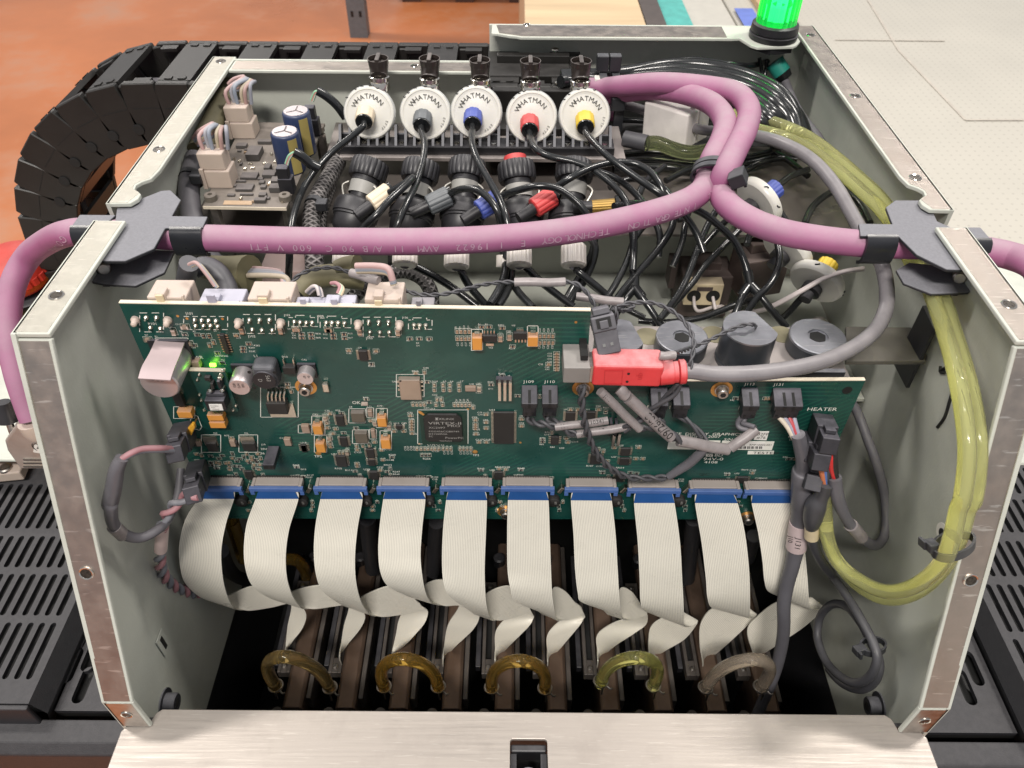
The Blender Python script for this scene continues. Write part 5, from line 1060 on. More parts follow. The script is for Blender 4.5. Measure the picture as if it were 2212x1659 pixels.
# ------------------------------------------------------------------ purple cables
ZK = -.1835
def pz(c, L, z=ZK): return [P(c, x, y, z=z if len(q) == 0 else q[0]) for x, y, *q in L]
RP = .0060
CT = thing("purple_cable", P(3, 300, 1150, z=ZK), "thick purple cable crossing to the left side and down outside the left wall", "cable", "thick purple cables")
left = [(1262, 205, -.2060), (1310, 204, -.2030), (1350, 199, -.1970), (1420, 193, -.188), (1490, 205, -.184), (1540, 226, -.181), (1566, 262, -.180), (1560, 300, -.182), (1538, 345, -.185), (1530, 375, -.1915), (1516, 412, -.1920), (1470, 440, -.1920), (1380, 468, -.1920), (1250, 495, -.1920), (1100, 513, -.1920), (950, 521, -.1920), (800, 522, -.1920), (650, 520, -.1920), (500, 516, -.1915), (400, 513, -.1915), (300, 507, -.1915), (200, 500, -.1915), (150, 503, -.1920)]
lp = [P(0, u, v, z=z) for u, v, z in left]
# outside the wall the cable bends down to the plug
lp += [at(105, 520, x=-.220), at(62, 553, x=-.2385), at(30, 610, x=-.2470), at(18, 680, x=-.2500), at(24, 750, x=-.2490), at(40, 820, x=-.2465), at(62, 885, x=-.2440), at(70, 905, x=-.2430)]
obj("cable_jacket", MB().tube(lp, RP, 18, 6), PURPLE, CT, 60)
CT2 = thing("purple_cable", P(3, 1000, 1250, z=ZK), "thick purple cable bending away to the right side clip", "cable", "thick purple cables")
right = [(1262, 190, -.2000), (1310, 189, -.1965), (1350, 185, -.1900), (1430, 180, -.182), (1520, 187, -.1800), (1588, 201, -.1775), (1617, 234, -.1770), (1612, 276, -.1775), (1588, 326, -.1800), (1566, 372, -.1835), (1556, 405, -.1915), (1570, 440, -.1920), (1620, 475, -.1920), (1690, 501, -.1920), (1770, 516, -.1920), (1860, 526, -.1915), (1950, 530, -.1915), (2050, 533, -.1915), (2120, 540, -.1915), (2180, 552, -.1920), (2235, 575, -.190), (2260, 620, -.200)]
obj("cable_jacket", MB().tube([P(0, u, v, z=z) for u, v, z in right], RP, 18, 6), PURPLE, CT2, 60)
# faint jacket print: letters wrapped on the cable surface
PRINT = mat("pale cable print", (.45, .28, .37, 1), .6)
def wrap_text(body, pts, r, hgt, parent, side, start=.0, m=PRINT, step=None):
    q = cr([tuple(p) for p in pts], 10); C, T, _ = frames(q)
    L = [0]
    for i in range(1, len(C)): L.append(L[-1]+(C[i]-C[i-1]).length)
    step = step or hgt*1.05
    for j, chh in enumerate(body):
        s = start+j*step
        if chh == ' ' or s > L[-1]: continue
        i = next(k for k in range(len(L)) if L[k] >= s)
        t = T[i]; view = (-C[i]).normalized(); sd = t.cross(view).normalized()
        nrm = (view*math.cos(side)+sd*math.sin(side)); nrm = (nrm-t*nrm.dot(t)).normalized()
        up = nrm.cross(t)
        p = C[i]+nrm*(r+.00008)
        text(chh, p-up*hgt*.5, hgt, t, up, m, parent, "cable_print", join=parent.name+"print")
wrap_text("DIGITAL  INTEGRATION  TECHNOLOGY  E  119622  AWM II A/B 90 C 600 V FT1", [p for p in lp[9:20]][::-1][::-1], RP, .0032, CT, -.55)
wrap_text("YGOLONHCE", lp[21:26], RP, .0032, CT, -.35, .004)
# cable ties
TIE = mat("black tie plastic", (.020, .021, .024, 1), .38, dust=.35, dcol=(.22, .22, .24, 1))
def tie(label, c, ax, rx, rz, head, w=.0040, group=None, hs=(.007, .006, .005), double=False):
    """tie strap: an oval band round c (axis ax) with a locking head."""
    c = Vector(c); ax = Vector(ax).normalized(); a = (ax.cross(Vector((0, 0, 1)))).normalized(); b = ax.cross(a).normalized()
    t = thing("cable_tie", c, label, "cable tie", group)
    n = 28
    for dbl in ((-.5, .5) if double else (0,)):
        mb = MB(); A, B = [], []
        for k in range(n+1):
            th = 2*math.pi*k/n; p = c+a*math.cos(th)*rx+b*math.sin(th)*rz+ax*dbl*w*1.35
            A.append(p-ax*w/2); B.append(p+ax*w/2)
        obj("strap", MB().strip(A, B, .0010, 2, 2), TIE, t, 60)
    d = (Vector(head)-c); d -= ax*d.dot(ax); d.normalize()
    h = Vector(head)
    sx = ax; sz = d; sy = sz.cross(sx)
    R_ = Matrix((sx, sy, sz)).transposed()
    obj("tie_head", MB().box(h, (hs[0], hs[1], hs[2]), R_), TIE, t, bevel=.0005)
    obj("tie_tail", MB().box(h+sy*hs[1]*.5+d*.002, (w, .004, .0012), R_), TIE, t)
    return t
ct = P(0, 1547, 378, z=-.1880)
tie("twin black cable tie binding the two purple cables together", ct, (-.30, -1, -.05), .0116, .0076, P(0, 1594, 384, z=-.182), .0036, double=True, hs=(.0085, .0065, .0075))
# ------------------------------------------------------------------ black clips on the wall notches
LIPM = mat("black lip paint", (.016, .017, .021, 1), .3, var=.1)
def clip(sx, label):
    """black sheet metal clip: sloping top plate, arms curling round the cable, lower tongue."""
    Q = (lambda x, y, **k: P('e', x, y, **k)) if sx < 0 else None
    z0 = -.1848
    if sx < 0:
        top = [(1130, 170), (1560, 0), (1650, -5), (1750, 90), (1665, 245), (2010, 250), (1960, 358), (1600, 362), (1490, 560), (1210, 680), (985, 680), (1090, 470)]
        top = [P('e', x, y, z=z0) for x, y in top]
        armL = [P('e', 770, 232, z=z0), P('e', 1120, 235, z=z0), P('e', 1000, 345, z=z0), P('e', 690, 345, z=z0)]
        low = [(885, 880), (1010, 905), (1310, 920), (1590, 790), (1690, 580), (1300, 560), (960, 640)]
        low = [P('e', x, y, z=-.1985) for x, y in low]
        post = P('e', 1010, 735, z=-.197)
    else:
        top = [(1475, 1105), (1525, 1068), (1700, 1068), (1750, 1180), (1830, 1215), (1870, 1300), (1900, 1440), (1800, 1437), (1640, 1358), (1540, 1258), (1340, 1258), (1330, 1192), (1510, 1195)]
        top = [P(3, x, y, z=z0) for x, y in top]
        armL = [P(3, 1800, 1212, z=z0), P(3, 1980, 1212, z=z0), P(3, 2035, 1275, z=z0), P(3, 1860, 1275, z=z0)]
        low = [(1530, 1440), (1600, 1400), (1800, 1420), (1960, 1500), (1920, 1560), (1720, 1568), (1570, 1510)]
        low = [P(3, x, y, z=-.1985) for x, y in low]
        post = P(3, 1865, 1470, z=-.197)
    t = thing("cable_clip", (sx*.175, .29, -.2), label, "clip", "black sheet metal cable clips")
    obj("top_plate", MB().prism(top, (0, 0, -.0016)), BLACKM, t, bevel=.0004)
    obj("outer_arm", MB().prism(armL, (0, 0, -.0016)), BLACKM, t, bevel=.0004)
    xa0, xa1 = sorted((min(p.x for p in armL), max(p.x for p in armL)))
    # curled fronts: inner and outer
    def curl(x0, x1, yf):
        prof = [(yf, z0), (yf-.0022, z0-.0012), (yf-.0034, z0-.0045), (yf-.0034, z0-.0085), (yf-.0024, z0-.0120), (yf+.0004, z0-.0142)]
        A = [Vector((x0, y, z)) for y, z in prof]; B = [Vector((x1, y, z)) for y, z in prof]
        obj("curled_lip", MB().strip(A, B, .0015, 3, 2), LIPM, t, 60)
    if sx < 0:
        a, b = P('e', 1645, 362, z=z0), P('e', 1955, 358, z=z0); curl(a.x, b.x, (a.y+b.y)/2)
        a = P('e', 690, 345, z=z0); curl(a.x, a.x+.018, a.y)
        bk = P('e', 1830, 250, z=z0)
    else:
        a, b = P(3, 1372, 1256, z=z0), P(3, 1536, 1258, z=z0); curl(a.x, b.x, (a.y+b.y)/2)
        a = P(3, 2035, 1275, z=z0); curl(a.x-.016, a.x, a.y)
    obj("lower_tongue", MB().prism(low, (0, 0, -.0014)), BLACKM, t, bevel=.0004)
    obj("clip_stem", MB().box(post+Vector((sx*.003, .003, -.002)), (.007, .012, .014)), BLACKM, t, bevel=.0005)
    obj("clip_screw", MB().lathe([(.0028, 0), (.0028, .003), (.0022, .0036)], post, (-sx*.4, -1, .2), 16), STEEL, t, 30)
clip(-1, "black sheet metal clip holding the purple cable on the left wall")
clip(1, "black sheet metal clip holding the purple cable on the right wall")
# ------------------------------------------------------------------ grey metal plug with backshell on the left cable
SHELL = mat("tarnished plug shell", (.52, .48, .44, 1), .42, .6, var=.12, stain=(.42, .30, .20, 1), stain_amt=.5, stain_scale=45)
pt = lp[-1]
t = thing("cable_plug", (pt.x, pt.y, pt.z-.04), "tarnished metal plug shell on the end of the left purple cable", "plug")
obj("strain_boot", MB().lathe([(.0070, -.001), (.0078, .003), (.0074, .008)], pt+Vector((.0005, 0, -.009)), (-.15, .05, 1), 20), BEIGE, t, 30)
q = [P(4, x, y, y=pt.y-.002) for x, y in ((135, 1065), (250, 1065), (330, 1190), (330, 1395), (130, 1395), (45, 1275), (28, 1215))]
obj("shell_body", MB().prism(q, (0, .020, 0)), SHELL, t, bevel=.0012)
lb = [P(4, x, y, y=pt.y-.0024) for x, y in ((222, 1235), (300, 1240), (300, 1300), (215, 1285))]
obj("shell_label", MB().prism(lb, (0, .0003, 0)), WHITE, t)
text("(2)", lb[3]+Vector((.0010, -.0002, .0030)), .0042, (1, 0, 0), (0, 0, 1), INKT, t, "label_text")
for k in range(3):
    a = P(4, 150, 1335+k*22, y=pt.y-.0026); obj("shell_rib", MB().b2(a.x, a.x+.020, a.y, a.y+.0005, a.z-.0006, a.z+.0006), CHROME, t)
ts_ = P(4, 15, 960, y=pt.y+.01); te = P(4, 70, 1120, y=pt.y+.006)
obj("thumb_screw", MB().tube([ts_, ts_.lerp(te, .75)], [.0038, .0052], 12, 1), BLACKP, t, 40); obj("thumb_screw_shaft", MB().tube([ts_.lerp(te, .7), te.lerp(ts_, -.3)], .0018, 10, 1), STEEL, t, 40)
# bracket corner and bolt below the plug
bk = at(12, 1000, z=-.385)
t = thing("mounting_rail", bk+Vector((0, 0, -.01)), "pale metal rail corner with a bolt at the left picture edge", "rail")
obj("rail_bar", MB().prism([at(-60, 1030, z=-.388), at(42, 1020, z=-.388), at(75, 940, z=-.388), at(-60, 940, z=-.388)], (0, 0, -.008)), BEIGE, t, bevel=.001)
obj("bolt", MB().lathe([(.0040, 0), (.0040, .0014), (.0030, .002)], at(12, 1013, z=-.388), UPN, 18), STEEL, t, 30)
# ------------------------------------------------------------------ emergency stop
es = at(62, 640, z=-.385)
t = thing("emergency_stop", at(62, 700, z=-.42), "red mushroom emergency stop button on a yellow base outside the left wall", "button")
RED = mat("red button plastic", (.52, .035, .022, 1), .4, dust=.25, dcol=(.55, .20, .18, 1)); YELLOW = mat("yellow base plastic", (.75, .50, .02, 1), .45)
c0 = at(50, 615, z=-.36)
obj("button_head", MB().lathe([(.021, 0), (.0240, .004), (.0250, .014), (.0235, .020), (.017, .0235), (.004, .0245)], c0+Vector((0, 0, .004)), (0, -.12, 1), 32), RED, t, 40)
obj("grip_ring", MB().knurl([(.0262, 0), (.0262, .006)], c0+Vector((0, 0, .012)), (0, -.12, 1), 26, .05), RED, t)
obj("button_collar", MB().lathe([(.020, -.018), (.0245, -.012), (.0245, -.002), (.0215, 0)], c0, (0, -.12, 1), 28), BLACKP, t, 40)
obj("yellow_base", MB().b2(c0.x-.05, c0.x+.046, c0.y-.028, c0.y+.060, c0.z-.050, c0.z-.0182), YELLOW, t, bevel=.002)
# ------------------------------------------------------------------ green beacon
bc = at(1669, 80, z=ZT)
bt = thing("beacon_light", bc, "lit green beacon lamp on a black base at the rear right corner", "beacon")
rb = .0150
obj("beacon_base", MB().lathe([(rb*1.0, .0), (rb*1.02, .003), (rb*.94, .0034), (rb*.94, .0040), (rb*.99, .0044), (rb*.96, .0085), (rb*.86, .0095)], bc, UPN, 36), BLACKP, bt, 30)
GLM = mat("green lens", (.01, .62, .10, 1), .12, trans=.8, emit=(.0, 1.0, .10, 1), estr=.28)
obj("lens", MB().knurl([(rb*.84, .0092), (rb*.84, .026), (rb*.81, .038), (rb*.72, .048), (rb*.40, .054)], bc, UPN, 22, .06), GLM, bt, 50)
obj("lamp_core", MB().lathe([(.0050, .0110), (.0050, .019), (.0015, .021)], bc, UPN, 16), mat("lamp glow", (.4, 1, .5, 1), .4, emit=(.10, 1.0, .22, 1), estr=5.0), bt, 40)
obj("beacon_nut", MB().lathe([(.0150, -.0060), (.0150, -.0022)], bc, UPN, 6), BLACKP, bt)
PL = bpy.data.lights.new("beacon_glow", 'POINT'); PL.energy = .008; PL.color = (.1, 1, .25); PL.shadow_soft_size = .006
po = bpy.data.objects.new("beacon_glow", PL); COL.objects.link(po); po.parent = bt; po.location = (0, 0, .026)
# ------------------------------------------------------------------ cable chain
CHM = mat("black chain plastic", (.014, .013, .012, 1), .40, var=.2, dust=.2, dcol=(.10, .095, .095, 1))
ctn = thing("cable_chain", (-.2, .5, -.46), "black plastic cable chain arching from the rear down the left side", "cable chain")
PITCH, YN, YFAR = .0206, .4715, .5430
CX, CZ, RM, HH = -.2295, -.3245, .1045, .0205
def side_plate(y, s):
    m = MB()
    # two overlapping plates: outline in local x (along) and z (outwards)
    o = [(-.0105, -HH), (.0060, -HH), (.0100, -HH*.80), (.0122, -HH*.2), (.0122, HH*.75), (.0104, HH), (-.0098, HH), (-.0105, HH*.4)]
    m.prism([(x, y, z) for x, z in o], (0, s*.0052, 0))
    i_ = [(-.0165, -HH*.92), (-.0104, -HH*.92), (-.0104, HH*.90), (-.0165, HH*.90)]
    m.prism([(x, y+s*.0018, z) for x, z in i_], (0, s*.0050, 0))
    return m
def pin(y, s):
    return MB().lathe([(.0036, 0), (.0036, .0008), (.0030, .0009)], (.0098, y, -HH*.45), (0, -s, 0), 16)
def groove(y, s):
    return MB().b2(-.0090, .0085, y-s*.0002, y-s*.0001, HH*.20, HH*.23)
M_sideN = multi("side_plate", [(side_plate(0, 1), CHM)]); M_sideF = multi("side_plate", [(side_plate(0, -1), CHM)])
M_groove = multi('moulded_line', [(groove(0, 1), VOID)])
M_pin = multi("pivot_pin", [(pin(0, 1), VOID)])
w = YFAR-YN
M_bar = multi("cross_bar", [(MB().b2(-.0100, .0104, .0060, w-.0060, HH-.0034, HH-.0002).b2(-.0065, -.0020, .0065, .0105, HH-.0001, HH+.0006).b2(.0020, .0065, .0065, .0105, HH-.0001, HH+.0006).b2(-.0065, -.0020, w-.0105, w-.0065, HH-.0001, HH+.0006).b2(.0020, .0065, w-.0105, w-.0065, HH-.0001, HH+.0006), CHM)])
M_slat = multi("small_latch", [(MB().b2(-.0055, .0055, w-.0125, w-.0060, HH-.0030, HH-.0010), CHM)])
M_slat2 = multi("small_latch", [(MB().b2(-.0055, .0055, .0060, .0115, HH-.0030, HH-.0010), CHM)])
M_inner = multi("inner_bar", [(MB().b2(-.0085, .0085, .0060, w-.0060, -HH, -HH+.0028), CHM)])
path = []
xk = .0340
while xk > CX: path.append((xk, CZ+RM, math.pi)); xk -= PITCH          # heading -x
a = (CX-xk)/RM
th = math.pi/2 + a
while th < math.pi*1.5: path.append((CX+RM*math.cos(th), CZ+RM*math.sin(th), th+math.pi/2)); th += PITCH/RM
xk = CX + (th-1.5*math.pi)*RM
for k in range(5): path.append((xk, CZ-RM, 0)); xk += PITCH
for k, (x, z, hd) in enumerate(path):
    # local x -> heading, local z -> outwards
    rot = -(hd) if True else 0
    link = bpy.data.objects.new("chain_link", M_sideN); COL.objects.link(link)
    link.parent = ctn; link.location = Vector((x, YN, z))-ORG[ctn.name]
    # outwards must stay on the outer side: heading -x at the top has outward +z
    ex = Vector((math.cos(hd), 0, math.sin(hd))); ez = Vector((math.sin(hd), 0, -math.cos(hd)))
    M4 = Matrix((ex, Vector((0, 1, 0)), ez)).transposed().to_4x4(); M4.translation = link.location
    link.matrix_local = M4
    def kid(me, y=0):
        o = bpy.data.objects.new(me.name.split('.')[0], me); COL.objects.link(o); o.parent = link; o.location = (0, y, 0); return o
    for ob in (link, kid(M_sideF, w)):
        bv = ob.modifiers.new('bevel', 'BEVEL'); bv.width = .0007; bv.segments = 1; bv.limit_method = 'ANGLE'
    kid(M_pin); kid(M_groove)
    if k % 2 == 0: kid(M_bar); kid(M_inner)
    else: kid(M_slat); kid(M_slat2)
# end bracket where the chain enters the chassis
eb = [at(1055, 105, z=-.196), at(1228, 108, z=-.196)]
obj("end_bracket", MB().b2(eb[0].x, eb[1].x, .4860, .5060, -.204, -.1985), CHM, ctn, bevel=.0008)
obj("end_cheek", MB().b2(eb[0].x+.006, eb[1].x, .5065, .5120, -.215, -.194), CHM, ctn, bevel=.0006)
obj("end_cheek", MB().b2(eb[0].x+.004, eb[1].x+.006, .4640, .4700, -.235, -.199), CHM, ctn, bevel=.0006)
obj("end_block", MB().b2(eb[0].x+.002, eb[1].x+.008, .4400, .4635, -.2345, -.212), CHM, ctn, bevel=.001)
for u, v in ((1199, 107), (1206, 179)): obj("rivet", MB().lathe([(.0026, 0), (.0024, .0008), (.0012, .0012)], at(u, v, z=-.1938 if v < 150 else -.1985), UPN, 14), CHROME, ctn, 40)
# cables lying in the chain
for k, (yy, rr_, m) in enumerate(((.484, .0052, PURPLE), (.497, .0060, PURPLE), (.508, .0030, RUBBER), (.516, .0030, RUBBER), (.524, .0028, GREYC))):
    pts = [(.07, yy, CZ+RM-.002)] + [(x, yy, CZ+RM-.002) for x in (-.02, -.10, -.18)] + [(CX+(RM+.001)*math.cos(math.radians(q)), yy, CZ+(RM+.001)*math.sin(math.radians(q))) for q in range(100, 271, 17)] + [(CX+.05, yy, CZ-RM)]
    tag(obj("chain_cable", MB().tube(pts, rr_, 10, 3), m, smooth=60), ["purple cable lying in the near side of the chain", "purple cable lying in the middle of the chain", "black hose lying next to the purple cables in the chain", "black hose lying in the far half of the chain", "grey cable lying along the far side of the chain"][k], "cable", "cables lying in the cable chain")
# ------------------------------------------------------------------ small driver board at the rear left
ZB2 = -.212
sb = thing("driver_board", P(1, 1600, 1100, z=-.235), "small dusty driver board on standoffs in the rear left corner", "circuit board")
BRD2 = mat("dusty grey brown board", (.13, .115, .095, 1), .5, var=.2, vscale=70, dust=.55, dcol=(.25, .215, .20, 1))
cs = [P(1, x, y, z=ZB2) for x, y in ((1315, 1335), (1855, 1345), (2105, 800), (1575, 790))]
obj("board", MB().prism(cs, (0, 0, -.0016)), BRD2, sb)
obj("board_edge", MB().prism([cs[0]+Vector((0, -.0004, 0)), cs[1]+Vector((0, -.0004, 0)), cs[1]+Vector((0, 0, 0)), cs[0]], (0, 0, -.0016)), PCBEDGE, sb)
for x, y in ((1370, 1295), (1850, 1295), (2070, 850), (1600, 830)):
    p = P(1, x, y, z=ZB2)
    obj("standoff", MB().lathe([(.0032, 0), (.0032, .0212)], (p.x, p.y, -.2349), UPN, 6), STEEL, sb)
    obj("board_screw", MB().lathe([(.0032, 0), (.0032, .003), (.0028, .0034), (.0012, .0034), (.0010, .001)], p, UPN, 18), BRD2, sb, 30)
DUSTIC = mat("dusty chip", (.07, .065, .062, 1), .6, dust=.6, dcol=(.21, .185, .18, 1))
for x, y, w_, d_, h_ in ((1655, 1015, .0075, .011, .004), (1620, 1150, .009, .006, .0016), (1590, 1225, .009, .006, .0016), (1740, 1105, .0035, .005, .003), (1750, 1140, .007, .006, .0022), (1790, 1235, .006, .005, .003), (1800, 1190, .006, .005, .003), (1570, 955, .006, .004, .002), (1720, 930, .008, .003, .002), (1690, 1310, .006, .003, .002), (1700, 1190, .003, .003, .0015), (1710, 1220, .003, .003, .0015), (1705, 1270, .004, .003, .0015), (1690, 1165, .003, .002, .001), (1560, 1180, .006, .0015, .001), (1600, 1265, .007, .0015, .001), (1500, 1270, .004, .002, .001)):
    p = P(1, x, y, z=ZB2); obj("chip", MB().box(p+Vector((0, 0, h_/2+.0001)), (w_, d_, h_)), DUSTIC, sb, bevel=.0003)
rr = random.Random(5)
for k in range(36):
    a, b = rr.random(), rr.random(); p = cs[0].lerp(cs[1], .1+.85*a).lerp(cs[3].lerp(cs[2], .1+.85*a), .04+.6*b)
    obj("small_part", MB().box(p+Vector((0, 0, .0006)), rr.choice(((.0022, .0012, .001), (.0012, .0022, .001)))), rr.choice((DUSTIC, TIN, CAPB)), sb)
lbp = [P(1, x, y, z=ZB2+.0002) for x, y in ((1455, 1300), (1640, 1302), (1630, 1328), (1445, 1326))]; obj("tan_patch", MB().prism(lbp, (0, 0, .0001)), mat("tan print", (.42, .30, .20, 1), .6), sb)
BLUECAP = mat("blue capacitor sleeve", (.022, .035, .085, 1), .35, var=.1, dust=.2, dcol=(.2, .2, .25, 1)); GOLD = mat("gold stripe", (.30, .24, .08, 1), .4)
for (bx, by, tx, ty) in ((1895, 1100, 1838, 850), (1968, 985, 1908, 718)):
    p = P(1, bx, by, z=ZB2); topz = P(1, tx, ty, y=p.y).z; H_ = topz-p.z; r_ = .0076
    o = obj("blue_capacitor", MB().lathe([(r_*.95, 0), (r_, .001), (r_, H_-.0012), (r_*.95, H_-.0004), (r_*.86, H_)], p, UPN, 32), BLUECAP, sb, 35)
    obj("can_top", MB().lathe([(r_*.86, H_-.0002), (r_*.86, H_+.0002)], p, UPN, 32), CAN, o)
    for a in (math.pi/2, math.pi*7/6, math.pi*11/6):
        d = Vector((math.cos(a), math.sin(a), 0)); n = Vector((-d.y, d.x, 0))*.0003; q = p+Vector((0, 0, H_+.0003))
        obj("vent_groove", MB().prism([q-n, q+d*r_*.7-n, q+d*r_*.7+n, q+n], (0, 0, .0001)), DUSTIC, o)
    A = [p+Vector((math.cos(t)*(r_+.0001), math.sin(t)*(r_+.0001), .001)) for t in [math.radians(q) for q in range(-70, -20, 10)]]
    obj("stripe", MB().strip(A, [q+Vector((0, 0, H_-.003)) for q in A], .0001, 1, 1), GOLD, o)
# two tall ivory connectors with wire bundles
WC = [(.42, .27, .26, 1), (.30, .30, .33, 1), (.22, .25, .30, 1), (.40, .34, .25, 1), (.34, .22, .20, 1), (.25, .26, .30, 1)]
WM = [mat("dusty wire %d" % k, c_, .5, dust=.35) for k, c_ in enumerate(WC)]
for k, (bx, by, ty, fan) in enumerate(((1440, 1185, 945, [(1440, 850), (1380, 800), (1290, 850), (1250, 900)]), (1590, 870, 655, [(1600, 560), (1580, 500), (1520, 510), (1480, 545)]))):
    p = P(1, bx, by, z=ZB2); topz = P(1, bx-30, ty, y=p.y+.004).z; H_ = topz-p.z
    o = obj("header", MB().box(p+Vector((0, 0, H_*.26)), (.0150, .0120, H_*.52)), BEIGE, sb, bevel=.0006)
    o2 = obj("plug", MB().box(p+Vector((-.0008, .0005, H_*.76)), (.0135, .0110, H_*.48)), BEIGE, sb, bevel=.0006)
    obj("latch", MB().box(p+Vector((-.0066, -.0062, H_*.30)), (.0022, .0018, H_*.6)), BEIGE, o, bevel=.0003)
    for j in range(6):
        s = p+Vector((-.0050+.0024*j, .0005+.002*(j % 2), H_-.001))
        up = s+Vector((-.0005+.0004*j, .001, .008+.0012*(j % 3)))
        e0 = P(1, fan[1][0]+j*14, fan[1][1]+j*6, y=p.y+.010); e1 = P(1, fan[2][0]+j*8, fan[2][1]+j*14, y=p.y+.012); e2 = P(1, fan[3][0]+j*6, fan[3][1]+j*8, y=p.y+.012)
        obj("wire", MB().tube([s, up, e0, e1, e2], .0011, 8, 5), WM[j], sb, 60)
# black 2-way plugs with dark sheathed leads
for k, (a, b, wires, sheath) in enumerate((((1870, 1240), (1862, 1080), [(1850, 1060), (1870, 1010), (1905, 985)], [(1905, 985), (1950, 1010), (2010, 1060), (2070, 1090)]), ((2042, 870), (2025, 690), [(2015, 650), (2035, 600), (2055, 588)], [(2055, 588), (2110, 620), (2180, 680), (2240, 760)]))):
    p = P(1, *a, z=ZB2); tz = P(1, *b, y=p.y).z
    obj("black_header", MB().box(p+Vector((0, 0, (tz-p.z)*.3)), (.0075, .006, (tz-p.z)*.6)), BLKCONN, sb, bevel=.0004); obj("black_plug", MB().box(p+Vector((-.0005, 0, (tz-p.z)*.8)), (.006, .005, (tz-p.z)*.42)), BLKCONN, sb, bevel=.0004)
    for j, cc_ in enumerate(((.25, .45, .30, 1), (.55, .25, .22, 1), (.45, .55, .45, 1))): obj("wire", MB().tube([P(1, x+j*7, y+j*4, y=p.y) for x, y in wires], .0006, 6, 4), mat("thin wire", cc_, .5), sb, 60)
    tag(obj("sheathed_lead", MB().tube([P(1, x, y, y=p.y) for x, y in sheath], .0026, 12, 5), RUBBER, smooth=60), ["short black sheathed lead at the near blue capacitor", "black sheathed lead behind the far blue capacitor"][k], "lead")
# sleeve bundle along the left wall
OLIVE = mat("olive cloth sleeve", (.15, .135, .075, 1), .6, var=.15, dust=.3, dcol=(.26, .24, .19, 1))
t = thing("wire_bundle", P(1, 1250, 1300, z=-.23), "bundle of grey and olive sleeved wires running along the left wall", "wires")
obj("olive_sleeve", MB().tube([P(1, 1500, 560, z=-.196), P(1, 1440, 680, z=-.199), P(1, 1360, 830, z=-.202), P(1, 1285, 985, z=-.205)], .0062, 14, 5), OLIVE, t, 60)
obj("grey_sheath", MB().tube([P(1, 1270, 1020, z=-.206), P(1, 1240, 1120, z=-.209), P(1, 1225, 1230, z=-.213), P(1, 1240, 1380, z=-.219), P(1, 1290, 1500, z=-.225), at(455, 560, z=-.235), at(500, 590, z=-.24)], .0056, 14, 5), GREYC, t, 60)
obj("olive_sleeve", MB().tube([at(440, 575, z=-.228), at(490, 585, z=-.226), at(540, 590, z=-.223)], [.006, .0075, .009], 14, 5), OLIVE, t, 60)
obj("tie_band", MB().tube([P(1, 1248, 1140, z=-.210), P(1, 1238, 1165, z=-.2107)], .0066, 16, 1), TIE, t, 40); obj("tie_head", MB().box(P(1, 1275, 1150, z=-.2055), (.006, .006, .005)), TIE, t, bevel=.0006)
for j in range(4): obj("wire", MB().tube([at(535, 580+5*j, z=-.223), at(580, 583+4*j, z=-.221), at(606+3*j, 590+3*j, z=-.2205), at(612+4*j, 612, z=-.2225)], .0014, 8, 5), WM[j], t, 60)
# ------------------------------------------------------------------ filters with valve handles
FILT = mat("milky filter plastic", (.62, .605, .56, 1), .32, var=.03, sss=.15); FRIM = mat("clear filter rim", (.70, .71, .70, 1), .18, trans=.35)
KN = {"ivory": (.66, .56, .42, 1), "grey": (.10, .11, .12, 1), "blue": (.055, .085, .36, 1), "red": (.55, .05, .05, 1), "yellow": (.66, .46, .03, 1)}
KM = {k: mat(k+" fitting", c_, .4, dust=.3, dcol=tuple(.5*x+.22 for x in c_[:3])+(1,)) for k, c_ in KN.items()}
SMOKE = mat("smoked valve plastic", (.030, .024, .022, 1), .22, dust=.45, dcol=(.30, .27, .26, 1))
AX = Vector((0, -math.cos(math.radians(24)), math.sin(math.radians(24))))
AXR = Vector((1, 0, 0)); AXU = AX.cross(AXR)*-1
if AXU.z < 0: AXU = -AXU
YFI = .425
def arc_text(body, c, r, a0, a1, h, m, parent, name):
    for k, chh in enumerate(body):
        a = math.radians(a0+(a1-a0)*k/(len(body)-1)); d = AXR*math.cos(a)+AXU*math.sin(a); rt_ = AXR*math.sin(a)-AXU*math.cos(a)
        wd = {'W': .95, 'H': .72, 'A': .7, 'T': .58, 'M': .88, 'N': .74}.get(chh, .6)*h
        text(chh, c+d*r-rt_*wd*.5, h, rt_, d, m, parent, name)
FC = [(418, 485, 405, 505, "ivory", 480, 190, 485, 300), (782, 490, 775, 530, "grey", 812, 190, 810, 310), (1112, 480, 1100, 520, "blue", 1135, 200, 1140, 315), (1470, 510, 1465, 560, "red", 1462, 205, 1462, 325), (1813, 500, 1822, 540, "yellow", 1788, 205, 1785, 325)]
KEND = []
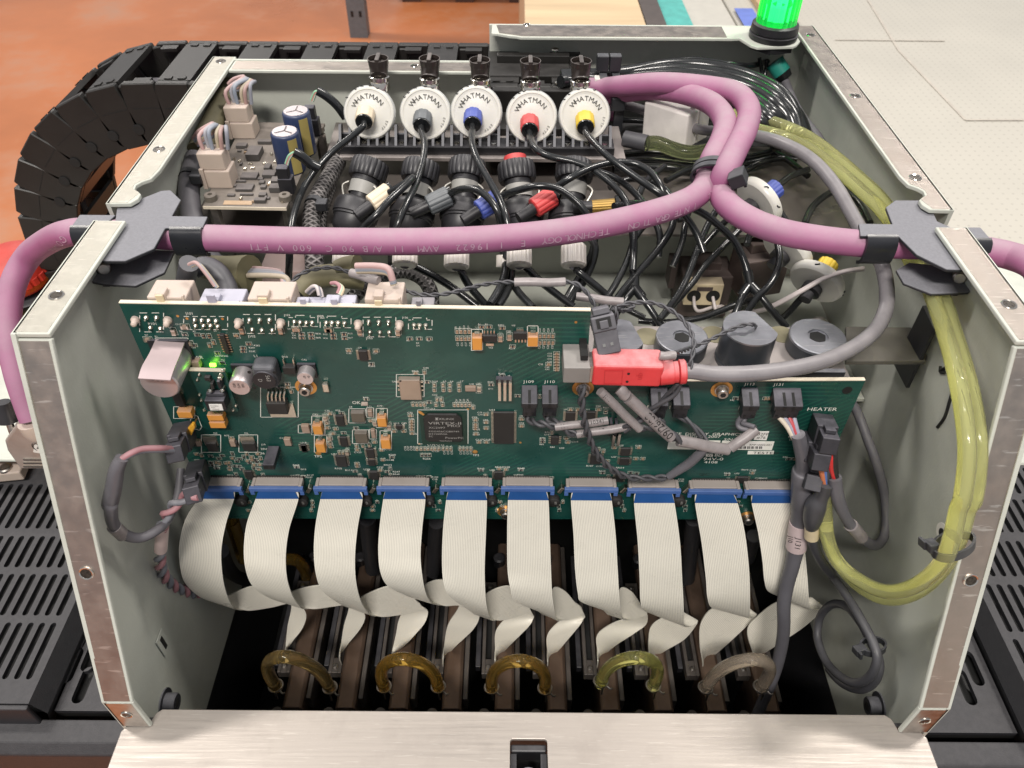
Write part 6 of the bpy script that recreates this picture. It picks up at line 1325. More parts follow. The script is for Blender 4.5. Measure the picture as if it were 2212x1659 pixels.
for x, y, kx, ky, cn, hx, hy, mx, my in FC:
    c = P(2, x, y, y=YFI)
    t = thing("disc_filter", c+Vector((0, 0, -.016)), "white round disc filter with %s fitting standing on the clip rail" % cn, "filter", "disc filters on the rail")
    r = .0143
    obj("filter_disc", MB().lathe([(r, -.0030), (r, .0006), (r*.97, .0012), (r*.90, .0013), (r*.88, .0009), (r*.62, .0010), (r*.5, .0014), (r*.2, .0016)], c, AX, 44), FILT, t, 30)
    obj("filter_rim", MB().lathe([(r*1.045, -.0034), (r*1.045, -.0008), (r*1.0, .0004), (r*.99, -.0034)], c, AX, 44, False), FRIM, t, 40)
    rot_ = {418: 0, 782: -6, 1112: 7, 1470: 2, 1813: -9}[x]; arc_text("WHATMAN", c+AX*.0018, .0078, 152+rot_, 42+rot_, .0027, INKT, t, "lettering")
    arc_text("PTFE", c+AX*.0018, .0105, 312-2*rot_, 336-2*rot_, .0013, INKT, t, "lettering")
    rr = random.Random(int(x))
    for k in range(5):   # hand written strokes on the rim
        a = math.radians(70+k*18+rr.uniform(-6, 6)); d = AXR*math.cos(a)+AXU*math.sin(a); q = c+d*r*1.02+AX*.0006
        obj("pen_stroke", MB().tube([q-AXR*.0008, q+AXU*.0006*rr.uniform(-1, 1)+AX*.0003, q+AXR*.0008], .0003, 5, 3), INKT, t)
    k0 = P(2, kx, ky, y=YFI-.004); k0 += AX*0
    kb = P(2, kx-8, ky-28, y=YFI-.001)
    ka = (AX+Vector((0, 0, -.55))).normalized()
    obj("fitting", MB().knurl([(.0042, 0), (.0054, .001), (.0054, .0085), (.0050, .0092)], kb, ka, 10, .06), KM[cn], t, 40)
    obj("ferrule", MB().lathe([(.0048, .0090), (.0048, .0104), (.0022, .0108)], kb, ka, 24), RUBBER, t, 30)
    KEND.append((kb+ka*.0100, ka))
    m0 = P(2, mx, my, y=YFI+.010); hz = P(2, hx, hy, y=YFI+.014)
    v = thing("valve_handle", m0, "dark smoked valve handle on a metal neck above the %s filter" % cn, "valve", "valve handles behind the filters")
    obj("metal_neck", MB().lathe([(.0044, -.006), (.0044, .0), (.0058, .001), (.0058, .0045), (.0054, .0055), (.0058, .006), (.0058, .008), (.004, .009)], m0+Vector((0, 0, -.004)), (0, .15, 1), 24), CHROME, v, 30)
    top = hz+Vector((0, 0, .003))
    obj("handle_body", MB().tube([m0+Vector((0, .001, .004)), m0.lerp(top, .5)+Vector((0, .001, 0)), top], [.0050, .0052, .0058], 16, 1), SMOKE, v, 40)
    obj("handle_grip", MB().box(top+Vector((0, -.0006, .0012)), (.0024, .0105, .005)), SMOKE, v, bevel=.0005)
    obj("handle_cup", MB().lathe([(.0058, -.001), (.0060, .0022), (.0056, .0022), (.0054, .0002)], top, (0, 0, 1), 20, False), SMOKE, v, 40)
# aluminium plate and black clip rail
pq = [P(2, x, y, z=-.2165) for x, y in ((200, 545), (2035, 570), (2082, 785), (135, 768))]
t = thing("clip_rail", pq[0].lerp(pq[2], .5)+Vector((0, 0, -.02)), "black tube clip rail on an aluminium plate in front of the filters", "rail")
obj("rail_plate", MB().prism(pq, (0, 0, -.0025)), mat("grey aluminium plate", (.42, .38, .36, 1), .45, .7, dust=.3), t, bevel=.0004)
obj("rail_leg", MB().b2(pq[0].x+.02, pq[0].x+.03, .430, .440, -.2350, -.2192), STEEL, t); obj("rail_leg", MB().b2(pq[1].x-.03, pq[1].x-.02, .430, .440, -.2350, -.2192), STEEL, t)
ra, rb_ = P(2, 208, 745, z=-.2163), P(2, 2005, 770, z=-.2163)
yb = (ra.y+rb_.y)/2
obj("rail_base", MB().b2(ra.x, rb_.x, yb, yb+.0125, -.2164, -.2115), BLACKP, t, bevel=.0005)
M_clip = multi("tube_clip", [(MB().prism([(-.0036, .001, 0), (-.0036, .0115, 0), (-.0036, .0125, .0078), (-.0036, .0085, .0092), (-.0036, .004, .0035)], (.0015, 0, 0)).prism([(.0021, .001, 0), (.0021, .0115, 0), (.0021, .0125, .0078), (.0021, .0085, .0092), (.0021, .004, .0035)], (.0015, 0, 0)).b2(-.0022, .0022, .0092, .0112, .0, .0030), BLACKM)])
for k in range(15):
    xx = ra.x+(rb_.x-ra.x)*(k+.5)/15
    obj("tube_clip", None, None, t, loc=(xx, yb, -.2114), mesh=M_clip)
    obj("clip_seat", MB().lathe([(.0016, 0), (.0016, .0006)], (xx, yb+.0045, -.2115), UPN, 10), CHROME, t)
# ------------------------------------------------------------------ pressure regulators (black bodies)
VAL = [(412, 872, 330, 1140, "ivory", (492, 1040), (570, 985)), (748, 880, 692, 1150, "grey", (868, 1055), (965, 1010)), (1050, 870, 1020, 1150, "blue", (1190, 1080), (1270, 1030)), (1375, 885, 1405, 1150, "red", (1545, 1065), (1630, 1010)), (1745, 880, 1725, 1170, "brass", (1935, 1088), (2005, 1080))]
KM["brass"] = mat("brass fitting", (.36, .22, .05, 1), .38, .6, dust=.25, dcol=(.45, .35, .2, 1))
LBL = mat("pale regulator label", (.27, .265, .25, 1), .5); CLIPW = mat("pale spring wing", (.44, .42, .38, 1), .35, .5)
HE = {}
for k, (tx, ty, bx, by, cn, f0, f1) in enumerate(VAL):
    A_, B_ = P(2, tx, ty, z=-.2100), P(2, bx, by, z=-.2250)
    d = (B_-A_).normalized(); L_ = (B_-A_).length
    t = thing("regulator", B_+Vector((0, 0, -.01)), "black regulator body with %s side fitting under the clip rail" % cn, "regulator", "regulators in a row under the clip rail")
    obj("upper_cap", MB().knurl([(.0098, -.006), (.0104, -.004), (.0104, .0025), (.0096, .004)], A_, d, 20, .04), BLACKP, t, 40)
    obj("neck", MB().lathe([(.0075, .0035), (.0075, .0065), (.0070, .007), (.0060, .015), (.0050, .018), (.0050, L_-.009), (.0085, L_-.007)], A_, d, 28), BLACKP, t, 35)
    obj("neck_label", MB().lathe([(.0077, .0068), (.0073, .0135)], A_, d, 28, False), LBL, t, 40)
    obj("lower_cap", MB().lathe([(.0085, -.008), (.0118, -.006), (.0124, -.004), (.0124, .0015), (.0118, .002), (.0118, .003), (.0110, .0034), (.0105, .009), (.0080, .012)], B_, d, 32), BLACKP, t, 35)
    sxv = d.cross(Vector((0, 0, 1))).normalized(); uv_ = sxv.cross(d)
    for s in (-1, 1):
        q = A_+d*.011+sxv*s*.0085
        obj("spring_wing", MB().strip([q-d*.003-sxv*s*.001, q+sxv*s*.002, q+d*.006-sxv*s*.0005], [q-d*.003-sxv*s*.001+uv_*.004, q+sxv*s*.002+uv_*.004, q+d*.006-sxv*s*.0005+uv_*.003], .0007, 4, 2), CLIPW, t, 60)
    q0, q1 = P(2, *f0, z=-.2130), P(2, *f1, z=-.2105)
    dd = (q1-q0).normalized()
    if cn == "brass": dd = Vector((1, .05, .05)).normalized()
    obj("side_stem", MB().tube([q0-dd*.016, q0], .0032, 12, 1), BLACKP, t, 40)
    obj("side_fitting", MB().knurl([(.0046, -.0062), (.0054, -.0056), (.0056, .0058), (.0050, .0064)] if cn != "brass" else [(.0034, -.0060), (.0036, .0058)], q0, dd, 12, .07), KM[cn], t, 40)
    obj("side_ferrule", MB().lathe([(.0050, .0062), (.0050, .0078), (.0026, .0084)], q0, dd, 20), RUBBER, t, 30)
    HE[cn] = q0+dd*.008
    if cn == "red": obj("red_ring", MB().lathe([(.0062, -.010), (.0062, -.006)], A_, d, 24), KM["red"], t, 35)
# hoses: tables of (label, radius, crop, [(x, y, z)...])
HOSES = [
 ("black hose from the ivory filter sweeping down past the driver board", .0019, 2, [(385, 570, None), (300, 640, -.200), (170, 745, -.204), (50, 880, -.208), (-30, 1020, -.212), (-75, 1160, -.216), (-95, 1300, -.222), (-100, 1440, -.232), (-105, 1560, -.245)]),
 ("black hose from the grey filter passing between two regulators", .0019, 2, [(770, 590, None), (778, 680, -.199), (765, 800, -.201), (715, 960, -.203), (655, 1080, -.206), (600, 1215, -.212), (560, 1330, -.222), (562, 1430, -.235)]),
 ("black hose from the blue filter sweeping right over the regulators", .0019, 2, [(1085, 570, None), (1085, 690, -.198), (1125, 800, -.199), (1200, 930, -.201), (1270, 1060, -.204), (1310, 1180, -.209), (1322, 1300, -.217), (1300, 1400, -.228)]),
 ("black hose from the red filter heading right across the plate", .0019, 2, [(1470, 610, None), (1490, 710, -.200), (1580, 765, -.200), (1750, 805, -.201), (1880, 862, -.203), (2010, 965, -.206), (2090, 1080, -.211), (2120, 1220, -.219), (2130, 1400, -.228), (2125, 1510, -.232)]),
 ("black hose from the yellow filter heading right under the purple cable", .0019, 2, [(1820, 590, None), (1885, 690, -.199), (2000, 795, -.199), (2150, 905, -.201), (2290, 1000, -.204), (2420, 1100, -.212), (2530, 1250, -.222), (2585, 1390, -.230)]),
 ("black hose from the ivory side fitting running forward to the left", .0019, 'd', [(430, 385, -.209), (540, 320, -.203), (600, 275, -.200), (560, 320, -.199), (430, 440, -.201), (330, 555, -.205), (245, 640, -.211), (130, 800, -.222), (30, 920, -.235)]),
 ("black hose arching from the grey side fitting", .0019, 'd', [(868, 392, -.2085), (960, 358, -.202), (1060, 362, -.200), (1150, 425, -.202), (1212, 515, -.206), (1240, 610, -.212), (1290, 760, -.222), (1275, 860, -.228)]),
 ("black hose in a wide arch from the blue side fitting", .0019, 'd', [(1240, 412, -.2085), (1360, 368, -.202), (1500, 338, -.198), (1640, 352, -.199), (1760, 425, -.203), (1860, 535, -.209), (1915, 680, -.219), (1908, 800, -.226), (1850, 930, -.234), (1770, 1060, -.242), (1700, 1180, -.248)]),
 ("black hose rising right from the red side fitting", .0019, 'd', [(1640, 345, -.2085), (1750, 275, -.203), (1900, 203, -.201), (2060, 165, -.201), (2212, 175, -.202), (2330, 240, -.204), (2400, 340, -.208), (2430, 430, -.213)]),
 ("black hose from the brass side fitting", .0019, 'd', [(2060, 482, -.210), (2140, 470, -.212), (2230, 462, -.215), (2330, 470, -.220)]),
 ("black hose left of the rear Y joint", .0018, 'i', [(480, 270, -.222), (400, 380, -.226), (340, 560, -.232), (250, 740, -.238), (180, 850, -.241), (120, 950, -.244)]),
 ("black hose curving from under the purple cable to the lower left", .0019, 'i', [(715, 190, -.216), (695, 290, -.220), (640, 390, -.225), (555, 505, -.230), (440, 635, -.235), (350, 740, -.238), (270, 845, -.241), (200, 960, -.245)]),
 ("long dark hose crossing in front of the terminal block", .0018, 'i', [(1075, 120, -.216), (1000, 235, -.221), (930, 385, -.227), (870, 545, -.232), (815, 690, -.237), (765, 790, -.240), (700, 890, -.243), (600, 1020, -.247)]),
 ("dark hose running diagonally behind the terminal block", .0017, 'i', [(1255, 285, -.226), (1150, 392, -.232), (1060, 485, -.237), (960, 592, -.242), (880, 705, -.247), (790, 815, -.252), (640, 980, -.258), (540, 1070, -.262)]),
 ("dark hose hanging below the right purple cable", .0018, 'i', [(1530, 400, -.218), (1548, 530, -.222), (1520, 655, -.227), (1460, 755, -.232), (1380, 835, -.237), (1290, 960, -.245)]),
 ("dark hose lying along the back of the metal caps", .0018, 'i', [(1340, 865, -.258), (1200, 905, -.258), (1050, 965, -.260), (900, 1012, -.262), (650, 1045, -.264), (430, 1030, -.264)]),
 ("short dark hose on the far right disc filter", .0018, 'i', [(1735, 840, -.244), (1690, 885, -.248), (1630, 955, -.254), (1570, 1010, -.260)]),
 ("black hose in a bow left of the first Y joint", .0019, 'i', [(45, 370, -.219), (88, 450, -.223), (72, 560, -.229), (30, 665, -.235), (-20, 750, -.240), (-90, 850, -.246), (-150, 960, -.252)]),
 ("dark hose behind the right purple cable near the blue fitting", .0018, 'i', [(1500, 40, -.222), (1420, 180, -.224), (1330, 300, -.228), (1290, 430, -.232)]),
 ("dark hose running down left of the first long hose", .0018, 'i', [(900, 20, -.216), (830, 160, -.221), (795, 300, -.226), (770, 430, -.232), (700, 600, -.240)]),
 ("black hose looping right of the brass fitting", .0019, 2, [(1880, 860, -.212), (2000, 900, -.212), (2120, 985, -.214), (2230, 1120, -.218), (2300, 1270, -.224), (2290, 1420, -.232)]),
 ("black hose bowing left beside the brass fitting", .0019, 2, [(2330, 830, -.214), (2210, 930, -.215), (2155, 1060, -.218), (2165, 1200, -.223)]),
 ("dark hose crossing the shelf under the purple tie", .0019, 3, [(300, 965, -.224), (420, 905, -.223), (560, 872, -.222), (720, 905, -.222)]),
 ("dark hose in a low bow right of the regulators", .0019, 3, [(0, 1000, -.222), (120, 955, -.221), (260, 985, -.221), (340, 1070, -.224), (380, 1180, -.230)]),
 ("dark hose running from the purple tie towards the yellow fitting", .0019, 3, [(620, 940, -.226), (760, 1000, -.226), (880, 1095, -.228), (960, 1210, -.232)]),
 ("short dark hose running diagonally below the purple tie", .0017, 3, [(480, 1330, -.236), (620, 1180, -.230), (760, 1090, -.227)]),
 ("short dark hose crossing under the bowed hose", .0017, 'i', [(-40, 660, -.252), (20, 715, -.252), (100, 780, -.253), (190, 840, -.255), (300, 920, -.258), (480, 1010, -.262)]),
]
for lab_, r_, c, pts in HOSES:
    q = []
    for x, y, z in pts:
        if z is None: kk = min(range(5), key=lambda i: abs(CROP[2][0]+KEND[i][0].x*0+FC[i][2]-x-CROP[2][0])); q.append(KEND[kk][0]-KEND[kk][1]*.001); q.append(KEND[kk][0]+KEND[kk][1]*.004)
        else: q.append(P(c, x, y, z=z))
    tag(obj("black_hose", MB().tube(q, r_, 12, 5), RUBBER, smooth=60), lab_, "hose", "black ink hoses")
# Y joints with their branches
for lab_, c, j, arms in (("black hose with a Y joint behind the circuit board corner", 'i', (400, 765, -.240), [[(395, 300, -.219), (395, 480, -.227), (385, 610, -.233), (398, 710, -.238)], [(440, 820, -.242), (510, 920, -.246), (570, 1010, -.250), (620, 1090, -.254)], [(370, 800, -.242), (330, 865, -.245), (290, 920, -.248), (230, 1010, -.253)]]),
                         ("black hose with a Y joint above the tall metal cap", 'i', (1312, 742, -.236), [[(820, 125, -.206), (960, 192, -.210), (1080, 290, -.215), (1190, 402, -.221), (1262, 545, -.227), (1300, 680, -.233)], [(1370, 805, -.238), (1450, 905, -.242), (1530, 1000, -.247), (1600, 1080, -.252)], [(1285, 780, -.238), (1235, 880, -.242), (1190, 990, -.247), (1150, 1080, -.252)]])):
    p = P(c, j[0], j[1], z=j[2]); t = thing("branched_hose", p, lab_, "hose", "branched black hoses")
    for arm in arms:
        q = [P(c, x, y, z=z) for x, y, z in arm]
        q = q+[p] if arm is arms[0] else [p]+q
        obj("hose_branch", MB().tube(q, .0019, 12, 5), RUBBER, t, 60)
        e = q[-2] if arm is arms[0] else q[1]
        dj = (e-p).normalized(); obj("joint_socket", MB().tube([p, p+dj*.007], [.0025, .0027], 12, 1), RUBBER, t, 40)
# outlet nuts and elbows below the purple cable
NUT = mat("translucent nut", (.56, .52, .48, 1), .3, sss=.2, dust=.2)
for k, (x, y, zz, path) in enumerate(((265, 1385, -.222, [(240, 1420), (215, 1440), (150, 1500)]), (652, 1385, -.222, [(645, 1425), (700, 1470), (850, 1550), (990, 1640), (1120, 1740)]), (985, 1400, -.222, [(980, 1445), (1010, 1500), (1055, 1590), (1120, 1670), (1190, 1750)]), (1390, 1390, -.222, [(1395, 1440), (1440, 1490), (1520, 1570), (1620, 1650), (1740, 1740)]), (1742, 1390, -.222, [(1742, 1460), (1780, 1520), (1880, 1600), (1960, 1670), (2060, 1760)]))):
    p = P(2, x, y, z=zz)
    t = thing("outlet_elbow", p+Vector((0, 0, -.01)), "translucent outlet nut with grey elbow, %s under the purple cable" % ("hidden leftmost", "second from left", "middle", "second from right", "rightmost")[k], "fitting", "outlet fittings below the purple cable")
    ax = Vector((0, -.75, -.55)).normalized()
    obj("nut", MB().knurl([(.0056, -.004), (.0064, -.003), (.0064, .0065), (.0054, .0075)], p, ax, 14, .06), NUT, t, 40)
    e = P(2, path[0][0], path[0][1], z=zz-.006)
    obj("elbow", MB().tube([p+ax*.006, e.lerp(p+ax*.006, .4), e], [.0030, .0028, .0024], 12, 3), GREYC, t, 40)
    q = [e]+[P(2, a, b, z=zz-.007-.006*i) for i, (a, b) in enumerate(path[1:])]
    obj("hose", MB().tube(q, .0020, 12, 5), RUBBER, t, 60)
    d = (q[1]-q[0]).normalized(); obj("hose_collar", MB().tube([q[0]-d*.001, q[0]+d*.005], .0025, 12, 1), RUBBER, t, 40)
# hoses left of the centre behind the board, going down
for k, (lab_, pts, r_) in enumerate((("dark hose pair member bending left behind the board edge", [(1285, -30), (1300, 60), (1295, 140), (1260, 230), (1200, 330)], .0021), ("dark hose pair member beside it with a joint", [(1325, -20), (1340, 90), (1330, 190), (1290, 280), (1250, 340)], .0021), ("dark hose leaving the pair to the right", [(1345, 190), (1400, 265), (1480, 350)], .0020), ("dark vertical hose stub with a collar", [(565, -40), (568, 20), (565, 70)], .0024))):
    tag(obj("black_hose", MB().tube([P(5, x, y, z=-.232-.004*k) for x, y in pts], r_, 12, 5), RUBBER, smooth=60), lab_, "hose", "black ink hoses")
tag(obj("hose_collar", MB().lathe([(.0040, 0), (.0040, .006)], P(5, 1290, 10, z=-.230), (0, -.6, -.7), 16), NUT, smooth=40), "grey collar round the dark hose pair below the purple cable", "collar")
# braided sleeves
def braid_mat():
    m = mat("grey braided sleeve", (.075, .072, .070, 1), .5, dust=.3)
    nt = m.node_tree; L = nt.links; b = nt.nodes["Principled BSDF"]; uv = N(nt, "ShaderNodeUVMap"); sp = N(nt, "ShaderNodeSeparateXYZ"); L.new(uv.outputs[0], sp.inputs[0])
    def wave(sg):
        a = N(nt, "ShaderNodeMath", operation='MULTIPLY'); a.inputs[1].default_value = 5*2*math.pi; L.new(sp.outputs[0], a.inputs[0])
        c = N(nt, "ShaderNodeMath", operation='MULTIPLY_ADD'); c.inputs[1].default_value = sg*1900.0; L.new(sp.outputs[1], c.inputs[0]); L.new(a.outputs[0], c.inputs[2])
        s = N(nt, "ShaderNodeMath", operation='SINE'); L.new(c.outputs[0], s.inputs[0]); return s.outputs[0]
    mx = N(nt, "ShaderNodeMath", operation='MAXIMUM'); L.new(wave(1), mx.inputs[0]); L.new(wave(-1), mx.inputs[1])
    bp = N(nt, "ShaderNodeBump", i_Strength=.9, i_Distance=.0008); L.new(mx.outputs[0], bp.inputs["Height"]); L.new(bp.outputs[0], b.inputs["Normal"])
    src = b.inputs["Base Color"].links[0].from_socket
    r = N(nt, "ShaderNodeMapRange", i_From_Min=0.0, i_From_Max=.9, i_To_Min=.35, i_To_Max=1.5); L.new(mx.outputs[0], r.inputs[0])
    v = N(nt, "ShaderNodeVectorMath", operation='SCALE'); L.new(src, v.inputs[0]); L.new(r.outputs[0], v.inputs["Scale"]); L.new(v.outputs[0], b.inputs["Base Color"])
    return m
BRAID = braid_mat()
t = thing("braided_sleeve", P(2, 60, 1100, z=-.225), "grey braided cable sleeve running forward beside the regulators", "sleeve")
obj("braid", MB().tube([P(2, 215, 800, z=-.221), P(2, 160, 900, z=-.221), P(2, 90, 1020, z=-.222), P(2, 50, 1120, z=-.224), P(2, 45, 1250, z=-.228), P(2, 60, 1400, z=-.233), P(2, 65, 1500, z=-.238)], .0050, 14, 6), BRAID, t, 60)
obj("tie_band", MB().tube([P(2, 72, 1070, z=-.2225), P(2, 62, 1092, z=-.2228)], .0058, 16, 1), TIE, t, 40); obj("tie_head", MB().box(P(2, 112, 1080, z=-.2180), (.006, .006, .005)), TIE, t, bevel=.0006)
tag(obj("braided_sleeve", MB().tube([P(2, 150, 870, z=-.2300), P(2, 165, 960, z=-.2290), P(2, 130, 1060, z=-.2285), P(2, 100, 1170, z=-.231), P(2, 100, 1300, z=-.234)], .0036, 12, 6), BRAID, smooth=60), "thinner braided sleeve tucked beside the larger one", "sleeve")
tag(obj("braided_sleeve", MB().tube([P('j', 1300, 500, z=-.250), P('j', 1380, 420, z=-.248), P('j', 1560, 300, z=-.246), P('j', 1750, 260, z=-.246), P('j', 1900, 320, z=-.248), P('j', 1980, 430, z=-.252), P('j', 1995, 560, z=-.258)], .0040, 12, 6), BRAID, smooth=60), "braided sleeve looping behind the rightmost ivory connector", "sleeve")
# ------------------------------------------------------------------ ink manifold with metal caps
ZM = -.2400
MANI = mat("dull manifold metal", (.40, .365, .345, 1), .45, .75, var=.1, dust=.35); CAPM = mat("grey machined cap", (.24, .245, .27, 1), .36, .75, var=.2, vscale=90, scratch=.25, dust=.35, dcol=(.27, .275, .30, 1), dscale=200.0, dmin=.2, bump=.1); CAPS = mat("blackened cap side", (.045, .050, .058, 1), .35, .4)
mn = thing("ink_manifold", P(6, 700, 500, z=-.30), "dull metal manifold block behind the cut away corner of the circuit board", "manifold")
ml, mr_ = P(6, -120, 480, z=ZM), P(6, 1262, 600, z=ZM)
mb_y0, mb_y1 = YP+.0045, P(6, 600, 386, z=ZM).y
obj("manifold_block", MB().b2(ml.x, mr_.x, mb_y0, mb_y1, -.298, ZM), MANI, mn, bevel=.0006)
for x, y in ((205, 440), (560, 430), (920, 430)): obj("bore_hole", MB().lathe([(.0062, 0), (.0062, .0002)], P(6, x, y, z=ZM), UPN, 24), OLIVE, mn)
obj("support_strap", MB().prism([P(6, 1262, 385, z=ZM-.001), P(6, 1740, 392, z=ZM-.001), P(6, 1690, 570, z=ZM-.001), P(6, 1262, 572, z=ZM-.001)], (0, 0, -.0025)), mat("olive strap", (.085, .08, .068, 1), .5, dust=.4, dcol=(.16, .15, .135, 1)), mn, bevel=.0004)
tp = [P(6, x, y, x=XRO-TS-.003) for x, y in ((1690, 275), (1750, 400), (1600, 715), (1535, 590))]
obj("strap_gusset", MB().prism(tp, (-.0016, 0, 0)), BLACKM, mn)
obj("dome_screw", MB().lathe([(.0040, 0), (.0036, .0018), (.0018, .0030)], P(6, 1120, 372, z=ZM-.004), UPN, 20), STEEL, mn, 40)
def hexcap(label, c, x, y, r, h, flat=False, d_cut=None):
    p = P(c, x, y, z=ZM+h); p.z = ZM+.0001
    t = thing("metal_cap", p, label, "cap", "round metal caps on the manifold")
    if not flat:
        obj("cap_side", MB().lathe([(r*.96, 0), (r, .0006), (r, h-.0014)], p, UPN, 48), CAPS, t, 30)
        obj("cap_top", MB().lathe([(r, h-.0014), (r*.985, h-.0003), (r*.95, h), (r*.36, h), (r*.35, h-.004)], p, UPN, 48, False), CAPM, t, 30)
        obj("hex_socket", MB().lathe([(r*.355, h-.0012), (r*.355, h-.0009)], p, UPN, 48), CAPM, t)
        obj("hex_hole", MB().lathe([(r*.31, h-.0008), (r*.31, h-.0006)], p, UPN, 6), VOID, t)
    else:
        obj("cap_foot", MB().lathe([(r, 0), (r, .0022), (r*.98, .0026)], p, UPN, 48), CAPS, t, 30)
        n = 48; ring = []
        cut = r*.70; ang = Vector((math.cos(d_cut), math.sin(d_cut), 0))
        for k in range(n):
            a = 2*math.pi*k/n; q = Vector((math.cos(a), math.sin(a), 0))*r*.97
            s = q.dot(ang)
            if s > cut: q = q-ang*(s-cut)
            ring.append(p+q+Vector((0, 0, .0027)))
        obj("cap_side", MB().prism(ring, (0, 0, h-.0035)), CAPS, t, 30)
        obj("cap_top", MB().prism([q+Vector((0, 0, h-.0034)) for q in ring], (0, 0, .0008)), CAPM, t, 30)
    return t
hexcap("metal cap with hex socket, right of the red plug's black latch connector", 6, 388, 440, .0121, .0085)
hexcap("metal cap with hex socket, farthest right on the manifold", 6, 1113, 437, .0130, .0085)
hexcap("tall metal cap with a flat side and a wire on top", 6, 752, 395, .0124, .0190, True, math.radians(25))
hexcap("tall metal cap half hidden behind the black latch connector", 6, 55, 435, .0116, .0175, True, math.radians(15))
# ------------------------------------------------------------------ red plug and grey cable
ub = thing("signal_cable", P('f', 1240, 860, y=YP-.009), "grey cable with a red moulded plug in the circuit board corner", "cable")
GREYU = mat("glossy grey jacket", (.17, .16, .17, 1), .24, var=.15, vscale=40, dust=.35, dcol=(.30, .28, .28, 1), dscale=80.0, dmin=.2)
REDP = mat("red plug plastic", (.62, .045, .05, 1), .42, dust=.85, dcol=(.50, .27, .28, 1))
yf, yb = YP-.0155, YP-.0040
a, b = P('f', 245, 808, y=yf), P('f', 972, 1036, y=yf)
tilt = Matrix.Rotation(0.02, 3, 'Y')
cen = (a+b)/2; cen.y = (yf+yb)/2
obj("plug_body", MB().box(cen, (b.x-a.x, yb-yf, a.z-b.z), tilt), REDP, ub, bevel=.0013, seg=3)
REDL = mat("red plug relief", (.50, .03, .035, 1), .45)
def onface(pts, d=.00015): return MB().prism([P('f', x, y, y=yf-.0001) for x, y in pts], (0, -d, 0))
for x0, y0, x1, y1, w_ in ((362, 852, 562, 1000, 6),): 
    for q in ([(x0, y0), (x1, y0), (x1, y0+w_), (x0, y0+w_)], [(x0-8, y1-w_), (x1-12, y1-w_), (x1-12, y1), (x0-8, y1)], [(x0, y0), (x0+w_, y0), (x0-4, y1), (x0-10, y1)], [(x1-w_, y0), (x1, y0), (x1-12, y1), (x1-18, y1)]): obj("relief_frame", onface(q), REDL, ub)
for x, y in ((622, 890), (606, 976)): obj("relief_dot", MB().lathe([(.0006, 0), (.0006, .0001)], P('f', x, y, y=yf-.0001), (0, -1, 0), 12), VOID, ub)
text("qn", P('f', 735, 880, y=yf-.0002), .0026, (0, 0, -1), (1, 0, 0), REDL, ub, "moulded_mark", stretch=1.1)
n0 = P('f', 985, 880, y=(yf+yb)/2-.001); n1 = P('f', 1150, 870, y=(yf+yb)/2-.001); n2 = P('f', 1225, 865, y=(yf+yb)/2-.001)
dx = (n2-n0).normalized()
obj("plug_neck", MB().lathe([(.0052, -.001), (.0050, .0045), (.0046, .0048), (.0046, .0065)], n0, dx, 20), REDP, ub, 35)
obj("plug_collar", MB().lathe([(.0040, .0066), (.0052, .0072), (.0052, .0092), (.0046, .0098)], n0, dx, 24), REDP, ub, 35)
yc = n0.y
gp = [n0+dx*.006, n0+dx*.012, P(6, 560, 640, y=yc), P(6, 750, 638, y=yc+.0005), P(6, 950, 615, y=yc+.004), P(6, 1130, 575, y=yc+.010), P(6, 1300, 500, y=yc+.020), P(6, 1420, 405, y=yc+.032), P(6, 1475, 290, y=yc+.044), P(6, 1478, 170, y=yc+.054), P(6, 1455, 60, y=yc+.063), P(3, 1425, 1365, z=-.2060), P(3, 1385, 1300, z=-.2050), P(3, 1335, 1220, z=-.2035), P(3, 1275, 1110, z=-.2010), P(3, 1200, 985, z=-.1985), P(3, 1100, 870, z=-.198), P(3, 980, 790, z=-.198), P(3, 830, 735, z=-.199), P(3, 640, 705, z=-.202), P(3, 480, 690, z=-.204), P(3, 330, 640, z=-.206), P(3, 220, 600, z=-.207), P(3, 80, 560, z=-.209), P(3, -60, 530, z=-.212)]
obj("cable_jacket", MB().tube(gp, [.0034]*19+[.0029]*(len(gp)-19), 16, 6), GREYU, ub, 60)
# receptacle on the board
rc = obj("signal_socket", frontbox(5, 1680, 738, 1845, 838, .0150)[0], mat("grey socket plastic", (.20, .19, .18, 1), .45, dust=.5, dcol=(.30, .28, .27, 1)), bd, bevel=.0005)
obj("socket_tab", frontbox(5, 1790, 660, 1835, 690, .011)[0], VOID, rc)
pn = obj("socket_shell", MB().b2(a.x-.0028, a.x+.0006, yf+.0015, yb-.001, b.z+.0015, a.z-.0015), STEEL, bd)
# ferrite block
fe = thing("ferrite_block", P(3, 330, 700, z=-.22), "pale grey snap on ferrite block on the grey cable", "ferrite")
f0, f1 = P(3, 235, 600, z=-.2065), P(3, 480, 680, z=-.2045)
d = (f1-f0).normalized(); sy = Vector((0, 0, 1)).cross(d).normalized(); R_ = Matrix((d, sy, d.cross(sy))).transposed()
FERR = mat("pale grey plastic", (.66, .62, .59, 1), .5, dust=.2)
LF = (f1-f0).length*.94; mid = (f0+f1)/2
obj("ferrite_half", MB().box(mid+R_@Vector((0, .0058, 0)), (LF, .0112, .021), R_), FERR, fe, bevel=.001); obj("ferrite_half", MB().box(mid+R_@Vector((0, -.0058, 0)), (LF, .0112, .021), R_), FERR, fe, bevel=.001)
for s in (-1, 1): obj("snap_tab", MB().box(mid+R_@Vector((s*LF*.38, 0, .0108)), (.003, .005, .0012), R_), FERR, fe, bevel=.0003)
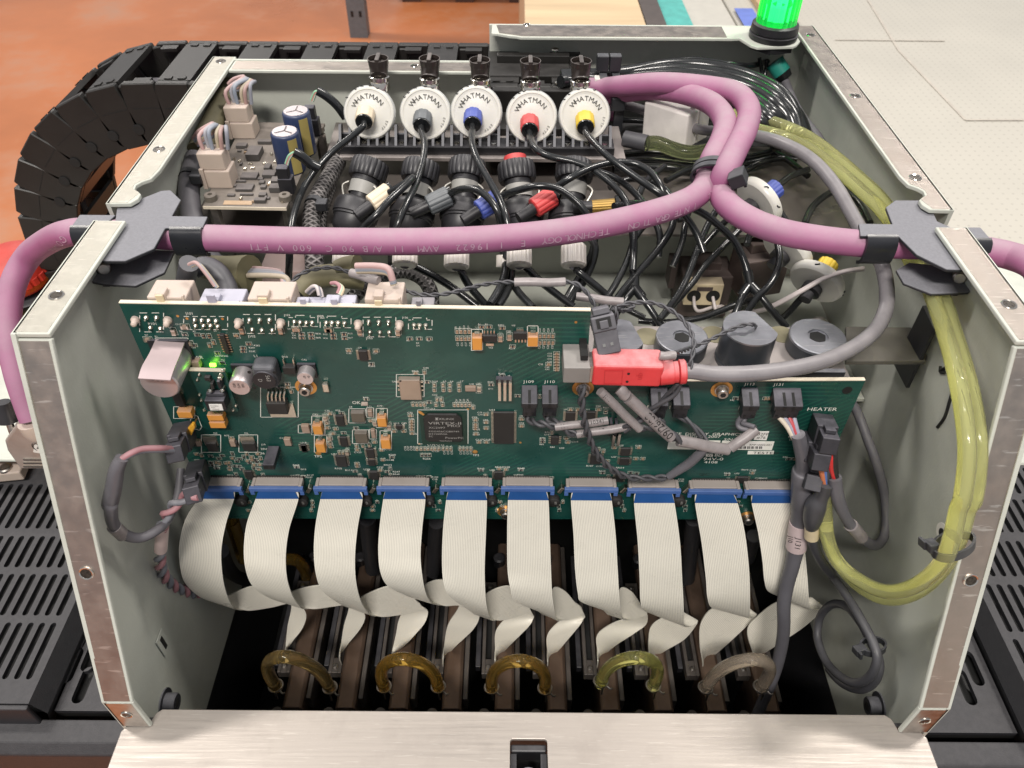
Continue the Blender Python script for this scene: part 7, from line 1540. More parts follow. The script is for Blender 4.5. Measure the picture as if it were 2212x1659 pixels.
# ------------------------------------------------------------------ yellow hoses on the right
def yel(name, col): return mat(name, col, .07, trans=.84, ior=1.18, var=.02, spec=.9)
YELT = yel("clear yellow hose", (.94, .94, .46, 1))
XW = .1700
def yhose(label, dx_, dz_, rr_):
    pts = [P(3, 640, 610, z=-.204), P(3, 760, 650+dz_, z=-.203), P(3, 900, 690+dz_, z=-.202), P(3, 1060, 760+dz_, z=-.2015), P(3, 1210, 870+dz_, z=-.2010), P(3, 1340, 985+dz_, z=-.2015), P(3, 1450, 1090+dz_, z=-.2030), P(3, 1545, 1230+dz_, z=-.2055)]
    pts += [P(3, 1625, 1400+dz_*.8, z=-.2110), P(6, 1735+dz_*.8, 200, x=XW+dx_*.5+.0130), P(6, 1815+dz_*.8, 420, x=XW+dx_*.7+.008), P(6, 1880+dz_*.9, 650, x=XW+dx_), P(6, 1925+dz_, 880, x=XW+dx_), P(6, 1940+dz_, 1080, x=XW+dx_), P(6, 1915+dz_, 1300, x=XW+dx_), P(8, 1885+dz_*.8, 280, x=XW+dx_), P(8, 1840+dz_*.6, 450, x=XW+dx_), P(8, 1760, 600+dz_*.5, x=XW+dx_), P(8, 1620, 710+dz_*.6, x=XW+dx_), P(8, 1470, 735+dz_*.6, x=XW+dx_-.002), P(8, 1330, 670+dz_*.5, x=XW+dx_-.006), P(8, 1220, 560, x=XW+dx_-.012), P(8, 1165, 430-dz_*.2, x=XW+dx_-.018), P(8, 1150, 280-dz_*.2, x=XW+dx_-.022), P(6, 1148, 1240, x=XW+dx_-.026)]
    t = thing("yellow_hose", pts[12], label, "hose", "clear yellow hoses on the right wall")
    obj("hose_wall", MB().tube(pts, rr_, 16, 5), YELT, t, 60)
yhose("clear yellow hose hanging in a loop, nearer the right wall", .0095, 30, .0033); yhose("clear yellow hose hanging in a loop, nearer the circuit board", -.0005, -30, .0033)
tc = P(8, 1835, 470, x=XW+.005)
tie("black cable tie round the yellow hoses by the right flange", tc, (-.2, .35, 1), .0098, .0056, tc+Vector((-.0095, -.001, .001)), .0036, hs=(.004, .005, .004))
GRH = mat("clear green hose", (.76, .84, .46, 1), .08, trans=.95, ior=1.2)
t = thing("green_hose", P(3, 350, 800, z=-.22), "short clear green hose below the ferrite block", "hose")
obj("hose_wall", MB().tube([P(3, 190, 765, z=-.2130), P(3, 260, 765, z=-.213), P(3, 340, 795, z=-.213), P(3, 430, 815, z=-.2135), P(3, 540, 800, z=-.2145), P(3, 640, 760, z=-.216)], .0042, 16, 6), GRH, t, 60)
obj("hose_end", MB().tube([P(3, 80, 740, z=-.2135), P(3, 200, 765, z=-.213)], .0048, 14, 1), DKGREY, t, 40)
# ------------------------------------------------------------------ black cable fan at the rear right
FAN = [[(40, 375), (250, 335), (450, 318), (650, 345), (760, 350), (850, 325)], [(40, 390), (300, 345), (520, 350), (740, 400), (900, 480), (985, 590), (1000, 700)], [(40, 400), (330, 372), (560, 390), (760, 440), (900, 520), (985, 620), (1010, 740)], [(40, 412), (350, 395), (580, 420), (760, 475), (880, 550), (955, 640), (985, 745)], [(40, 425), (380, 415), (600, 455), (760, 515), (860, 590), (925, 660), (960, 760)], [(40, 435), (400, 440), (620, 490), (750, 545), (840, 620), (895, 690), (935, 775)], [(60, 445), (420, 465), (640, 530), (740, 580), (800, 640), (850, 700), (900, 790)], [(50, 385), (200, 372), (480, 372), (720, 425), (890, 505), (1010, 620), (1060, 760)]]
fn_ = ["topmost thin", "second", "third", "fourth", "fifth", "sixth", "lowest", "outermost"]
for k, L_ in enumerate(FAN):
    n = len(L_); q = [P(3, x, y, z=-.1935-.0012*k+(-.020 if i > n*.55 else 0)*(i-n*.55)/n*2.2) for i, (x, y) in enumerate(L_)]
    q = [P(3, -260, 395+6*k, z=-.1950)] + q
    tag(obj("black_cable", MB().tube(q, .0019 if k == 0 else .0037, 12, 6), RUBBER, smooth=60), "black cable fanning to the right rear corner, %s of the fan" % fn_[k], "cable", "black cables fanning from the chain end")
# more dark hoses lying on the shelf behind
for k, L_ in enumerate([[(20, 830), (200, 810), (420, 830), (640, 850), (800, 830), (900, 800)], [(20, 870), (220, 850), (460, 870), (680, 885), (860, 850)], [(20, 905), (240, 890), (480, 905), (700, 915)], [(60, 640), (200, 650), (330, 700)], [(860, 800), (960, 860), (1060, 940)], [(700, 925), (800, 870), (900, 845), (1000, 850)], [(1230, 985), (1330, 1080), (1390, 1190)], [(890, 1000), (960, 945), (1060, 905)], [(1040, 1195), (1080, 1110), (1150, 1045), (1240, 1000)]]):
    tag(obj("shelf_hose", MB().tube([P(3, x, y, z=-.228 if k < 6 else -.222) for x, y in L_], .0024 if k < 3 else .0019, 10, 5), RUBBER, smooth=60), ["dark hose lying at the back of the shelf behind the purple tie", "dark hose lying second from the back behind the purple tie", "dark hose lying third from the back behind the purple tie", "dark hose stub left of the ferrite block", "dark hose under the clear yellow hoses", "dark hose right of the purple tie", "dark hose beside the yellow hoses near the right clip", "dark hose leaving the blue fitting on the right filter", "dark hose curving past the right grey cable"][k], "hose", "dark hoses lying on the rear shelf")
# ties and their white mounts at the chain end
for k, (x, lab_) in enumerate(((1045, "left"), (1155, "right"))):
    t = thing("cable_tie", P('g', x, 640, z=-.205), "upright black cable tie at the chain end, %s of two" % lab_, "cable tie", "cable ties at the chain end")
    p0, p1 = P('g', x-8, 600, z=-.1885), P('g', x+20, 800, z=-.198)
    obj("strap", MB().strip([p0+Vector((-.0022, 0, 0)), p0.lerp(p1, .5)+Vector((-.0022, -.001, .002)), p1+Vector((-.0022, 0, -.003))], [p0+Vector((.0022, 0, 0)), p0.lerp(p1, .5)+Vector((.0022, -.001, .002)), p1+Vector((.0022, 0, -.003))], .0013, 4, 2), TIE, t, 50)
    obj("tie_head", MB().box(P('g', x, 545, z=-.1835), (.0070, .0055, .0095)), TIE, t, bevel=.0006)
    obj("tie_mount", MB().box(P('g', x+(-40 if k == 0 else 75), 725, z=-.1955), (.0045, .006, .008)), WHITE, t, bevel=.0006)
t = thing("cable_tie", P('g', 1180, 900, z=-.215), "black cable tie and block under the purple cable ends", "cable tie")
obj("tie_head", MB().box(P('g', 1180, 890, z=-.2030), (.0085, .008, .0085)), TIE, t, bevel=.0008); obj("strap", MB().box(P('g', 1185, 1000, z=-.212), (.006, .004, .022)), TIE, t, bevel=.0006)
# green plug and its lead under the beacon
t = thing("green_plug", P(3, 900, 370, z=-.205), "teal green cylindrical plug with a dark lead below the beacon", "plug")
g0, g1 = P(3, 880, 330, z=-.1985), P(3, 920, 390, z=-.2045)
obj("plug_body", MB().tube([g0, g1], [.0060, .0060], 20, 1), mat("teal plug", (.02, .20, .16, 1), .35), t, 40)
obj("plug_tail", MB().tube([g1, g1+(g1-g0)*.5], [.0058, .0046], 18, 1), RUBBER, t, 40)
obj("lead", MB().tube([g1, P(3, 935, 430, z=-.2085), P(3, 975, 530, z=-.212), P(3, 1030, 630, z=-.215), P(3, 1110, 730, z=-.219), P(3, 1150, 800, z=-.224)], .0029, 14, 5), GREYC, t, 60)
obj("lead_loop", MB().tube([P(3, 800, 310, z=-.196), P(3, 812, 380, z=-.204), P(3, 822, 420, z=-.208), P(3, 835, 370, z=-.203), P(3, 840, 320, z=-.197)], .0013, 8, 5), RUBBER, t, 60)
# ------------------------------------------------------------------ disc filters on the right
def rfilter(label, c, x, y, zz, axis, knob, kdir, r=.0140):
    p = P(c, x, y, z=zz); ax = Vector(axis).normalized()
    t = thing("disc_filter", p+Vector((0, 0, -.012)), label, "filter", "disc filters lying on the right")
    obj("filter_disc", MB().lathe([(r*.55, -.0036), (r*.94, -.0030), (r, -.0022), (r*1.03, -.0010), (r*1.03, .0010), (r, .0022), (r*.92, .0026), (r*.55, .0036), (r*.2, .0040)], p, ax, 40), FILT, t, 30)
    sd = ax.orthogonal().normalized(); up = ax.cross(sd)
    rr = random.Random(int(x))
    for k in range(7):
        a = rr.uniform(0, 6.28); q = p+(sd*math.cos(a)+up*math.sin(a))*r*1.035
        tg = sd*-math.sin(a)+up*math.cos(a)
        obj("pen_stroke", MB().tube([q-tg*.0010-ax*.0006, q+ax*.0007*rr.uniform(-1, 1), q+tg*.0010+ax*.0006], .0004, 5, 3), INKT, t)
    kd = Vector(kdir).normalized()
    if knob: obj("fitting", MB().knurl([(.0046, .003), (.0052, .004), (.0052, .0125), (.0044, .013)], p, kd, 12, .07), KM[knob], t, 40)
    obj("black_nut", MB().lathe([(.0030, .003), (.0052, .0045), (.0052, .008), (.0030, .0085), (.0030, .013)], p, -kd, 18), BLACKP, t, 35)
    return t
rfilter("disc filter with blue fitting below the purple tie", 3, 800, 1075, -.2140, (.75, .50, .35), "blue", (.75, .50, .35))
rfilter("pale disc filter half under the right purple cable", 3, 950, 1330, -.2300, (.6, .5, .4), None, (.6, .5, .4))
rfilter("disc filter with yellow fitting and hand marks near the right clip", 3, 1108, 1500, -.2380, (.50, .62, .35), "yellow", (.50, .62, .35))
# ------------------------------------------------------------------ terminal block and its white leads
t = thing("terminal_block", P('i', 950, 780, z=-.30), "ivory terminal block on a brown base behind the metal caps", "terminal block")
BRN = mat("brown base plastic", (.075, .055, .05, 1), .5, dust=.5, dcol=(.16, .13, .12, 1))
p = P('i', 960, 640, z=-.268)
obj("base", MB().box(p+Vector((.001, .004, -.014)), (.030, .022, .030)), BRN, t, bevel=.001)
obj("top_step", MB().box(p+Vector((.001, .006, .003)), (.016, .012, .006)), BRN, t, bevel=.0006)
for s in (-1, 1): obj("side_ear", MB().box(p+Vector((s*.0185, .006, -.004)), (.004, .012, .018)), BRN if s < 0 else YEL, t, bevel=.0006)
fpt = P('i', 955, 785, z=-.268)
bo = obj("ivory_block", MB().box(fpt+Vector((0, .004, -.004)), (.0215, .008, .015)), YEL, t, bevel=.0006)
for s in (-1, 1): obj("wire_port", MB().lathe([(.0040, 0), (.0040, .0003)], fpt+Vector((s*.0055, -.0001, -.0045)), (0, -1, 0), 20), VOID, bo)
obj("window", MB().b2(fpt.x-.0045, fpt.x+.0045, fpt.y-.0003, fpt.y-.0001, fpt.z-.0010, fpt.z+.0018), BRN, bo)
WWIRE = mat("dusty white wire", (.50, .45, .44, 1), .45)
for s in (0, 1):
    w0 = fpt+Vector((-.0055+.011*s, -.0002, -.0045))
    tag(obj("white_wire", MB().tube([w0+Vector((0, .001, 0)), w0+Vector((.002, -.006, -.006)), P('i', 1060+26*s, 915, z=-.280), P('i', 1200, 960+6*s, z=-.275), P('i', 1380, 950+9*s, z=-.262), P('i', 1500, 905+12*s, z=-.250), P('i', 1700, 800+12*s, z=-.238), P('i', 1880, 700+10*s, z=-.230), P('i', 2050, 640+9*s, z=-.226), P('i', 2212, 615+9*s, z=-.226)], .0010, 8, 6), WWIRE, smooth=60), "thin white wire from the terminal block to the right wall, %s of the pair" % ("upper", "lower")[s], "wire", "white wires of the terminal block")
t = thing("brown_connector", P('i', 1360, 640, z=-.28), "dusty brown connector behind the second Y joint", "connector")
p = P('i', 1370, 620, z=-.262); obj("connector_body", MB().box(p, (.026, .020, .026), Matrix.Rotation(.25, 3, 'Z')), BRN, t, bevel=.001); obj("connector_top", MB().box(p+Vector((-.002, .002, .016)), (.014, .010, .006), Matrix.Rotation(.25, 3, 'Z')), BRN, t, bevel=.0006)
t = thing("base_plate", P('j', 760, 200, z=-.30), "pinkish stepped plastic base left of the braided sleeve", "plate")
p = P('j', 745, 190, z=-.262); PINKP = mat("pinkish dusty plastic", (.36, .26, .24, 1), .5, dust=.4); obj("base", MB().box(p, (.026, .030, .010)), PINKP, t, bevel=.0008); obj("step", MB().box(p+Vector((.002, .006, .008)), (.008, .008, .006)), PINKP, t, bevel=.0006)
# ------------------------------------------------------------------ twisted wires and sleeves
def twisted(label, pts, r=.00054, pitch=.0095, m=(None, None), name="twisted_wire", n=2, group="twisted wire pairs", parent=None):
    q = cr([tuple(p) for p in pts], 14); C, T, NN = frames(q)
    t = parent or thing(name, C[0], label, "wire", group)
    L_ = 0; S_ = []
    for i in range(len(C)):
        if i: L_ += (C[i]-C[i-1]).length
        S_.append(L_)
    for k in range(n):
        path = [C[i]+(NN[i]*math.cos(2*math.pi*(S_[i]/pitch+k/n))+T[i].cross(NN[i])*math.sin(2*math.pi*(S_[i]/pitch+k/n)))*r*1.05 for i in range(len(C))]
        # resample finely enough for the twist
        obj("strand", MB().tube(path, r, 7, 2), m[k % len(m)] or DKGREY, t, 60)
    return t
def dense(pts, k=5): return cr([tuple(p) for p in pts], k)
SLV = mat("clear grey shrink sleeve", (.23, .205, .205, 1), .3, var=.18, vscale=250, dust=.3, dcol=(.36, .33, .33, 1))
def sleeve(label, c, a, b, ya, yb_, r, txt=None, flip=False, th=None):
    p, q = P(c, *a, y=ya), P(c, *b, y=yb_)
    t = thing("label_sleeve", p, label, "sleeve", "marked shrink sleeves on the wires")
    obj("sleeve", MB().tube([p, p.lerp(q, .33)+Vector((0, -.0003, .0003)), p.lerp(q, .66)+Vector((0, -.0002, -.0002)), q], r, 14, 4), SLV, t, 60)
    if txt:
        d = (q-p).normalized(); n = (-p).normalized(); n = (n-d*n.dot(d)).normalized(); u = n.cross(d)
        if flip: text(txt, q+n*(r+.0001)-u*-(th or r*.7)*.5-d*.002, th or r*.7, -d, -u, INKT, t, "sleeve_text")
        else: text(txt, p+n*(r+.0001)-u*(th or r*.7)*.5+d*.002, th or r*.7, d, u, INKT, t, "sleeve_text")
    return t
W0 = YP-.012
twisted("twisted dark wires arching over the metal caps down to the red plug", dense([P('f', 500, 165, y=YP+.012), P('f', 640, 120, y=YP+.014), P('f', 880, 118, y=YP+.014), P('f', 1060, 185, y=YP+.012), P('f', 1200, 290, y=YP+.008), P('f', 1295, 420, y=YP+.002), P('f', 1335, 560, y=YP-.004), P('f', 1320, 680, y=YP-.008), P('f', 1300, 780, y=YP-.011), P('f', 1290, 900, y=YP-.0125)]))
twisted("twisted dark wires from the flat sided cap to the red plug", dense([P('f', 2010, 385, z=ZM+.020), P('f', 1960, 350, z=ZM+.024), P('f', 1850, 365, z=ZM+.023), P('f', 1700, 425, z=ZM+.022), P('f', 1500, 525, z=ZM+.021), P('f', 1330, 595, z=ZM+.020), P('f', 1130, 665, y=YP-.010)]))
sleeve("short shrink sleeve lying on top of the red plug", 'f', (1125, 690), (960, 690), YP-.0105, YP-.0105, .0018)
twisted("long twisted dark wires running above the circuit board edge", dense([P('j', 700, 420, z=-.212), P('j', 760, 365, z=-.206), P('j', 860, 280, z=-.203), P('j', 1000, 238, z=-.203), P('j', 1150, 232, z=-.204), P('j', 1290, 275, z=-.206)]))
sleeve("shrink sleeve beside the rightmost ivory connector", 'j', (1290, 275), (1530, 345), .262, .256, .0019)
twisted("twisted dark wires leading right to the black latch connector", dense([P(5, 640, 235, z=-.200), P(5, 750, 262, z=-.200), P(5, 880, 262, z=-.199), P(5, 1020, 235, z=-.199), P(5, 1150, 200, z=-.200), P(5, 1280, 184, z=-.201), P(5, 1370, 183, z=-.201)]))
sleeve("pale shrink sleeve above the circuit board edge", 5, (1360, 183), (1690, 180), .2550, .2550, .0018)
twisted("short twisted dark wires bending into the black latch connector", dense([P(5, 1685, 180, y=.255), P(5, 1760, 195, y=.254), P(5, 1820, 240, y=.252), P(5, 1860, 300, y=.250), P(5, 1880, 340, y=.249)]))
sleeve("dotted shrink sleeve behind the black latch connector", 5, (1760, 275), (2065, 310), .270, .268, .0019)
twisted("frayed twisted wires behind the black latch connector", dense([P(5, 2060, 310, y=.268), P(5, 2130, 345, y=.266), P(5, 2060, 370, y=.262), P(5, 2000, 350, y=.258)]))
# black latch connector hanging at the board corner
t = thing("latch_connector", P('f', 360, 640, y=YP-.008), "black latch connector hanging beside the circuit board corner", "connector")
c0, c1 = P('f', 300, 130, y=YP+.004), P('f', 410, 660, y=YP-.006)
d = (c1-c0).normalized(); sx = Vector((1, 0, 0)); sx = (sx-d*sx.dot(d)).normalized(); nz = sx.cross(d); Rm = Matrix((sx, d, nz)).transposed()
LL = (c1-c0).length
GCON = mat("dusty dark grey plug", (.055, .055, .062, 1), .5, dust=.5, dcol=(.27, .26, .29, 1))
obj("lower_half", MB().box(c0+d*LL*.76, (.0095, LL*.48, .0062), Rm), GCON, t, bevel=.0005); obj("upper_half", MB().box(c0+d*LL*.37, (.0098, LL*.32, .0080), Rm), GCON, t, bevel=.0006)
sg = -1 if (nz.y > 0) else 1
obj("latch_window", MB().box(c0+d*LL*.35+nz*sg*.0041, (.0060, LL*.20, .0004), Rm), VOID, t); obj("latch_tongue", MB().box(c0+d*LL*.38+nz*sg*.0046, (.0034, LL*.16, .0008), Rm), GCON, t, bevel=.0002)
obj("top_crown", MB().box(c0+d*LL*.13, (.0070, LL*.14, .0060), Rm), GCON, t, bevel=.0005)
for s in (-1, 1): obj("contact_hole", MB().box(c0+d*LL*.80+nz*sg*.0032+sx*s*.0016, (.0012, .0012, .0003), Rm), CHROME, t)
twisted("dark wires from the black latch connector to the first metal cap", dense([P('f', 470, 170, y=YP+.010), P('f', 490, 230, y=YP+.008), P('f', 480, 310, y=YP+.008), P('f', 462, 390, y=YP+.012)]))
# leads in front of the board
twisted("dark wire pair from the J109 plug to a printed sleeve", dense([WIRE_ENDS["J109"][0], WIRE_ENDS["J109"][0]+Vector((.0012, -.001, -.004)), P(5, 1530, 1100, y=W0), P(5, 1625, 1120, y=W0)]), .0009, .012)
twisted("dark wire pair from the J110 plug to a printed sleeve", dense([WIRE_ENDS["J110"][0], WIRE_ENDS["J110"][0]+Vector((.0008, -.001, -.004)), P(5, 1650, 1095, y=W0+.002), P(5, 1700, 1150, y=W0), P(5, 1765, 1168, y=W0)]), .0009, .012)
sleeve("printed shrink sleeve in front of the board, upper of the crossing pair", 5, (1622, 1122), (1965, 1078), W0, W0+.002, .0018, "1000  1140  10341", th=.0018)
sleeve("printed shrink sleeve in front of the board, lower of the crossing pair", 5, (1762, 1168), (2110, 1115), W0, W0+.001, .0019, "J110/8037", th=.0018)
sleeve("printed shrink sleeve slanting below the red plug", 'f', (310, 1075), (745, 1490), YP-.013, YP-.015, .0020, "J112   00M23", th=.0016)
sleeve("pale sleeve dated 09/26/08 slanting below the red plug", 'f', (615, 1150), (1085, 1580), YP-.015, YP-.016, .0026, "09/26/08", True, .0036)
t = sleeve("long wrinkled shrink sleeve crossing the printed patches", 'c', (190, 785), (740, 885), YP-.0155, YP-.0145, .0026)
sleeve("wrinkled shrink sleeve rising to the J113 plug", 'c', (760, 870), (1050, 660), YP-.0145, YP-.010, .0024)
twisted("dark wire link between the dated sleeve and the wrinkled sleeve", dense([P('f', 1060, 1560, y=YP-.0158), P('c', 130, 745, y=YP-.016), P('c', 210, 790, y=YP-.0156)]), .0013, .02, n=2)
twisted("grey wire pair from the J113 plug", dense([WIRE_ENDS["J113"][0]+Vector((.001, 0, 0)), WIRE_ENDS["J113"][0]+Vector((-.0002, -.002, -.005)), P('c', 1040, 650, y=YP-.0105)]), .0012, .03, m=(GREYC, GREYC))
twisted("dark wire pair from the J112 plug sweeping down", dense([WIRE_ENDS["J112"][0]+Vector((.0008, 0, 0)), P('c', 350, 620, y=YP-.008), P('c', 430, 710, y=YP-.010), P('c', 490, 800, y=YP-.012)]), .0009, .03)
twisted("dark wire pair from the J111 plug", dense([WIRE_ENDS["J111"][0], P('c', 20, 590, y=YP-.008), P('f', 900, 1480, y=YP-.012), P('f', 740, 1480, y=YP-.014)]), .0009, .014)
twisted("dark wire pair crossing from the red plug collar down to the left", dense([P('f', 1170, 985, y=YP-.012), P('f', 1120, 1080, y=YP-.012), P('f', 1000, 1180, y=YP-.012), P('f', 860, 1300, y=YP-.013), P('f', 700, 1420, y=YP-.013), P('f', 560, 1500, y=YP-.012)]), .0010, .03)
twisted("dark twisted wires dropping from the board hole in a loop", dense([P(5, 1800, 855, y=YP-.014), P(5, 1792, 930, y=YP-.015), P(5, 1805, 1060, y=YP-.016), P(5, 1840, 1190, y=YP-.016), P(5, 1895, 1300, y=YP-.0155), P(5, 1980, 1390, y=YP-.0145), P(5, 2090, 1445, y=YP-.0135), P(5, 2200, 1452, y=YP-.013), P('c', 60, 1190, y=YP-.013)]), .0009, .013)
tag(obj("grey_lead", MB().tube([P('c', 90, 1180, y=YP-.013), P('c', 200, 1110, y=YP-.0135), P('c', 320, 1030, y=YP-.014), P('c', 430, 930, y=YP-.0145), P('c', 500, 860, y=YP-.0150)], [.0017, .0021, .0022, .0021, .0018], 14, 5), GREYC, smooth=60), "grey sleeved lead curving up to the wrinkled sleeve", "lead")
sleeve("grey sleeve stub directly below the red plug", 'f', (520, 1050), (600, 1130), YP-.014, YP-.015, .0026)
# J131 heavy cable
t = thing("heater_cable", WIRE_ENDS["J131"][1], "thick grey sheathed cable from the J131 plug down in front of the last ribbon", "cable")
CW = [mat("ivory wire", (.62, .55, .45, 1), .5), mat("lilac wire", (.30, .29, .36, 1), .5), mat("red wire", (.45, .07, .08, 1), .5), mat("grey lilac wire", (.30, .29, .36, 1), .5)]
je = P('h', 448, 388, y=YP-.0120)
for k, e in enumerate(WIRE_ENDS["J131"]): obj("wire", MB().tube([e+Vector((0, 0, .001)), e.lerp(je, .5)+Vector((0, -.001, .0)), je+Vector((-.0012+.0008*k, .0006, -.003))], .0012, 8, 5), CW[k], t, 60)
hp = [('h', 447, 388, .012, .0030), ('h', 468, 480, .0125, .0033), ('h', 485, 580, .013, .0034), ('h', 487, 635, .013, .0040), ('h', 484, 660, .013, .0052), ('h', 482, 760, .014, .0054), ('h', 478, 885, .0145, .0054)]
obj("wide_sheath", MB().tube([P(c, x, y, y=YP-o) for c, x, y, o, r_ in hp], [r_ for *_, r_ in hp], 18, 4), GREYC, t, 60)
hp2 = [('h', 478, 880, .0145, .0048), ('h', 466, 1000, .0155, .0047), ('h', 448, 1110, .017, .0046), ('h', 430, 1220, .0185, .0042), ('h', 405, 1340, .0205, .0038), ('h', 365, 1480, .0225, .0038), (8, 930, 790, .026, .0036), (8, 928, 940, .030, .0035), (8, 900, 1090, .034, .0034), (8, 855, 1220, .038, .0034), (8, 790, 1370, .044, .0034), (8, 760, 1440, .047, .0034)]
obj("cable_jacket", MB().tube([P(c, x, y, y=YP-o) for c, x, y, o, r_ in hp2], [r_ for *_, r_ in hp2], 18, 5), GREYC, t, 60)
PINKS = mat("pinkish label sleeve", (.50, .40, .40, 1), .35, var=.06)
l0, l1 = P('h', 463, 1025, y=YP-.0158), P('h', 433, 1205, y=YP-.0182)
obj("label_sleeve", MB().tube([l0, l1], .0052, 18, 1), PINKS, t, 60)
d = (l1-l0).normalized(); n = (-l0).normalized(); n = (n-d*n.dot(d)).normalized(); u = n.cross(d)
text("J131", l0+d*.0060+n*.0053-u*.0006, .0026, d, u, INKT, t, "sleeve_text", stretch=1.3); text("J10", l0+d*.0060+n*.0050-u*.0042, .0022, d, u, INKT, t, "sleeve_text", stretch=1.2)
# right hand side leads
BLU = mat("blue wire", (.09, .17, .42, 1), .5); ORA = mat("orange wire", (.55, .18, .08, 1), .5); REDW = mat("bright red wire", (.55, .03, .03, 1), .45); BLW = mat("black wire", (.02, .02, .02, 1), .4)
t = thing("right_lead", P('h', 720, 700, y=YP-.02), "grey lead with red and black wires looping near the right wall", "lead")
for k, (m, x) in enumerate(((REDW, 682), (BLW, 700), (BLW, 712))): obj("wire", MB().tube([P('h', x, 470, y=YP-.018), P('h', x+4, 560, y=YP-.021), P('h', x+8, 640, y=YP-.022), P('h', 712+6*k, 710, y=YP-.0225)], .0013, 8, 5), m, t, 60)
rl = [('h', 715, 700, .0225), ('h', 725, 800, .024), ('h', 755, 910, .025), ('h', 805, 1010, .025), ('h', 870, 1095, .024), ('h', 935, 1160, .022), ('h', 1010, 1192, .018), ('h', 1065, 1140, .012), ('h', 1088, 1010, .004), ('h', 1070, 800, -.006), ('h', 1010, 580, -.014), ('h', 950, 420, -.022), ('h', 900, 280, -.030), ('h', 850, 180, -.038), ('h', 760, 80, -.045)]
obj("cable_jacket", MB().tube([P(c, x, y, y=YP-o) for c, x, y, o in rl], [.0030, .0031, .0030]+[.0026]*4+[.0024]*8, 14, 5), GREYC, t, 60)
obj("label_sleeve", MB().tube([P('h', 830, 1045, y=YP-.0248), P('h', 905, 1135, y=YP-.0232)], .0033, 14, 1), SLV, t, 60)
t = thing("right_lead", P('h', 650, 760, y=YP-.02), "dark grey lead with blue and orange wires coiling down in the right corner", "lead")
for k, (m, x) in enumerate(((ORA, 615), (BLU, 632), (DKGREY, 655), (BLW, 668))): obj("wire", MB().tube([P('h', x-4, 600, y=YP-.020), P('h', x+8, 660, y=YP-.0215), P('h', 640+8*k, 745, y=YP-.022)], .0015, 8, 5), m, t, 60)
cl = [('h', 652, 735, .022, .0042), ('h', 620, 830, .0225, .0036), ('h', 580, 900, .023, .0050), ('h', 555, 1000, .024, .0046), ('h', 548, 1080, .0245, .0030), ('h', 560, 1180, .0245, .0026), ('h', 610, 1295, .0235, .0024), ('h', 690, 1400, .021, .0024)]
cx_ = [(1165, 600, .1700), (1250, 715, .1735), (1340, 860, .1765), (1405, 985, .1790), (1428, 1080, .1800), (1390, 1170, .1800), (1310, 1205, .1785), (1225, 1165, .1770), (1150, 1080, .1760), (1110, 960, .1760), (1125, 850, .1770), (1190, 785, .1785), (1270, 800, .1800), (1345, 890, .1820), (1395, 990, .1840), (1440, 1090, .1850), (1420, 1190, .1850), (1340, 1240, .1830), (1240, 1205, .1815), (1170, 1130, .1805)]
obj("cable_jacket", MB().tube([P(c, x, y, y=YP-o) for c, x, y, o, r_ in cl]+[P(8, x, y, x=xx) for x, y, xx in cx_], [r_ for *_, r_ in cl]+[.0023]*len(cx_), 14, 5), DKGREY, t, 60)
obj("ivory_band", MB().tube([P('h', 552, 1040, y=YP-.0242), P('h', 546, 1130, y=YP-.0246)], .0036, 14, 1), YEL, t, 60)
obj("white_band", MB().tube([P('h', 622, 990, y=YP-.0190), P('h', 632, 1050, y=YP-.0190)], .0032, 14, 1), WHITE, t, 60)
obj("side_lead", MB().tube([P('h', 600, 900, y=YP-.019), P('h', 625, 980, y=YP-.019), P('h', 640, 1080, y=YP-.018), P('h', 640, 1160, y=YP-.014)], .0022, 12, 4), DKGREY, t, 60)
tp_ = P(8, 1405, 1010, x=.1815)
tie("black cable tie round the coiled dark lead in the right corner", tp_, (.1, -.3, -1), .0066, .0046, tp_+Vector((-.0072, -.002, 0)), .0034, hs=(.004, .0045, .006))
for k, pts in enumerate(([('h', 540, 770, .006), ('h', 560, 760, .012), ('h', 575, 772, .014)],)):
    tag(obj("orange_wire", MB().tube([P(c, x, y, y=YP-o) for c, x, y, o in pts], .0014, 8, 5), ORA, smooth=60), "orange wire end below the lowest right side plug", "wire")
# left hand leads
PK = mat("dusty pink wire", (.36, .17, .19, 1), .5, dust=.4, dcol=(.33, .25, .26, 1)); GW = mat("blue grey wire", (.17, .175, .20, 1), .5, dust=.25)
t = thing("left_lead", P(4, 900, 1280, y=YP-.03), "grey lead looping out from the upper plug beside the left wall", "lead")
for s, m in ((0, PK), (1, GW)): obj("wire", MB().tube([P(4, 1112+14*s, 1262+14*s, y=YP-.027), P(4, 1040, 1258+12*s, y=YP-.032), P(4, 930, 1262+12*s, y=YP-.036), P(4, 850, 1290+8*s, y=YP-.040), P(4, 788, 1330+4*s, y=YP-.042)], .0013, 8, 5), m, t, 60)
ll = [(4, 790, 1322, .042, .0026), (4, 755, 1400, .044, .0030), (4, 735, 1520, .046, .0033), (4, 712, 1620, .047, .0033), (7, 590, 250, .048, .0029), (7, 600, 345, .048, .0026), (7, 650, 405, .046, .0025), (7, 740, 432, .043, .0023), (7, 830, 395, .038, .0022), (7, 900, 330, .030, .0020), (7, 950, 200, .020, .0020), (7, 965, 60, .010, .0018)]
obj("cable_jacket", MB().tube([P(c, x, y, y=YP-o) for c, x, y, o, r_ in ll], [r_ for *_, r_ in ll], 14, 5), GREYC, t, 60)
obj("label_sleeve", MB().tube([P(7, 608, 370, y=YP-.0478), P(7, 655, 415, y=YP-.0455)], .0030, 14, 1), SLV, t, 60)
tw = thing("left_lead", P(7, 860, 700, y=YP-.02), "pink and grey twisted lead hanging from the lower plug at the left", "lead")
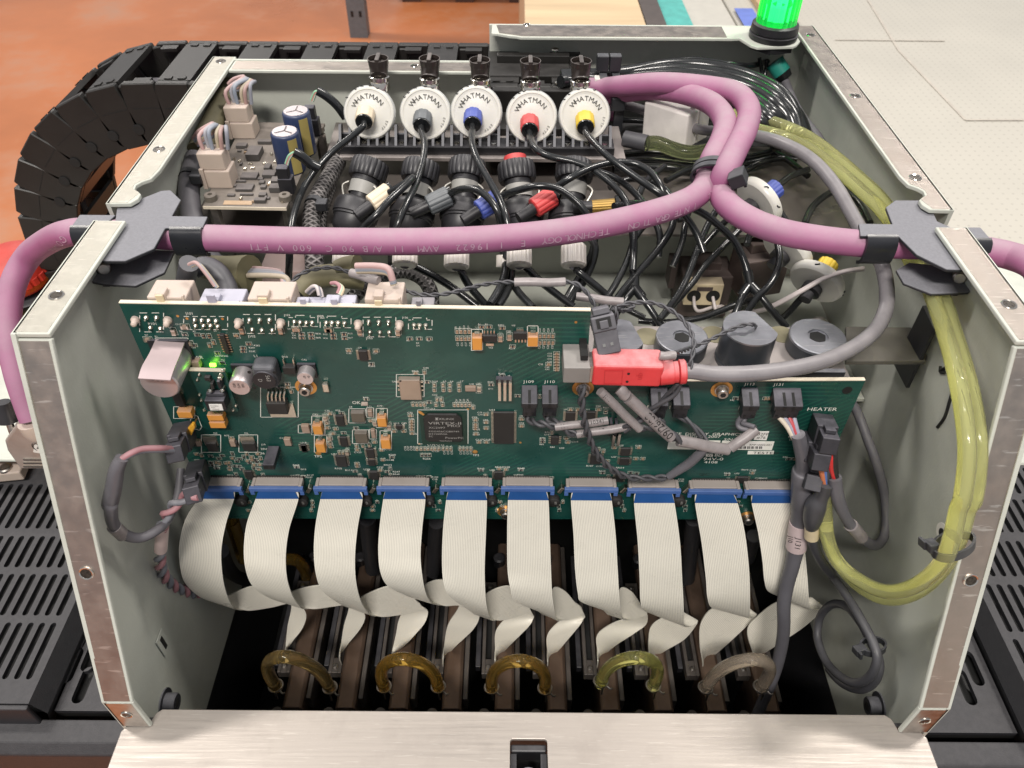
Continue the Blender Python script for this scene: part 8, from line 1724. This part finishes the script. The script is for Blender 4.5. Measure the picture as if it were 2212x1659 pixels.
twisted("", dense([WIRE_ENDS["left_lower"][0], P(7, 1005, 205, y=YP-.030), P(7, 950, 240, y=YP-.0305), P(7, 905, 280, y=YP-.031), P(7, 875, 335, y=YP-.031), P(7, 865, 380, y=YP-.031)]), .00150, .019, m=(PK, GW), parent=tw)
obj("pink_sleeve", MB().tube([P(7, 866, 370, y=YP-.031), P(7, 858, 495, y=YP-.0305)], .0030, 14, 1), mat("pale pink sleeve", (.56, .44, .42, 1), .45), tw, 60)
twisted("", dense([P(7, 858, 490, y=YP-.0305), P(7, 855, 560, y=YP-.030), P(7, 875, 630, y=YP-.028), P(7, 925, 685, y=YP-.024), P(7, 985, 715, y=YP-.018), P(7, 1050, 735, y=YP-.010)]), .00150, .0175, m=(PK, GW), parent=tw)
# short wires into the rear connectors of the board
for k, (c, x, y0, tips) in enumerate((("e", 2080, 930, [(1830, 715), (1900, 700), (1990, 800), (2080, 925)]), ("j", 960, 480, [(900, 440), (950, 395), (990, 400), (1010, 470)]), ("j", 1180, 470, [(1115, 365), (1160, 365), (1190, 400), (1170, 455)]), ("j", 1640, 360, [(1330, 215), (1500, 215), (1610, 240), (1650, 340)]))):
    t = thing("connector_wires", P(c, *tips[-1], y=YP+.008), ["thin wires from a grey sheath into the lilac connector", "thin wires into the left small grey connector", "pink and green wires into the right small grey connector", "grey wires bending into the rightmost ivory connector"][k], "wires", "wires into the rear connectors")
    for j in range(4):
        m = [WM, [WWIRE, GW, GW, WWIRE], [PK, CW[0], mat("mint wire", (.35, .48, .38, 1), .5), YEL], WM][k][j]
        obj("wire", MB().tube([P(c, xx+j*(9 if k != 3 else 4), yy+j*(5 if k != 3 else 14), y=YP+.014-.002*i) for i, (xx, yy) in enumerate(tips)], .0008 if k != 3 else .0014, 8, 5), m, t, 60)
tag(obj("grey_sheath", MB().tube([P('e', 1830, 705, y=.262), P('e', 1815, 790, y=.264), P('e', 1790, 900, y=.266), P('e', 1760, 1020, y=.270)], .0040, 14, 5), DKGREY, smooth=60), "dark grey sheath end left of the lilac connector", "sheath")
tag(obj("grey_sheath", MB().tube([P('e', 1880, 760, y=.272), P('e', 2000, 730, y=.274), P('e', 2120, 800, y=.272), P('e', 2200, 930, y=.268), P('e', 2230, 1060, y=.262)], .0042, 14, 5), DKGREY, smooth=60), "dark grey cable arching behind the lilac connector", "cable")
tag(obj("olive_sleeve", MB().tube([P('j', 840, 430, z=-.232), P('j', 960, 330, z=-.228), P('j', 1100, 300, z=-.226), P('j', 1260, 310, z=-.226), P('j', 1400, 330, z=-.228)], .0058, 14, 5), OLIVE, smooth=60), "olive cloth sleeve lying behind the small grey connectors", "sleeve")
tag(obj("olive_sleeve", MB().tube([P('j', 1150, 225, z=-.214), P('j', 1240, 205, z=-.213), P('j', 1340, 210, z=-.212)], [.003, .004, .0052], 14, 5), OLIVE, smooth=60), "olive sleeve end over the grey wires of the rightmost ivory connector", "sleeve")
# pen arrow on the right wall
pa = thing("pen_arrow", P(6, 1800, 800, x=XRO-TS-.0003), "hand drawn black arrow on the inside of the right wall", "marking")
def stroke(pts): obj("pen_line", MB().tube([P(6, x, y, x=XRO-TS-.0003) for x, y in pts], .0008, 6, 4), INKT, pa, 60)
stroke([(1750, 925), (1790, 870), (1815, 790), (1835, 720)]); stroke([(1808, 598), (1765, 628), (1795, 632)]); stroke([(1765, 628), (1768, 598)])
# ------------------------------------------------------------------ join the flat print
if SILKP:
    mb = MB()
    for q in SILKP: mb.add(q.v, q.f)
    stuff(obj("component_outlines", mb, SILK, bd))
flush_text()
